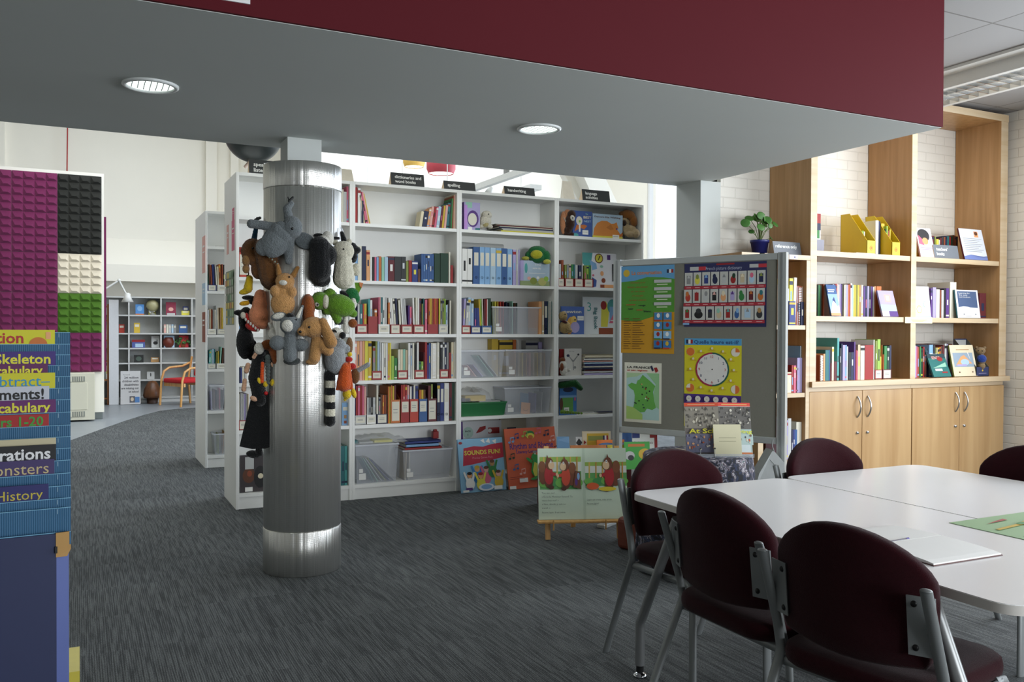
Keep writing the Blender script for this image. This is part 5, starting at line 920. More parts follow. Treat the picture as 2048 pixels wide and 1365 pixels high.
b2 += [('p', [(.5, .16), (.44, .26), (.48, .42), (.55, .5), (.64, .5), (.7, .4), (.74, .28), (.9, .24), (.97, .3), (.9, .18), (.7, .14)], cg), ('p', [(.5, .44), (.46, .5), (.5, .56), (.56, .54), (.66, .52), (.8, .57), (.86, .54), (.84, .47), (.68, .44)], cg), ('e', .54, .55, .03, .03, cg), ('e', .545, .555, .012, .012, 'white'), ('e', .61, .2, .05, .03, cg), ('p', [(.5, .18), (.47, .28), (.52, .42), (.6, .38), (.6, .2)], '#c8c24a'), ('p', [(.46, .4), (.38, .46), (.36, .5), (.4, .5), (.49, .45)], cg), ('p', [(.68, .4), (.8, .42), (.84, .4), (.78, .36), (.68, .34)], cg), ('e', .48, .14, .06, .025, cg), ('e', .64, .13, .06, .025, cg), ('e', .54, .585, .04, .02, 'grey'), ('r', .2, .1, .36, .17, 'white'), ('r', .4, .12, .62, .13, 'maroon'), ('r', .02, .16, .3, .165, 'maroon'), ('r', .02, .19, .26, .195, 'maroon'), ('r', 0, .0, .12, .05, 'white')]
pbook('orange big book lettered rhythm and rhyme with a green crocodile', 3.262, 6.60, .0, .50, .515, b2, 'orange', 12, 1, .014, 'big_book', 'big book', 'big books leaning on the bookcase')

# books on stands in the maple bookcase
M_wire = mat('#b9babc', .3, .8)
def stand_book(label, px0, ytop, px1, ybot, y, zz, shapes, col, tilt, stick=None, t=.014, skew=0):
    a = at(px0, ybot, y=y); b = at(px1, ybot, y=y); c = at(px0, ytop, y=y); w = b.x-a.x; h = (c.z-zz)/math.cos(math.radians(tilt))
    return pbook(label, a.x, y, zz+.001, w, h, shapes, col, tilt, skew, t, 'display_book', 'book', 'books displayed face out on the wooden shelves', stick=stick)
S0 = YM-.01
stand_book('blue and white book tilted back, showing a wave on its cover', 1663, 570, 1682, 631, S0+.01, 1.468, [('r', 0, 0, 1, 1, '#8fb0dc'), ('r', 0, .7, 1, 1, 'blue'), ('r', .1, .82, .8, .85, 'white'), ('r', .1, .76, .7, .79, 'white'), ('p', [(0, .1), (.3, .4), (.5, .5), (.8, .3), (1, .35), (1, 0), (0, 0)], 'white'), ('p', [(.4, .5), (.6, .6), (.7, .4)], 'royal'), ('r', 0, 0, 1, .08, 'peach')], 'blue', 14)
COL.objects[-1]
stand_book('lilac and mint book tilted back on the middle shelf', 1766, 582, 1797, 632, S0, 1.468, [('r', 0, 0, 1, 1, '#a9c8c4'), ('r', 0, .45, 1, 1, 'lilac'), ('r', .35, .55, .75, .85, 'palepink'), ('r', .45, .62, .65, .8, 'ivory'), ('r', 0, 0, .45, .2, 'ivory'), ('r', .45, 0, 1, .2, 'purple')], 'lilac', 16)
stand_book('white leaflet with a pink and dark portrait, tilted back', 1842, 455, 1872, 516, S0+.02, 1.931, [('r', 0, 0, 1, 1, '#e2dde6'), ('e', .45, .75, .4, .22, 'charcoal'), ('p', [(.05, .45), (.1, .75), (.35, .6), (.4, .4)], 'pink'), ('e', .5, .55, .2, .12, 'peach'), ('r', .1, .3, .95, .33, 'lilac'), ('r', .1, .24, .8, .27, 'lilac')], 'palepink', 14)
stand_book('framed white letter with a small portrait photo in the corner', 1930, 456, 1976, 524, S0+.01, 1.931, [('r', 0, 0, 1, 1, '#d3d9e6'), ('r', .62, .74, .8, .93, 'peach'), ('e', .71, .86, .07, .06, 'brown'), ('r', 0, 0, 1, .1, '#6f80b8'), ('p', [(0, .1), (.3, .16), (.6, .08), (1, .14), (1, .1)], '#6f80b8')]+[('r', .1, .68-.06*i, .9-.1*(i % 3), .69-.06*i, 'grey') for i in range(8)], 'maroon', 14)
stand_book('white book with faint rings, school title in the upper half', 1830, 573, 1862, 636, S0, 1.468, [('r', 0, 0, 1, 1, '#e6e6ea'), ('t', 'in the', .3, .8, .07, 'grey', False, .4), ('t', 'Primary School', .05, .72, .07, 'grey', False, .85), ('c', .3, .25, .03, 'lemon'), ('c', .3, .25, .024, '#e6e6ea'), ('c', .7, .42, .025, 'mint'), ('c', .7, .42, .021, '#e6e6ea'), ('r', 0, .0, 1, .05, 'paleblue')], 'white', 6)
stand_book('white book with a dark blue panel and wire stand pegs', 1916, 580, 1961, 637, S0, 1.468, [('r', 0, 0, 1, 1, '#dfe0e6'), ('p', [(.08, .38), (.08, .95), (.93, .95), (.93, .36), (.6, .37), (.5, .4), (.3, .41)], '#44587c'), ('t', 'Learning for', .14, .86, .07, 'white', False, .5), ('t', 'the new', .14, .79, .07, 'white', False, .38), ('t', 'curriculum', .14, .72, .07, 'white', False, .5), ('e', .28, .13, .02, .02, 'black'), ('e', .8, .13, .02, .02, 'black'), ('r', .35, .06, .6, .07, 'grey')], 'teal', 8)
stand_book('dark teal book with a red and white title, leaning well back', 1868, 700, 1903, 754, S0, 1.004, [('r', 0, 0, 1, 1, '#1f6a66'), ('r', 0, .65, 1, 1, '#1e3d45'), ('r', .2, .8, .6, .82, 'palegrey'), ('e', .3, .88, .08, .05, 'red'), ('t', 'SENCO', .2, .62, .14, 'palepink', True, .5), ('e', .65, .62, .16, .08, 'red'), ('p', [(.1, .3), (.9, .5), (.9, .35)], 'mint'), ('r', .2, .2, .6, .28, 'white'), ('r', .55, .12, .85, .17, 'red')], 'teal', 22)
stand_book('cream book with a blue and orange drawing in a wire stand', 1909, 692, 1956, 752, S0, 1.004, [('r', 0, 0, 1, 1, '#d9cdb0'), ('r', .08, .3, .92, .75, '#8fa0b0'), ('p', [(.15, .35), (.4, .62), (.55, .68), (.85, .4), (.6, .4)], 'peach'), ('e', .55, .45, .18, .1, 'paleblue'), ('r', .2, .32, .6, .38, 'lilac'), ('p', [(.7, .75), (.8, .5), (.74, .75)], 'white'), ('r', .25, .84, .8, .86, 'tan'), ('e', .25, .13, .03, .02, 'brown'), ('e', .8, .13, .03, .02, 'brown')], 'olive', 12)
# display box with the small bear, two flat books on top of the row
bx, by = at(1950, 760, y=YF+.03).x, YF+.02
m = MB(); c = mat('#26305a', .6)
w_ = .155; m.box(0, w_, 0, .004, 0, .075, c); m.box(0, w_, .2, .204, 0, .3, c); m.box(0, w_, 0, .2, 0, .004, c)
for a in (0, w_-.004): m.add([(a, 0, 0), (a, .2, 0), (a, .2, .3), (a, 0, .075), (a+.004, 0, 0), (a+.004, .2, 0), (a+.004, .2, .3), (a+.004, 0, .075)], [(0, 1, 2, 3), (7, 6, 5, 4), (0, 3, 7, 4), (3, 2, 6, 7)], mat('#5c5a50', .6))
art(m, w_, .075, [('e', .5, .62, .06, .1, 'yellow'), ('r', .2, .3, .8, .34, 'lilac')]); m.quad((.01, .199, .19), (w_-.01, .199, .19), (w_-.01, .199, .29), (.01, .199, .29), paper('palegrey'))
tag(m.build('display_box', None, (bx, by, 1.0035)), 'navy cardboard display box with sloping sides holding a small bear', 'display box')
zz_ = 1.003+.205
for c_, t_ in (('darkgreen', .022), ('rust', .03)):
    flat('book', f'{cname(c_)} book lying flat across the row beside the display box', 6.08, 6.38, YM+.18, zz_, .17, t_, c_); zz_ += t_+.0005
tag(book_mesh(.05, .245, .16, 'palegrey', 'w', 3).build('wire_bound_book', None, (6.40, YM+.18, 1.0035)), 'pale wire bound book standing behind the display box', 'book')

# yellow magazine files and things on the top wooden shelf
def yfile(px, label, order):
    a = at(px, 600, y=YM+.0); x = a.x; w, d, h = .088, .25, .315; t = .003; c = mat('#d8bb22', .5, noise=.03); o = MB()
    o.box(0, w, 0, t, 0, .1, c); o.box(0, w, d-t, d, 0, h, c); o.box(0, w, 0, d, 0, t, c)
    for q in (0, w-t):
        pts = [(0, 0), (d, 0), (d, h), (d-.085, h), (0, .1)]
        o.add([(q, p_, z) for p_, z in pts]+[(q+t, p_, z) for p_, z in pts], [(0, 1, 2, 3, 4), (9, 8, 7, 6, 5)]+[(i, i+5, (i+1) % 5+5, (i+1) % 5) for i in range(5)], c)
    ob = o.build('magazine_file', None, (x, YM, 1.9306)); m = MB()
    for r, cc in ((.017, '#d4692c'), (.013, '#d8bb22'), (.009, '#d4692c')): m.add([(w/2+r*math.cos(2*PI*i/20), -.0008-.0003*(.017-r)*100, .045+r*math.sin(2*PI*i/20)) for i in range(20)], [tuple(range(20))], paper(cc))
    m.build('orange_badge', ob); tag(ob, label, 'magazine file', 'yellow magazine files on the wooden shelf'); return x
xs = [yfile(1733, 'yellow magazine file on the top wooden shelf, nearer the plant', 0), yfile(1783, 'yellow magazine file on the top wooden shelf, nearer the corner', 1)]
for x_, pre, l in ((xs[0], 'plant side', [('lemon', .012, .17), ('lime', .03, .175), ('palegrey', .045, .17)]), (xs[1], 'corner side', [('darkgreen', .010, .2), ('lime', .024, .225), ('rust', .04, .19), ('yellow', .056, .2)])):
    for c_, dx, h_ in l: tag(book_mesh(.011, h_, .14, c_, 'b', int(h_*1000)).build('booklet', None, (x_+dx, YM+.07, 1.9345)), f'{cname(c_)} booklet in the {pre} yellow magazine file', 'book', 'booklets in the yellow files')
for c_, px_, w_, h_ in (('white', 1736, .03, .27), ('navy', 1742, .016, .265), ('yellow', 1747, .035, .25)): tag(book_mesh(w_, h_, .12, c_, 'b', 2).build('book', None, (at(px_+14, 600, y=YM+.1).x, YM+.1, 1.9306)), f'{cname(c_)} book standing between the two yellow magazine files', 'book')
m = MB(); w_ = .075; m.box(0, w_, 0, .05, 0, .09, mat('#80808c', .5)); m.box(.005, .06, .02, .024, .09, .29, paper('white')); art(m, .055, .2, [('r', 0, .55, 1, .95, 'red'), ('r', 0, .35, 1, .6, 'navy'), ('r', 0, .05, .8, .35, 'green')], Matrix.Translation((.005, 0, .09)), .0195)
tag(m.build('leaflet_holder', None, (at(1636, 600, y=YM+.05).x-.01, YM+.06, 1.9306)), 'small grey leaflet holder with a red and green leaflet on the top wooden shelf', 'leaflet holder')
flat('leaflet', 'white leaflet lying on the shelf edge in front of the yellow files', at(1712, 600, y=YF+.01).x, at(1750, 600, y=YF+.01).x, YF+.012, 1.9308, .1, .004, 'ivory', 'leaflet')
# money plant in a blue pot
pt = at(1519, 500, y=4.74); t = thing('potted_plant', 'round leaved plant in a dark blue pot on the narrow wooden bookcase', 'plant', (pt.x, 4.74, 1.8905))
m = MB(); m.lathe([(.0001, 0), (.047, 0), (.062, .092), (.066, .092), (.067, .11), (.058, .11), (.056, .09), (.0001, .09)], mat('#22286a', .35), 28); m.build('pot', t)
m = MB(); m.lathe([(.0001, .088), (.057, .094)], mat('#2b1d14', .95), 20); m.build('soil', t)
r = random.Random(5); st = MB(); lf = MB(); M_leaf = mat('#3c6e2a', .45, noise=.3, scale=18)
for i in range(17):
    a = r.uniform(0, 2*PI); L_ = r.uniform(.05, .15); hgt = r.uniform(.06, .19)
    if i < 4: a, L_, hgt = [(PI, .13, .13), (2.6, .08, .17), (.3, .14, .04), (-.6, .12, .13)][i]
    e = Vector((math.cos(a)*L_, math.sin(a)*L_*.7, .095+hgt)); st.tube([(0, 0, .09), (e.x*.4, e.y*.4, .09+hgt*.65), tuple(e)], .0025, mat('#5a6b33', .6), 6)
    rr = r.uniform(.022, .036); T = Matrix.Translation(e) @ Euler((r.uniform(.7, 1.5), r.uniform(-.4, .4), r.uniform(-.8, .8))).to_matrix().to_4x4(); lf.ell((0, 0, 0), (rr, rr*.9, .003), M_leaf, T, nu=14, nv=6)
st.build('stem', t); o = lf.build('leaves', t); o['kind'] = 'stuff'
# ------------------------------------------------------------------ grey display board with French posters
BL, BR = Vector((3.405, 5.168, 0)), Vector((3.972, 4.155, 0)); BE = (BR-BL).normalized(); BN = Vector((BE.y, -BE.x, 0)); BWID = (BR-BL).length
BRZ = math.atan2(BE.y, BE.x)
def bxy(px, py):
    r = ray(px, py); t = (BL-EYEP).dot(BN)/r.dot(BN); p = EYEP+r*t; return (p-BL).dot(BE), p.z
M_felt = mat('#7b7a6f', .95, noise=.06, scale=120, bump=.2); M_alu = mat('#b4b8b6', .4, .5, .02)
t = thing('display_board', 'grey felt display board on aluminium posts carrying French posters', 'display board', tuple(BL), BRZ)
m = MB(); m.box(.04, BWID-.04, -.012, .012, .66, 1.83, M_felt); m.build('felt_panel', t)
for z0_, z1_ in ((.642, .685), (1.81, 1.852)):
    m = MB(); m.box(.03, BWID-.03, -.02, .02, z0_, z1_, M_alu); bevel(m.build('rail', t), .004)
for a in (.0, BWID):
    m = MB(); m.box(a-.026, a+.026, -.024, .024, .02, 1.856, M_alu); m.box(a-.006, a+.006, -.03, -.024, .03, 1.85, mat('#8a8e8d', .4, .5)); m.build('post', t)
    m = MB(); m.box(a-.03, a+.03, -.24, .24, 0, .025, M_alu); bevel(m.build('foot', t), .004)
def poster(label, px0, py0, px1, py1, shapes, bg, curl=.0, bot=None, name='poster'):
    (xa, za), (xb, _), (_, zb) = bxy(px0, py0), bxy(px1, py0), bxy(px0, py1); w, h = xb-xa, za-zb
    m = MB(); m.box(0, w, 0, .001, 0, h, paper(bg)); art(m, w, h, shapes)
    p = BL+BE*xa+BN*.0145; p.z = zb
    return tag(m.build(name, None, tuple(p), (0, 0, BRZ)), label, 'poster', 'French posters on the grey board')
dash = lambda x, z, w, c, h=.008: ('r', x, z, x+w, z+h, c)
r = random.Random(11)
s1 = [('r', 0, 0, 1, .47, '#c48f1c'), ('r', 0, .47, 1, 1, '#4f8f2f'), ('p', [(0, .38), (.3, .36), (.62, .42), (.62, .6), (0, .6)], '#4f8f2f'), ('p', [(0, .82), (.25, .83), (.5, .87), (.8, .86), (1, .84), (1, 1), (0, 1)], '#5f9ac4'), ('c', .1, .92, .025, 'yellow'), ('t', 'La conversation', .2, .9, .06, '#c9793a', True, .56), ('r', .86, .91, .9, .95, 'navy'), ('r', .9, .91, .94, .95, 'white'), ('r', .94, .91, .98, .95, 'red')]
for i, l in enumerate(('Comment ça va?', 'Bonjour, salut, bonsoir', 'oui  non  merci', 's’il vous plaît', 'au revoir, à bientôt')): s1.append(('t', l, .32, .80-.05*i, .028, '#a8552c', False, None, 'c'))
s1 += [('t', 'rouge', .34, .54, .03, '#1f2f25', True, .13), ('t', 'noir', .14, .5, .03, '#1f2f25', True, .1), ('t', 'blanc', .44, .47, .03, '#1f2f25', True, .14), dash(.1, .55, .18, '#a8552c', .01), dash(.3, .49, .12, '#a8552c', .01)]
for i in range(4): s1 += [('r', .63, .80-.085*i, .95, .835-.085*i, 'palegrey'), dash(.68, .775-.085*i, .2, '#c9d8b0', .012)]
for i in range(4):
    for j in range(2):
        x, z = .64+.17*j, .38-.105*i; s1 += [('r', x, z, x+.15, z+.085, ['#3f7fb0', '#3f7fb0', '#7fb0d4', '#2f6fa8'][i]), ('e', x+.075, z+.05, .03, .025, r.choice(['yellow', 'red', 'black', 'white'])), ('r', x, z-.012, x+.12, z+.004, ['scarlet', 'orange', 'green', 'navy'][(i+j) % 4])]
for i in range(14): s1 += [dash(.07, .39-.026*i, .1+.02*(i % 3), '#6d4a10'), dash(.24, .39-.026*i, .14+.03*(i % 4), '#6d4a10')]
poster('tall French conversation poster in blue, green and orange at the board’s corner', 1245, 534, 1351, 706, s1, '#c48f1c')
s2 = [('r', 0, 0, 1, 1, '#272a55'), ('r', .40, .965, .62, .99, 'red'), ('t', 'French picture dictionary', .27, .89, .075, '#aeb0c4', False, .44), ('r', .07, .89, .18, .95, 'palegrey'), ('r', .18, .89, .27, .95, '#b5303a'), ('r', .8, .905, .905, .96, 'palegrey'), ('r', .905, .905, 1, .96, '#b5303a')]
for row_ in range(3):
    xs_ = [i/9 for i in range(10)] if row_ < 2 else [0, 1/9, 2.6/9, 3.6/9, 4.6/9, 5.6/9, 6.5/9, 7.9/9, 1]
    for i in range(len(xs_)-1):
        a, b_ = xs_[i]+.006, xs_[i+1]-.006; z = .65-.27*row_; s2 += [('r', a, z, b_, z+.21, '#bfbfb8'), ('r', a-.006, z-.055, b_+.006, z-.005, '#a82c38'), ('r', a+.02, z-.035, b_-.02, z-.025, '#d8a0a0')]
        c1, c2 = [('grey', 'palegrey'), ('lemon', 'olive'), ('royal', 'skyblue'), ('navy', 'navy'), ('palegrey', 'grey'), ('red', 'darkgreen'), ('beige', 'cream'), ('paleblue', 'pink'), ('navy', 'olive'), ('scarlet', 'orange'), ('red', 'red'), ('palegrey', 'grey'), ('black', 'palepink'), ('peach', 'cream'), ('lilac', 'purple'), ('green', 'green'), ('maroon', 'orange'), ('orange', 'teal'), ('red', 'green'), ('black', 'charcoal'), ('charcoal', 'navy'), ('beige', 'mint'), ('red', 'turquoise'), ('blue', 'skyblue'), ('paleblue', 'grey'), ('charcoal', 'tan')][(row_*9+i) % 26]
        mx = (a+b_)/2; s2 += [('e', mx, z+.08, (b_-a)*.32, .06, c1), ('e', mx+.008*((i % 3)-1), z+.14, (b_-a)*.2, .04, c2)] if (i+row_) % 2 else [('r', mx-(b_-a)*.25, z+.03, mx+(b_-a)*.25, z+.16, c1), ('p', [(mx-.02, z+.12), (mx, z+.18), (mx+.02, z+.12)], c2)]
s2.append(('r', .01, .03, .09, .06, 'skyblue'))
poster('navy and red picture dictionary poster of small drawings in rows', 1371, 529, 1535, 654, s2, '#272a55')
s3 = [('r', 0, 0, 1, 1, '#d3c81f'), ('r', 0, .925, 1, 1, '#4f9ac6'), ('t', 'Quelle heure est-il?', .17, .942, .055, '#26406f', True, .78), ('r', .03, .94, .07, .985, 'navy'), ('r', .07, .94, .11, .985, 'white'), ('r', .11, .94, .15, .985, 'red'), ('r', 0, .17, 1, .37, '#4a2f7c')]
for x, z, a0, a1 in ((.11, .85, 0, 2*PI), (.11, .44, PI, 2.5*PI), (.9, .44, -PI/2, PI/2), (.9, .85, 0, PI/2)):
    R_ = .045; s3.append(('e', x, z, .075, .048, '#e0d9c8')); s3.append(('p', ([(x, z)] if a1-a0 < 6 else [])+[(x+.073*math.cos(a0+(a1-a0)*i/16), z+.047*math.sin(a0+(a1-a0)*i/16)) for i in range(17)], '#d4702a'))
cxk, czk = .5, .655
s3 += [('p', [(cxk, czk)]+[(cxk+.295*math.sin(PI*i/16), czk+.19*math.cos(PI*i/16)) for i in range(17)], '#1f5a4a'), ('p', [(cxk, czk)]+[(cxk-.295*math.sin(PI*i/16), czk+.19*math.cos(PI*i/16)) for i in range(17)], '#9e2244'), ('e', cxk, czk, .27, .174, '#dcdad4'), ('e', cxk, czk, .012, .008, 'black')]
for k in range(1, 13):
    a = 2*PI*k/12; s3.append(('t', str(k), cxk+.225*math.sin(a), czk+.143*math.cos(a)-.015, .042, '#c43a2c' if k % 3 == 0 else '#2c3566', False, None, 'c'))
for k in range(12):
    a = 2*PI*k/12; s3 += [('c', cxk+.38*math.sin(a), czk+.235*math.cos(a), .008, 'cream'), dash(cxk+.38*math.sin(a)-.06, czk+.235*math.cos(a)-.022, .12, '#b98a2a', .006)]
for i in range(2):
    for j in range(6): s3 += [('c', .1+.16*j, .32-.10*i, .019, '#d8d4c8'), ('c', .1+.16*j, .32-.10*i, .003, 'grey'), dash(.06+.16*j, .28-.10*i, .08, '#a99fca', .006)]
    s3.append(('p', [(.1+.48*i, .22), (.1+.48*i, .24), (.16+.48*i, .22)], 'lemon'))
poster('yellow clock poster headed in French with a purple row of small clocks', 1371, 677, 1485, 852, s3, '#d3c81f')
s4 = [('r', 0, 0, 1, 1, '#d8d6c4'), ('r', .06, .05, .94, .83, '#a9c9c4'), ('p', [(.06, .83), (.06, .74), (.35, .77), (.52, .83)], '#a9c79a'), ('p', [(.6, .83), (.94, .83), (.94, .24), (.84, .28), (.8, .5), (.85, .65)], '#8fbf8a'), ('p', [(.06, .05), (.06, .27), (.25, .25), (.5, .14), (.5, .05)], '#a3c46a'),
    ('p', [(.5, .8), (.42, .72), (.36, .7), (.33, .64), (.2, .66), (.1, .62), (.16, .57), (.26, .53), (.29, .45), (.28, .32), (.25, .25), (.45, .17), (.56, .18), (.62, .24), (.76, .22), (.86, .26), (.82, .36), (.8, .45), (.78, .52), (.84, .62), (.7, .7), (.58, .76)], '#63a84a'), ('t', 'LA FRANCE', .08, .905, .05, '#1a1a1a', True, .62), ('t', 'et ses régions', .08, .86, .04, '#b0302c', True, .55), ('p', [(.7, .94), (.76, .86), (.8, .88), (.75, .96)], 'navy'), ('p', [(.8, .92), (.85, .84), (.92, .87), (.88, .93)], 'red')]
for i in range(16): s4.append(('e', r.uniform(.3, .78), r.uniform(.24, .66), .018, .012, r.choice(['black', 'darkgreen', 'red', 'white', 'navy', 'peach'])))
poster('small map of France poster with a white border, below the conversation poster', 1251, 725, 1325, 843, s4, '#d8d6c4')
# grey bag hanging from the board
pb_ = at(1545, 885, d=5.35); t = thing('cloth_bag', 'pale grey cloth bag hanging at the foot of the grey board', 'bag', tuple(pb_))
m = MB(); u = 5.35/F; ov = lambda px, py, f: ((px-1545)*u, -f*u, -(py-885)*u)
fr = [ov(*q) for q in ((1545, 900, 3), (1566, 925, 8), (1569, 985, 16), (1498, 985, 16), (1512, 945, 12))]; bk_ = [(x_, y_+.10, z_2) for x_, y_, z_2 in fr]
m.add(fr+bk_, [(0, 1, 2, 3, 4)[::-1], (5, 6, 7, 8, 9)]+[(i, (i+1) % 5, (i+1) % 5+5, i+5) for i in range(5)], mat('#9a9d9b', .85, noise=.08)); o = m.build('sack', t); o.rotation_euler = (0, 0, -.3)
m = MB(); m.tube([ov(1545, 880, 0), ov(1543, 893, 1), ov(1545, 902, 4)], .004, mat('#7d807e', .8), 8); m.tube([ov(1530, 918, 9), ov(1552, 940, 12)], .002, mat('#5d605e', .8), 6); m.build('handle', t)

# ------------------------------------------------------------------ round display table with a patterned cloth
TC = Vector((3.16, 3.97, 0)); TZ = .66; TR = .30
t = thing('display_table', 'small round table draped to the floor, in front of the grey board', 'table', tuple(TC))
m = MB(); m.lathe([(.0001, TZ-.02), (TR-.004, TZ-.02), (TR-.004, TZ-.004), (.0001, TZ-.004)], mat('wood', .5), 40); m.build('tabletop', t)
m = MB(); m.tube([(0, 0, .03), (0, 0, TZ-.02)], .03, M_frame, 14); m.lathe([(.0001, 0), (.18, 0), (.18, .02), (.03, .04)], M_frame, 28); m.build('pedestal', t)
def cloth_mat():
    m = bpy.data.materials.new('patterned_cloth'); m.use_nodes = True; nt = m.node_tree; b = nt.nodes['Principled BSDF']; L = nt.links.new
    tc = nd(nt, 'ShaderNodeTexCoord'); nz = nd(nt, 'ShaderNodeTexNoise'); nz.inputs['Scale'].default_value = 20; nz.inputs['Detail'].default_value = 4; nz.inputs['Distortion'].default_value = 1.5; L(tc.outputs['Object'], nz.inputs['Vector'])
    cr = nd(nt, 'ShaderNodeValToRGB'); cr.color_ramp.interpolation = 'CONSTANT'; e = cr.color_ramp.elements
    e[0].position = 0; e[0].color = lin('#14151c'); e[1].position = .45; e[1].color = lin('#2a3350')
    for p_, c_ in ((.5, '#1a1a1e'), (.54, '#8a8794'), (.58, '#3a2630'), (.62, '#b9b4b8'), (.68, '#2a4a48')): q = e.new(p_); q.color = lin(c_)
    L(nz.outputs['Fac'], cr.inputs[0]); L(cr.outputs[0], b.inputs['Base Color']); b.inputs['Roughness'].default_value = .8; return m
M_cloth = cloth_mat(); m = MB(); n = 96; vs = []; fs = []
prof = [(.0, 1), (.6, 1), (.97, 1), (1.0, .994), (1.02, .97), (1.05, .85), (1.08, .6), (1.10, .3), (1.11, .02)]
for a_, hz in prof:
    for j in range(n):
        th = 2*PI*j/n; k = 0 if hz > .96 else (1-hz)**.7
        rr = TR*(a_+.075*k*math.sin(9*th)+.03*k*math.sin(16*th+1)); vs.append((rr*math.cos(th), rr*math.sin(th), TZ*hz))
for i in range(len(prof)-1):
    for j in range(n): fs.append((i*n+j, i*n+(j+1) % n, (i+1)*n+(j+1) % n, (i+1)*n+j))
m.add(vs, fs, M_cloth, True); o = m.build('tablecloth', None, tuple(TC)); s = o.modifiers.new('cloth', 'SOLIDIFY'); s.thickness = .002
tag(o, 'dark cloth with a swirling pale pattern over the small round table', 'tablecloth')
# open history book on an acrylic stand with a blank card
def spread(px0, ytop, px1, ybot, d): a, b, c = at(px0, ybot, d=d), at(px1, ybot, d=d), at(px0, ytop, d=d); return a, (b-a).length, c.z-a.z
a = at(1374, 893, d=4.84); a.z = TZ+.0025
m = MB(); W2, H2 = .19, .30
r = random.Random(4)
def photo(x0, z0, x1, z1, cols, n_): return [('r', x0, z0, x1, z1, cols[0])]+[('e', r.uniform(x0+.03, x1-.03), r.uniform(z0+.02, z1-.02), r.uniform(.015, .04), r.uniform(.012, .03), r.choice(cols)) for _ in range(n_)]
L_ = [('r', 0, 0, 1, 1, '#6a625e'), ('r', 0, .93, 1, 1, '#cf4a26'), dash(.1, .955, .8, '#e0a070', .015)]+photo(0, .52, 1, .92, ['#8d877a', '#6a655c', '#b3ad9c', '#4a463f', '#cfc8b4'], 60)+[('t', 'At School', .1, .42, .12, '#d8d030', True, 1.2)]+photo(0, .06, 1, .40, ['#6a6a80', '#a8522c', '#cfc4b0', '#3a3a5a', '#8a8aa0', '#d9a070'], 40)
R_ = [('r', 0, 0, 1, 1, '#a9bdb8'), ('r', 0, .93, 1, 1, '#cf3a22'), dash(.1, .955, .8, '#e0b060', .015)]+photo(0, .50, 1, .92, ['#5a5650', '#2c2a27', '#8d887c', '#c9c4b4', '#1c1b19'], 60)+[('t', 'Living', .38, .42, .09, '#c8cc2a', True, .6)]+photo(.4, .2, 1, .4, ['#a9bdb8', '#6a4a3a', '#c05030', '#3a3a3a', '#d8c8b0'], 14)+[('r', .45, .06, .9, .2, '#c9d4d4'), ('r', .5, .02, .95, .06, 'orange')]
e = .007
for (shp, ang, off) in ((L_, -.10, 0), (R_, .12, 1)):
    T = Matrix.Rotation(-.22, 4, 'X') @ Matrix.Translation((W2 if off else W2, 0, 0)) @ Matrix.Rotation(ang, 4, 'Z') @ Matrix.Translation((0 if off else -W2, 0, 0))
    m.box(0, W2, .0, .008, 0, H2, paper('ivory'), T); art(m, W2, H2, shp, T)
o = m.build('open_book', None, tuple(a), (0, 0, -.42)); tag(o, 'open history book with old photographs, headed at school, on the round table', 'book')
m = MB(); T = Matrix.Rotation(-.2, 4, 'X'); m.box(0, .155, 0, .0015, .0, .175, paper('#d8d2ae'), T)
for q in (.08, .10): m.quad((.03, -.0005, q), (.125, -.0005, q), (.125, -.0005, q+.003), (.03, -.0005, q+.003), paper('#b3ad8c'), T)
p = a+Vector((math.cos(-.42)*.125, math.sin(-.42)*.125-.045, .004)); tag(m.build('blank_card', None, tuple(p), (0, 0, -.42)), 'cream card propped in front of the open history book', 'card')
m = MB(); m.box(-.01, .36, -.06, .12, 0, .002, clear('#dfe6ee', .3, 'acrylic')); m.box(-.01, .36, -.062, -.06, 0, .02, clear('#dfe6ee', .3, 'acrylic'))
for q in (.06, .14): m.tube([(q, -.063, 0), (q, -.063, .05)], .0018, M_wire, 8); m.ell((q, -.063, .052), .005, mat('#3a3a32', .4))
tag(m.build('book_stand', None, (a.x, a.y, TZ+.0005), (0, 0, -.42)), 'clear acrylic book stand with two wire pegs on the round table', 'book stand')
for i, (c_, x_, y_, w_, d_, rz_) in enumerate((('paleblue', 2.92, 3.83, .22, .16, .2), ('lime', 2.93, 3.92, .2, .15, -.3), ('beige', 3.02, 4.02, .12, .16, .1))):
    flat('book', f'{cname(c_)} paper book lying on the round display table', x_, x_+w_, y_, TZ+.0025+.0*i, d_*.55, .008, c_, rz=rz_)

# ------------------------------------------------------------------ easel with a big open story book
E0 = Vector((2.66, 4.955, 0)); ER = math.atan2(-.205, .53)
M_pine = wood('pine', '#b98545', '#d9aa66', .5, 1.2, 2)
t = thing('easel', 'low pine floor easel carrying the big open story book', 'easel', tuple(E0), ER)
for x_ in (.06, .53):
    m = MB(); m.box(x_-.016, x_+.016, -.035, -.015, 0, .60, M_pine, Matrix.Rotation(-.2, 4, 'X')); m.build('front_leg', t)
m = MB(); m.box(.27, .30, -.02, 0, 0, .58, M_pine, Matrix.Translation((0, .36, 0)) @ Matrix.Rotation(.36, 4, 'X')); m.build('rear_leg', t)
m = MB(); m.box(-.01, .60, -.075, -.005, .118, .132, M_pine); bevel(m.build('ledge', t), .003)
m = MB(); m.box(.02, .57, -.012+.0, .006, .14, .50, M_pine, Matrix.Translation((0, .006, 0)) @ Matrix.Rotation(-.2, 4, 'X')); m.build('backboard', t)
for x_ in (.09, .43):
    m = MB(); m.tube([(x_, -.068, .075), (x_, -.074, .14)], .005, M_pine, 8); m.build('peg', t)
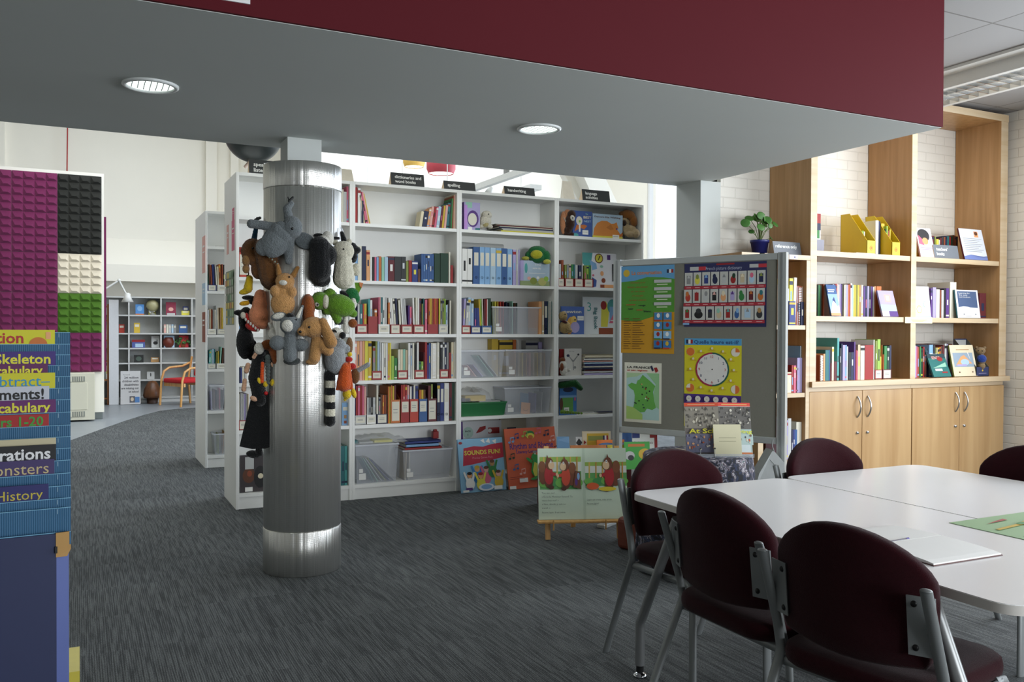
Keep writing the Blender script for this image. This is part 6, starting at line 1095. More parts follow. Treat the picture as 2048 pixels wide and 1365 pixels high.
def squirrel(x, z, s, c, flip=1):
    f = flip
    return [('e', x-f*.13*s, z+.02*s, .10*s, .15*s, '#6d3c22'), ('e', x-f*.15*s, z+.12*s, .08*s, .08*s, '#7d4a2a'), ('e', x, z-.07*s, .10*s, .11*s, '#5d301c'), ('e', x, z, .10*s, .13*s, c), ('e', x+f*.02*s, z+.16*s, .09*s, .085*s, '#6d3c22'), ('e', x+f*.06*s, z+.14*s, .07*s, .055*s, '#d8b890'), ('e', x+f*.05*s, z+.19*s, .02*s, .02*s, 'white'), ('e', x+f*.055*s, z+.19*s, .009*s, .009*s, 'black'), ('p', [(x-.05*s, z+.22*s), (x-.03*s, z+.29*s), (x, z+.24*s)], '#6d3c22'), ('p', [(x+f*.06*s, z+.05*s), (x+f*.17*s, z+.03*s), (x+f*.17*s, z-.01*s), (x+f*.05*s, z)], c), ('e', x+f*.18*s, z+.01*s, .025*s, .025*s, '#d8b890'), ('e', x+f*.05*s, z-.17*s, .06*s, .03*s, '#4a2818')]
def wood_scene(x0, z0, x1, z1):
    o = [('r', x0, z0, x1, z1, '#5a9a55'), ('r', x0, z0+(z1-z0)*.55, x1, z1, '#cfd3c8'), ('r', x0, z1-(z1-z0)*.16, x1, z1, '#8fae4a')]
    for i in range(6): xx_ = x0+(x1-x0)*(.08+.16*i); o.append(('p', [(xx_, z0+(z1-z0)*.35), (xx_+.01, z1), (xx_+.04, z1), (xx_+.03, z0+(z1-z0)*.3)], '#b98a3a' if i % 2 else '#c9a850'))
    for i in range(5): o.append(('e', x0+(x1-x0)*(.1+.2*i), z0+(z1-z0)*.2, (x1-x0)*.13, (z1-z0)*.14, '#3f8a4a' if i % 2 else '#6aa84a'))
    return o
m = MB(); PW, PH = .293, .458; pg = '#c3d3bd'
Lp = [('r', 0, 0, 1, 1, pg)]+wood_scene(.04, .42, .97, .88)+squirrel(.24, .62, 1.0, '#a8262a', 1)+squirrel(.62, .6, 1.0, '#c0452c', -1)+[('p', [(.78, .45), (.84, .68), (.94, .66), (.95, .42)], '#6a3f2c'), ('e', .85, .52, .03, .05, 'purple'), ('e', .9, .6, .03, .05, 'skyblue')]
for i, l in enumerate(('Toc, toc, toc!', '« Es-tu là, Monsieur Renard? Tu', 'viens chez moi? »', '« Non, désolé, je suis au', 'travail. »', 'Pauvre lapin. Il est triste.')): Lp.append(('t', l, .07, .36-.052*i-(.01 if i == 5 else 0), .034, '#5a6a5c'))
Rp = [('r', 0, 0, 1, 1, pg), ('r', 0, 0, .06, 1, '#b5c7b0')]+wood_scene(.06, .46, 1, .80)+squirrel(.6, .60, 1.1, '#a8262a', -1)+[('e', .22, .46, .14, .05, '#cf5a2c'), ('e', .55, .42, .2, .03, '#d8c030'), ('t', 'Lapin est triste, très triste.', .08, .26, .034, '#5a6a5c'), ('t', 'Pauvre lapin!', .08, .205, .034, '#5a6a5c')]
TT = Matrix.Translation((0, -.028, .134)) @ Matrix.Rotation(-.2, 4, 'X')
for shp, off in ((Lp, 0), (Rp, PW)):
    T = TT @ Matrix.Translation((off, 0, 0)); m.box(0, PW, 0, .006, 0, PH, paper('#c9d4c2'), T); art(m, PW, PH, shp, T)
tag(m.build('open_big_book', None, tuple(E0), (0, 0, ER)), 'big open French story book with squirrel pictures on the pine easel', 'big book')

# low display box of French books behind the easel
m = MB(); m.box(0, .62, 0, .42, 0, .36, mat('#4a1a1a', .9, noise=.1)); o = m.build('display_plinth', None, (3.12, 5.58, 0), (0, 0, -.2)); tag(bevel(o, .01), 'low dark red cloth covered box behind the easel, books standing on it', 'display box')
fz = .361
def fb(label, px0, ytop, px1, d, shapes, col, tilt=10, stick=None, base=fz):
    a, b, c = at(px0, 905, d=d), at(px1, 905, d=d), at(px0, ytop, d=d); w = (b-a).length
    return pbook(label, a.x, a.y, base+.001, w, (c.z-base)/math.cos(math.radians(tilt)), shapes, col, tilt, -18, .01, 'display_book', 'book', 'French books standing behind the easel', stick=stick)
fb('blue booklet with pale shapes at the end of the French books', 1116, 876, 1141, 6.16, [('r', 0, 0, 1, 1, '#6f9cc6'), ('p', [(0, .9), (1, 1), (1, .8)], 'skyblue'), ('e', .3, .35, .1, .25, 'paleblue'), ('e', .6, .3, .1, .3, 'paleblue')], 'skyblue', base=.0+fz)
fb('yellow and cream book lettered first French', 1166, 865, 1225, 6.52, [('r', 0, 0, 1, 1, 'cream'), ('r', .16, .3, .92, .93, 'yellow'), ('r', .2, .7, .75, .85, 'olive'), ('t', 'FRENCH', .22, .42, .2, 'red', True, .66), ('p', [(.05, .72), (.05, .58), (.14, .65)], 'red'), ('r', .72, .72, .78, .86, 'navy'), ('r', .78, .72, .84, .86, 'white'), ('r', .84, .72, .9, .86, 'red')], 'cream', 8)
fb('black and white diamond patterned booklet by the first French book', 1153, 876, 1166, 6.42, [('r', 0, 0, 1, 1, 'palegrey'), ('p', [(.5, .95), (1, .8), (.6, .65), (0, .78)], 'black')], 'palegrey', 8)
fb('orange book with a blue oval title behind the peach book', 1195, 882, 1252, 6.36, [('r', 0, 0, 1, 1, '#d8742a'), ('e', .35, .8, .3, .09, '#4a6a9a'), dash(.15, .79, .4, 'paleblue', .02), ('r', .7, .7, 1, .88, 'lilac')], 'orange', 8)
fb('peach book with a plain brown title in front of the row', 1142, 893, 1216, 6.18, [('r', 0, 0, 1, 1, '#d98a52'), ('t', 'Une petite histoire', .12, .72, .1, '#7a3a1c', False, .74)], 'peach', 8)
fb('yellow book with a bright white flash on its cover', 1216, 892, 1252, 6.24, [('r', 0, 0, 1, 1, '#c9b43a'), ('e', .5, .75, .45, .2, 'lemon'), ('t', 'Bienvenue', .15, .72, .12, 'navy', True, .7), ('r', .3, .4, .9, .6, 'white')], 'yellow', 8)
fb('green book with a yellow star badge and orange strip', 1250, 886, 1303, 6.22, [('r', 0, 0, 1, 1, '#3f9a3a'), ('r', .15, .82, .8, .92, 'orange'), ('e', .2, .5, .2, .16, 'palegrey'), ('e', .25, .42, .12, .1, 'charcoal'), ('e', .8, .55, .25, .2, 'yellow'), ('e', .8, .55, .1, .08, 'orange')], 'green', 8)
fb('dark blue book behind the white and red one', 1243, 868, 1268, 6.42, [('r', 0, 0, 1, 1, '#2f5a94'), ('e', .5, .7, .4, .2, 'blue')], 'blue', 6)
fb('white book with a red side and tricolour top', 1266, 868, 1318, 6.34, [('r', 0, 0, 1, 1, 'white'), ('r', 0, .85, .3, 1, 'royal'), ('r', .7, .85, 1, 1, 'red'), ('r', .88, 0, 1, .9, 'red'), ('t', 'Parlons français', .08, .68, .1, 'maroon', False, .74)], 'white', 6)
# things lying on the floor by the easel
m = MB(); m.box(-.13, .13, -.09, .09, 0, .2, mat('#6a2c18', .6, noise=.15)); o = m.build('case', None); 
t = thing('satchel', 'brown leather satchel on the floor behind the table end', 'bag', (3.14, 4.50, 0), .3); o.parent = t; bevel(o, .03, 3)
m = MB(); m.tube([(-.1, 0, .19)]+[(-.1*math.cos(PI*i/8), 0, .19+.12*math.sin(PI*i/8)) for i in range(1, 8)]+[(.1, 0, .19)], .009, mat('#5a2414', .6), 8); m.build('handle', t)
m = MB(); m.add([(0, 0, .0), (.3, -.05, .0), (.34, .1, .22), (.06, .13, .25), (0, .04, 0), (.3, -.01, 0), (.33, .13, .21), (.06, .16, .24)], [(0, 1, 2, 3), (7, 6, 5, 4), (0, 4, 5, 1), (1, 5, 6, 2), (2, 6, 7, 3), (3, 7, 4, 0)], paper('#cfcabc')); tag(m.build('paper_bag', None, (3.30, 4.42, 0)), 'crumpled cream paper bag leaning beside the brown satchel', 'paper bag')

# ------------------------------------------------------------------ on the white tables
tz = .7205
nb = [at(*q, z=.72) for q in ((1868, 1134), (2006, 1112), (1900, 1052))]; u = (nb[1]-nb[0]); rz = math.atan2(u.y, u.x); w = u.length
m = MB(); L2 = .36
def page(m, x0, x1, zlo):
    n = 8
    vs = []; 
    for i in range(n+1):
        f_ = i/n; x = x0+(x1-x0)*f_; k = f_ if x0 < x1 else f_
        vs += [(x, .004, tz+.002+.012*math.sin(PI*(.25+.75*f_))**.7 if f_ < 1 else tz+.003), (x, L2-.004, tz+.002+.012*math.sin(PI*(.25+.75*f_))**.7 if f_ < 1 else tz+.003)]
    return vs
m.box(0, w, 0, .40, 0, .002, paper('#6a4a48')); 
n = 10; prof = [(.003+(w-.006)*i/n, .010+.004*math.sin(PI*i/n)) for i in range(n+1)]
for (ya, yb_) in ((.004, .198), (.202, .396)):
    mm = [(x, y_) for x, y_ in prof]
    vs = [(.003, ya, .002), (w-.003, ya, .002), (w-.003, yb_, .002), (.003, yb_, .002)]
    k = 8; ys = [ya+(yb_-ya)*i/k for i in range(k+1)]
    hh = [.006+.009*math.sin(PI*(.5*(i/k) if ya < .1 else .5*(1-i/k)))**.6 for i in range(k+1)]
    vs = []; fs = []
    for y_, h_ in zip(ys, hh): vs += [(.003, y_, .002), (w-.003, y_, .002), (w-.003, y_, h_), (.003, y_, h_)]
    for i in range(k): a_ = i*4; fs += [(a_+3, a_+2, a_+6, a_+7), (a_, a_+3, a_+7, a_+4), (a_+1, a_+5, a_+6, a_+2)]
    fs += [(0, 1, 2, 3), (k*4+3, k*4+2, k*4+1, k*4)]; m.add(vs, fs, mat('#f6f6f2', .6, noise=.01))
tag(m.build('notebook', None, (nb[0].x, nb[0].y, tz), (0, 0, rz)), 'open blank notebook with a brown cover on the white table', 'notebook')
a, b = at(1770, 1086, z=.735), at(1817, 1078, z=.735); d_ = (b-a).normalized(); b2_ = a-d_*.06
t = thing('pencil', 'slim dark pencil with a purple end resting on the open notebook', 'pencil', (0, 0, 0)); m = MB(); m.tube([tuple(b2_), tuple(b-d_*.012)], .0036, mat('#5a5560', .4), 8); m.build('shaft', t); m = MB(); m.tube([tuple(b-d_*.012), tuple(b)], .0042, mat('#4a3a94', .4), 8); m.build('end_cap', t)
pa = at(1905, 1050, z=.72); pw, ph = .42, .30; m = MB(); T = Matrix.Rotation(-PI/2, 4, 'X'); m.box(0, pw, 0, ph, 0, .0012, paper('#8fb07f'))
T = Matrix.Translation((0, 0, .0012)) @ Matrix.Rotation(-PI/2, 4, 'X')
art(m, pw, ph, [('r', 0, 0, 1, 1, '#93b586')]+[('p', [(.05+.1*i, .2+.05*(i % 3)), (.2+.1*i, .3+.07*(i % 2)), (.19+.1*i, .25)], '#6f9a6a') for i in range(7)]+[('p', [(.1, .55), (.45, .62), (.8, .78), (.8, .72), (.45, .56), (.1, .5)], 'yellow'), ('p', [(.2, .75), (.5, .85), (.5, .79)], '#a8403a'), ('p', [(.35, .3), (.8, .4), (.8, .34)], '#a8403a'), ('p', [(.4, .36), (.7, .46), (.7, .4)], 'lilac'), ('e', .5, .6, .08, .05, '#4f8a4a')], T)
tag(m.build('poster_sheet', None, (pa.x, pa.y-.0, tz), (0, 0, .0)), 'green poster sheet with a yellow and red drawing lying on the table', 'poster')
bpy.data.objects['poster_sheet'].location.y -= .28; bpy.data.objects['poster_sheet'].location.x += .01

# ------------------------------------------------------------------ cardboard display stand of packs at the left
S0_ = at(142, 1063, d=2.0); SRZ = math.radians(3.0); SU = Vector((math.cos(SRZ), math.sin(SRZ), 0)); SV = Vector((-SU.y, SU.x, 0))
def blue_card():
    m = bpy.data.materials.new('blue_corrugated'); m.use_nodes = True; nt = m.node_tree; b = nt.nodes['Principled BSDF']; L = nt.links.new
    tc = nd(nt, 'ShaderNodeTexCoord'); w = nd(nt, 'ShaderNodeTexWave', bands_direction='X'); w.inputs['Scale'].default_value = 70; L(tc.outputs['Object'], w.inputs['Vector'])
    cr = nd(nt, 'ShaderNodeValToRGB'); cr.color_ramp.elements[0].color = lin('#225273'); cr.color_ramp.elements[1].color = lin('#265c80'); L(w.outputs['Fac'], cr.inputs[0]); L(cr.outputs[0], b.inputs['Base Color'])
    bp = nd(nt, 'ShaderNodeBump'); bp.inputs['Strength'].default_value = .25; bp.inputs['Distance'].default_value = .002; L(w.outputs['Fac'], bp.inputs['Height']); L(bp.outputs[0], b.inputs['Normal']); b.inputs['Roughness'].default_value = .6; return m
M_bc = blue_card(); M_edgec = mat('#79aeca', .6); M_base = mat('#232b4e', .6, noise=.03); M_base_lit = mat('#4a578c', .6, noise=.03)  # base card in a shaded and a lit tone, the light put into the colour
t = thing('display_stand', 'blue cardboard display stand with stepped pockets at the edge of the carpet', 'display stand', (S0_.x, S0_.y, 0), SRZ)
LY = [1063, 1014, 995, 970, 945, 919, 895, 872, 849, 823, 798, 775, 752, 730, 709, 688, 665]
PK = []; zf = at(130, 1063, d=2.0).z
for k, y_ in enumerate(LY):
    d_ = 2.0+.028*k; z_ = at(130, y_, d=d_).z; PK.append((k*.030, z_))
for k, (v, z_) in enumerate(PK):
    lo = max(zf-.03 if k < 7 else .5, z_-.16); m = MB(); e_ = v*.042; m.box(-.40, e_, v, v+.003, lo, z_-.0012, M_bc); m.box(-.40, e_, v, v+.003, z_-.0012, z_, M_edgec); m.box(-.0285+e_, -.0275+e_, v-.0006, v, z_-.014, z_-.003, mat('#9ab8c8', .4)); m.build('pocket_card', t)
m = MB(); m.box(-.40, -.03, -.006, 0, .0, zf-.002, M_base); m.box(-.40, -.03, 0, .56, 0, .01, M_base); m.box(-.404, -.40, -.006, .56, 0, 1.1, M_base); m.build('base_box', t)
m = MB(); m.add([(-.03, -.006, 0), (-.004, .012, 0), (-.004, .012, zf-.05), (-.03, -.006, zf-.002), (-.03, -.002, 0), (-.004, .016, 0), (-.004, .016, zf-.05), (-.03, -.002, zf-.002)], [(0, 1, 2, 3), (7, 6, 5, 4), (1, 5, 6, 2), (3, 2, 6, 7)], M_base_lit); m.build('side_flange', t)
m = MB(); m.add([(-.031, -.008, zf-.055), (-.031, -.008, zf), (0, .001, zf), (0, .001, zf-.04), (-.008, -.002, zf-.056)]+[(-.031, .0, zf-.055), (-.031, .0, zf), (0, .006, zf), (0, .006, zf-.04), (-.008, .004, zf-.056)], [(4, 3, 2, 1, 0), (5, 6, 7, 8, 9)]+[(i, (i+1) % 5, (i+1) % 5+5, i+5) for i in range(5)], mat('#9a7438', .6)); m.box(-.033, -.028, -.012, -.004, zf-.045, zf-.03, mat('#1a1a1a', .4)); m.build('corner_tab', t)
def pack(label, words, col, tcol, ytop, ybot, pr, k, bold=True, size=None, icon=None):
    """booklet pack standing in the stepped pocket behind card k; its title shows above the card"""
    v = PK[k][0]+.010; d_ = 2.0+.028*(k+.35); zt = at(60, ytop, d=d_).z; zb = at(60, ybot, d=d_).z; xr = -(142-pr)*d_/F*1.03+v*.042; w = .30; h = .20
    m = MB(); m.box(-w, 0, 0, .006, zt-h, zt, paper(col)); hh = zt-zb; sz = size or hh*.98
    text(m, words, -.012 if not icon else -.075, zt-hh*.5-sz*.36, sz, paper(tcol), None, bold, None, 'r', -.0006)
    if icon:
        m.add([(-.04+.022*math.cos(PI*i/10), -.0006, zt-hh*.95+.02*math.sin(PI*i/10)) for i in range(11)], [tuple(range(11))], paper('orange')); m.box(-.022, -.010, -.0008, 0, zt-hh*.6, zt-hh*.15, paper('peach'))
    P_ = S0_+SU*xr+SV*v
    tag(m.build('booklet_pack', None, (P_.x, P_.y, 0), (0, 0, SRZ)), label, 'booklet pack', 'booklet packs in the blue display stand')
pack('bright yellow pack with red title nutrition, topmost in the blue stand', 'Nutrition', '#c9c423', '#a8242a', 660, 690, 116, 15, icon=True)
pack('violet pack with yellow title skeleton in the blue stand', 'Skeleton', '#3a2470', '#d8cf3a', 702, 730, 117, 13)
pack('maroon pack with yellow title vocabulary, just under the skeleton one', 'Vocabulary', '#5a1a50', '#d8cf3a', 726, 750, 104, 12)
pack('yellow pack with blue title subtract in the blue stand', 'Subtract–', '#c3bd22', '#2f86b4', 744, 774, 116, 11, False)
pack('white pack with black title instruments in the blue stand', 'Instruments!', '#b9bcc4', '#101010', 770, 799, 106, 10)
pack('purple pack with yellow title vocabulary, under the instruments one', 'Vocabulary', '#5a1a5c', '#cfc83a', 797, 824, 117, 9)
pack('red pack with green title numbers in the blue stand', 'Numbers 1-20', '#9a1c1c', '#3a8a34', 825, 851, 105, 8)
pack('pale pack with a colourful picture edge in the blue stand', '', '#b9b090', '#101010', 873, 896, 117, 6)
pack('black pack with white title celebrations in the blue stand', 'Celebrations', '#121214', '#d8d8d8', 886, 918, 117, 5)
pack('dark violet pack with outlined title monsters in the blue stand', 'Monsters', '#3a2c5c', '#b9a87a', 915, 947, 114, 4, False)
pack('navy pack with yellow title history, lowest in the blue stand', 'History', '#20205c', '#b9a83a', 964, 1000, 104, 2, False, .032)
yb0 = at(146, 1352, d=2.9); m = MB(); m.box(-.2, .02, 0, .25, 0, yb0.z+.012, mat('#cfc04a', .5)); tag(m.build('yellow_box', None, (yb0.x, yb0.y, 0)), 'yellow box on the carpet behind the blue display stand', 'box')
# ------------------------------------------------------------------ far side of the hall
M_fs = mat('#c6c7c4', .5, noise=.02)
FY = 17.14; t = thing('shelving_unit', 'white shelving of small compartments along the far wall of the hall', 'shelving', (.45, FY, 0)); 
xs = [.2, .80-.45+.0, 1.34-.45, 1.875-.45, 2.4-.45]; xs[0] = -.15
fz_ = [.10, .42, .73, 1.00, 1.27, 1.60]
for x_ in xs: m = MB(); m.box(x_-.012, x_+.012, 0, .3, 0, 1.93, M_fs); m.build('upright', t)
for z_ in fz_+[1.93]: m = MB(); m.box(xs[0], xs[-1], .003, .3, z_-.025, z_, M_fs); m.build('shelf', t)
m = MB(); m.box(xs[0], xs[-1], .29, .3, 0, 1.93, mat('#b4b5b2', .6)); m.build('back_panel', t)
m = MB(); m.box(xs[0], xs[-1], .02, .04, 0, .1, M_fs); m.build('plinth', t)
def far(px0, ytop, px1, ybot, col, label, shapes=(), name='display_book', cat='book', y=FY+.1):
    q = pb(px0, ytop, px1, ybot, y); zz = min(fz_, key=lambda k: abs(k-q[2])); 
    pbook(label, q[0], q[1], zz+.001, q[3], min(max(.08, q[4]), .22 if zz < 1.5 else .28), list(shapes) or [('r', 0, 0, 1, 1, col), ('r', .15, .6, .85, .85, 'ivory')], col, 5, 0, .02, name, cat, 'things on the far wall shelving')
far(271, 604, 288, 625, 'skyblue', 'light blue book on the top far shelf', [('r', 0, 0, 1, 1, '#4a86c4'), ('e', .5, .6, .3, .25, 'skyblue'), ('r', 0, 0, 1, .1, 'orange')])
far(297, 616, 312, 626, 'lemon', 'yellow card under the globe on the far shelf')
far(332, 600, 352, 626, 'maroon', 'maroon and white poster book on the top far shelf', [('r', 0, 0, 1, 1, '#8a2440'), ('e', .5, .45, .25, .15, 'palepink'), ('r', .1, .0, .9, .15, 'palegrey')])
far(363, 617, 379, 626, 'lemon', 'yellow card in front of a blue booklet on the far shelf'); far(366, 609, 377, 627, 'royal', 'small blue booklet behind a yellow card on the far shelf', y=FY+.16)
far(268, 633, 280, 653, 'yellow', 'narrow yellow book on the second far shelf'); far(293, 632, 312, 648, 'black', 'black and white photograph on the second far shelf', [('r', 0, 0, 1, 1, '#1a1a1a'), ('e', .4, .5, .15, .3, 'palegrey'), ('e', .65, .5, .12, .25, 'grey')], 'photograph', 'picture')
for i, c_ in enumerate(('palepink', 'ivory', 'palegrey', 'paleblue', 'grey')): far(328+5*i, 636, 332+5*i, 653, c_, f'{cname(c_)} booklet standing on the second far shelf')
far(358, 638, 375, 654, 'blue', 'blue book with dark top on the second far shelf'); far(238, 634, 249, 651, 'scarlet', 'red and black book on the second far shelf behind the lamp')
far(264, 671, 290, 687, 'scarlet', 'wide red and blue book on the third far shelf', [('r', 0, 0, 1, 1, '#4a5a9a'), ('r', 0, .7, 1, 1, 'red'), ('r', .25, .05, .85, .5, 'paleblue')]); far(303, 665, 319, 688, 'white', 'white book with a black cat shape on the third far shelf', [('r', 0, 0, 1, 1, 'palegrey'), ('e', .5, .4, .3, .15, 'black'), ('r', .65, .4, .75, .7, 'black')])
far(328, 663, 349, 687, 'paleblue', 'white folder in a clear sleeve on the third far shelf'); far(358, 661, 377, 688, 'red', 'red book on the third far shelf', [('r', 0, 0, 1, 1, '#b8222c'), ('r', .3, .5, .7, .55, 'orange')])
far(268, 696, 287, 711, 'charcoal', 'dark framed picture on the fourth far shelf', [('r', 0, 0, 1, 1, '#1c1e1c'), ('e', .5, .5, .3, .3, '#4a5a50')], 'photograph', 'picture'); far(302, 708, 318, 718, 'tan', 'tan pencil box on the fourth far shelf')
far(294, 728, 309, 743, 'white', 'white card with a dark figure on the fifth far shelf', [('r', 0, 0, 1, 1, 'palegrey'), ('e', .5, .6, .08, .25, 'charcoal')])
g0 = at(305, 606, y=FY+.14); t = thing('globe', 'pale globe on the top far shelf', 'globe', (g0.x, FY+.15, 1.601)); m = MB(); m.ell((0, 0, .17), .115, mat('#a8a27a', .4, noise=.35, scale=14)); m.build('ball', t); m = MB(); m.lathe([(.0001, 0), (.07, 0), (.07, .02), (.02, .055)], mat('#8a8a80', .5), 16); m.build('stand', t)
g0 = at(337, 707, y=FY+.14); t = thing('clay_pot', 'round red brown pot on the fourth far shelf', 'pot', (g0.x, FY+.15, 1.001)); m = MB(); m.lathe([(.0001, 0), (.07, 0), (.10, .05), (.105, .11), (.08, .18), (.07, .19), (.06, .18), (.0001, .17)], mat('#6a2c1c', .4, noise=.2), 20); m.build('body', t)
g0 = at(366, 705, y=FY+.12); t = thing('potted_plant', 'leafy green plant in a terracotta pot on the far shelf', 'plant', (g0.x, FY+.13, 1.001)); m = MB(); m.lathe([(.0001, 0), (.045, 0), (.06, .1), (.0001, .1)], mat('#8a4426', .7), 16); m.build('pot', t)
r = random.Random(2); m = MB()
for i in range(34):
    a_ = r.uniform(0, 2*PI); q = r.uniform(.03, .14); m.ell((q*math.cos(a_), q*math.sin(a_)*.6, r.uniform(.09, .20)-q*.3), (.035, .012, .02), mat('#3f6a34', .5, noise=.2), rot=(r.uniform(-1, 1), r.uniform(-1, 1), a_), nu=8, nv=5)
m.build('leaves', t)['kind'] = 'stuff'
g0 = at(304, 775, y=FY-.1); t = thing('wooden_basket', 'domed brown wooden basket at the foot of the far shelving', 'basket', (g0.x, FY-.19, .0)); m = MB(); m.lathe([(.0001, .10), (.14, .10), (.16, .14), (.14, .26), (.09, .36), (.06, .40), (.0001, .41)], wood('dark_wood', '#4a2c16', '#6d4222', .4), 24); m.build('body', t); m = MB(); m.lathe([(.09, 0), (.10, .1), (.0001, .1)], mat('#3a2212', .5), 20); m.build('foot', t)
q = [at(241, 803, y=16.86), at(281, 799, y=16.86)]; w = (q[1]-q[0]).length
sh = [('r', 0, 0, 1, 1, '#c3c2c2'), ('t', 'Around', .12, .87, .06, 'grey', True)]+[('t', l, .9, .77-.105*i, .085, '#33333a', True, ww, 'r') for i, (l, ww) in enumerate((('24 million', .72), ('children with', .82), ('disabilities', .72), ('are missing out', .86), ('on school', .5)))]+[('r', .45, .05, .72, .24, '#5a5a60'), ('r', .72, .05, .95, .22, '#4a78b0'), ('e', .58, .15, .08, .06, '#c9b9a0')]
pbook('white charity placard about children missing school, leaning on the far shelves', q[0].x, 16.86, .001, w, .60, sh, 'palegrey', 12, -3, .01, 'placard', 'placard')
# end panel of a second shelving run with brown shelves, task lamp clamped to it
a, b = at(218, 806, y=17.0), at(237, 806, y=17.0); t = thing('shelving_end', 'white end panel of a narrow brown shelved unit beside the partition', 'shelving', (0, 0, 0))
m = MB(); m.box(a.x, b.x, 16.9, 17.1, 0, 1.86, mat('#cfd0d2', .5)); m.build('end_panel', t)
for z_ in (.12, .45, .78, 1.15, 1.5, 1.75): m = MB(); m.box(a.x-.35, a.x, 16.95, 17.12, z_-.025, z_, wood('brown_shelf', '#7a4a22', '#9a6230', .5)); m.build('shelf', t)
m = MB(); m.box(a.x-.03, a.x, 16.94, 16.97, 0, 1.78, wood('brown_shelf', '#7a4a22', '#9a6230', .5)); m.build('upright', t)
xb_ = at(209, 700, y=17.0).x
for i, (c_, zz) in enumerate((('white', 1.5), ('palegrey', 1.15), ('yellow', .78), ('white', .45))): tag(book_mesh(.03, .24, .12, c_, 'b', i).build('book', None, (xb_+.02*(i % 2), 16.965, zz+.001)), f'{ORD[i+1]} book down on the brown shelves beside the partition', 'book')
def lamp():
    p0, p1, p2, p3 = at(200, 585, y=16.7), at(238, 561, y=16.7), at(252, 588, y=16.7), at(255, 600, y=16.7)
    t = thing('task_lamp', 'white jointed task lamp bending over beside the partition', 'lamp', tuple(p0)); M_w = mat('#e0e0dc', .4); v = lambda p: tuple(p-p0)
    m = MB(); m.tube([v(p0), v(p1)], .016, M_w, 8); m.build('lower_arm', t); m = MB(); m.tube([v(p1), v(p2)], .016, M_w, 8); m.ell(v(p1), .03, M_w); m.build('upper_arm', t)
    m = MB(); m.lathe([(.03, .12), (.05, .10), (.055, .05), (.10, -.04), (.095, -.04), (.05, .05), (.0001, .09)], M_w, 20, Matrix.Translation(v(p3))); m.build('shade', t)
    m = MB(); m.tube([(0, 0, 0), (0, 0, -p0.z+1.0)], .018, M_w, 8); m.box(-.06, .06, -.06, .06, -p0.z, -p0.z+1.0, mat('#c9c9c6', .5)); m.build('stand', t)
lamp()
# red armchair with bent wooden arms
A0 = at(365, 700, y=16.35); t = thing('armchair', 'red upholstered armchair with bent pale wood arms in the far hall', 'chair', (A0.x+.05, A0.y, 0), math.radians(118))
M_bent = wood('beech', '#c08a4a', '#d9a868', .4); M_rc = mat('#b51c24', .9, noise=.1)
m = MB(); m.box(-.27, .27, -.25, .27, .40, .48, M_rc); bevel(m.build('seat', t), .03, 3)
m = MB(); m.box(-.25, .25, -.05, .03, .50, .92, M_rc, Matrix.Translation((0, -.24, 0)) @ Matrix.Rotation(.2, 4, 'X')); bevel(m.build('backrest', t), .05, 3)
for s in (-1, 1):
    m = MB(); m.tube([(s*.31, .30, 0), (s*.31, .27, .45), (s*.31, .22, .60), (s*.31, .12, .66), (s*.31, -.15, .68), (s*.31, -.30, .74)], .02, M_bent, 10); m.build('arm', t)
    m = MB(); m.tube([(s*.30, -.30, 0), (s*.30, -.26, .45), (s*.28, -.32, .85)], .02, M_bent, 10); m.build('rear_leg', t)
m = MB(); m.box(-.30, .30, .2, .23, .34, .40, M_bent); m.box(-.30, .30, -.25, -.22, .34, .40, M_bent); m.build('seat_rail', t)
# lamps and services hanging in the hall
p = at(507, 268, d=9.2); t = thing('pendant_lamp', 'big black dome pendant lamp cut off by the soffit, behind the column', 'pendant lamp', (p.x, p.y, p.z)); M_bk = mat('#1f2522', .4, noise=.1)
R0 = 57*9.2/F
m = MB(); m.lathe([(.0001, -R0)]+[(R0*math.sin(a_), -R0*math.cos(a_)) for a_ in [PI*i/20 for i in range(1, 11)]]+[(R0*.98, .03), (.1, .16), (.0001, .18)], M_bk, 40); m.build('dome', t)
m = MB(); m.tube([(0, 0, .18), (0, 0, 6.2-p.z)], .012, M_bk, 8); m.build('cable', t); m = MB(); m.tube([(-.04*1, 0, -R0-.0), (-.09, 0, -R0-.06)], .018, mat('#c9b0a0', .5), 8); m.build('pull', t)
def drum(px, ytop, ybot, wpx, d, col, label):
    p, q = at(px, ybot, d=d), at(px, ytop, d=d); w = wpx*d/F/2; t = thing('pendant_lamp', label, 'pendant lamp', tuple(p), 0); h = .34
    m = MB(); m.lathe([(w*.86, .02), (w, .08), (w, h), (w-.01, h), (w-.01, .08), (w*.84, .03)], mat(col, .6), 32); m.build('shade', t)
    m = MB(); m.lathe([(.0001, .03), (w*.84, .03)], emis('#fff6ea', 2.0, 'warm_glow'), 28); m.build('diffuser', t); m = MB(); m.tube([(0, 0, h), (0, 0, 6.2-p.z)], .01, M_bk, 8); m.lathe([(.0001, h), (w-.01, h)], mat(col, .6), 32); m.build('cable', t)
drum(882, 318, 351, 58, 11.5, '#b5404a', 'red drum pendant lamp seen above the spelling sign'); drum(828, 300, 337, 44, 13, '#c9a24a', 'amber drum pendant lamp seen above the dictionaries sign')
p = at(1062, 337, d=8.4); q = Vector((p.x, 15.2, p.z)); t = thing('track_rail', 'white lighting track hung from wires above the bookcases', 'lighting track', (p.x, 0, p.z)); M_tr = mat('#d9d9d4', .4)
m = MB(); m.box(-.03, .03, 7.2, 15.0, -.03, .03, M_tr); m.build('track', t)
for y_ in (8.0, 9.6, 11.2, 12.8): m = MB(); m.tube([(0, y_, .03), (0, y_, 6.2-p.z)], .006, M_tr, 6); m.box(-.02, .02, y_-.03, y_+.03, .03, .09, mat('#8c8c88', .4)); m.build('hanger', t)
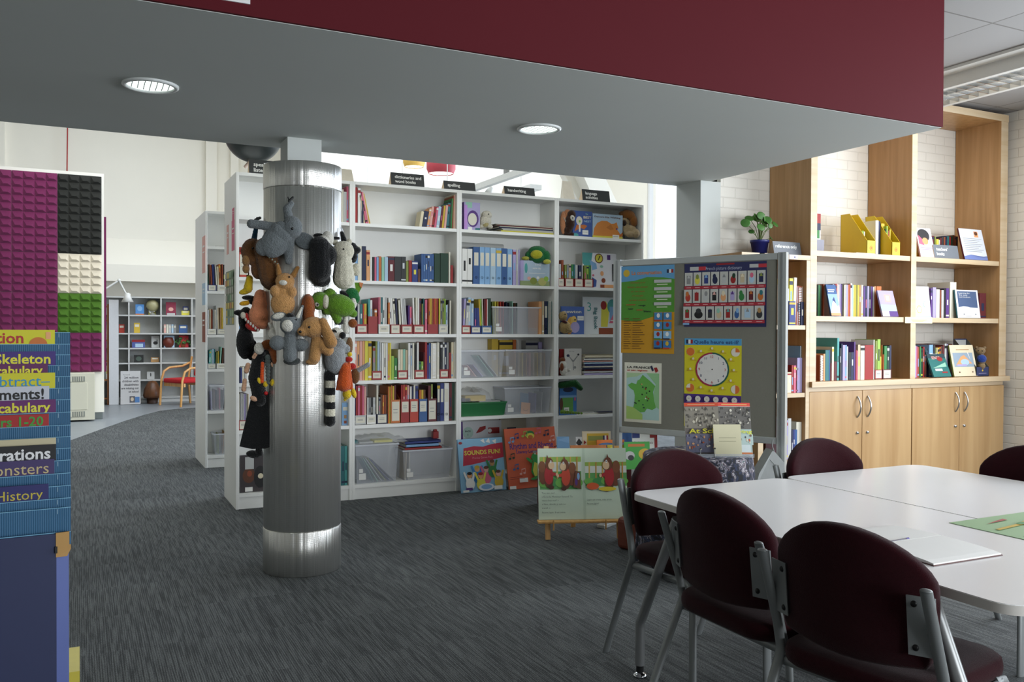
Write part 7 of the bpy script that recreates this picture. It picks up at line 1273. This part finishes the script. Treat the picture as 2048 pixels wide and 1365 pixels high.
for y_ in (8.6, 10.4): m = MB(); m.lathe([(.03, .1), (.05, -.05), (.04, -.05), (.0001, .05)], M_tr, 16, Matrix.Translation((.06, y_, -.10)) @ Matrix.Rotation(.5, 4, 'Y')); m.build('spotlight', t)
p = at(1128, 362, d=10.0); t = thing('batten_light', 'white fluorescent batten hanging over the far side of the bookcases', 'light', (p.x, 0, p.z)); m = MB(); m.box(-.08, .08, 9.4, 14.0, 0, .06, M_tr); m.build('housing', t); m = MB(); m.tube([(0, 9.5, -.03), (0, 13.9, -.03)], .02, emis('#f6faff', 2.5, 'tube_glow'), 10); m.build('tube', t); m = MB(); [m.tube([(0, y_, .06), (0, y_, 6.2-p.z)], .006, M_tr, 6) for y_ in (9.8, 13.6)]; m.build('hanger', t)
# backs of the sign blocks that face the other side of the bookcases
def back_sign(x0, w, y, h, label):
    m = MB(); d = .09; m.add([(0, 0, 0), (w, 0, 0), (w*.86, d*.8, h), (w*.14, d*.8, h), (0, d, 0), (w, d, 0)], [(0, 1, 2, 3), (0, 3, 4), (1, 5, 2), (3, 2, 5, 4), (0, 4, 5, 1)], mat('#cbc3b4', .7)); tag(m.build('shelf_sign', None, (x0, y, ZT)), label, 'sign')
q = at(1128, 400, y=7.2); back_sign(q.x, .14, 7.2, .26, 'pale tall sign block on the bookcase top, plain back towards the room')
q = at(684, 362, y=7.2); back_sign(q.x, .12, 7.2, .19, 'pale sign block on the bookcase top beside the column, black top edge')
# red fire alarm cable down the far wall
p0, p1 = at(135, 255, y=17.36), at(134, 345, y=17.36); m = MB(); m.tube([(p0.x, 17.37, 6.1), tuple(p0), tuple(p1), (p1.x, 17.37, 3.1)], .011, mat('#a8302c', .5), 8); tag(m.build('red_conduit'), 'thin red conduit running down the far cream wall above the partition', 'conduit')
# notices taped to the bookcase ends
def notice(pts, x, col, label, shapes=None):
    a, b = at(*pts[0], x=x), at(*pts[1], x=x); y0, y1 = sorted((a.y, b.y)); z1, z0 = max(a.z, b.z), min(a.z, b.z); w, h = y1-y0, z1-z0; m = MB()
    m.box(0, w, 0, .0012, 0, h, paper(col)); art(m, w, h, shapes or [('r', .1, .1, .9, .9, col), ('r', .2, .7, .8, .75, 'white'), ('r', .2, .55, .8, .58, 'white')])
    tag(m.build('notice', None, (x-.0008, y1, z0), (0, 0, -PI/2)), label, 'notice', 'notices taped to the bookcase ends')
xe = XU[0]-.0005
rr_ = random.Random(8)
notice(((463.5, 443), (469, 500)), xe, 'pink', 'tall pink notice on the bookcase end, nearer the front edge'); notice(((453.5, 452), (457.5, 508)), xe, 'palepink', 'pale pink notice on the bookcase end, nearer the back edge'); notice(((464.5, 418), (468.5, 440)), xe, 'pink', 'small pink notice above the tall pink one on the bookcase end')
notice(((452, 545), (468.5, 650)), xe, '#7f8f6a', 'collage poster of small pictures on the bookcase end', [('r', 0, 0, 1, 1, '#7c8c72')]+[('r', (i % 4)*.25+.02, (i//4)*.14+.02, (i % 4)*.25+.22, (i//4)*.14+.13, rr_.choice(['#8fae8a', '#c9b45a', '#6f8fa0', '#a8a89a', '#b9824a', '#5a7a5a'])) for i in range(28)])
for i, (y0_, y1_, c_) in enumerate(((475, 545, 'palepink'), (568, 610, 'paleblue'), (625, 685, 'rust'))): notice(((404.5, y0_), (410.5, y1_)), 1.0895, c_, f'{cname(c_)} notice on the end of the bookcase in the row behind')

# ------------------------------------------------------------------ ceiling light over the table and the sign on the bulkhead
t = thing('louvre_light', 'white fluorescent ceiling light with a bright metal louvre over the tables', 'ceiling light', (5.60, 3.1, 3.148)); M_hs = mat('#d8d6d0', .5, noise=.01)
m = MB(); m.box(-.22, -.18, -1.3, 1.35, -.10, 0, M_hs); m.box(.18, .22, -1.3, 1.35, -.10, 0, M_hs); m.box(-.18, .18, -1.3, 1.35, -.02, 0, M_hs); m.box(-.18, .18, 1.31, 1.35, -.1, -.02, M_hs); m.box(-.18, .18, -1.3, -1.26, -.1, -.02, M_hs); m.box(-.34, -.24, -1.3, 1.35, -.02, .0, M_hs); m.build('housing', t)
m = MB(); M_lv = mat('silver', .15, 1, .01)
for i in range(33): y_ = -1.24+i*.078; m.box(-.18, .18, y_, y_+.006, -.098, -.045, M_lv)
for x_ in (-.06, .06): m.box(x_-.004, x_+.004, -1.26, 1.31, -.098, -.045, M_lv)
m.build('louvre', t)
m = MB(); M_tb = emis('#fff8ea', 3.0, 'fluorescent_tube')
for x_ in (-.12, 0, .12): m.tube([(x_, -1.2, -.035), (x_, 1.26, -.035)], .011, M_tb, 8)
m.build('tubes', t)
l = bpy.data.lights.new('fluorescent_lamp', 'AREA'); l.shape = 'RECTANGLE'; l.size = .3; l.size_y = 2.4; l.energy = 34; l.color = (1, .97, .92); o = bpy.data.objects.new('fluorescent_lamp', l); o.location = (5.60, 3.1, 3.045); COL.objects.link(o)
a = at(500, 9, y=3.083); m = MB(); m.box(-.17, 0, -.004, .002, 0, .16, M_whitetrim); m.box(-.155, -.014, -.006, -.004, .014, .15, mat('#3a4440', .4)); tag(m.build('framed_sign', None, (a.x, 3.083, a.z)), 'white framed plate fixed high on the red bulkhead', 'sign')
name_items()
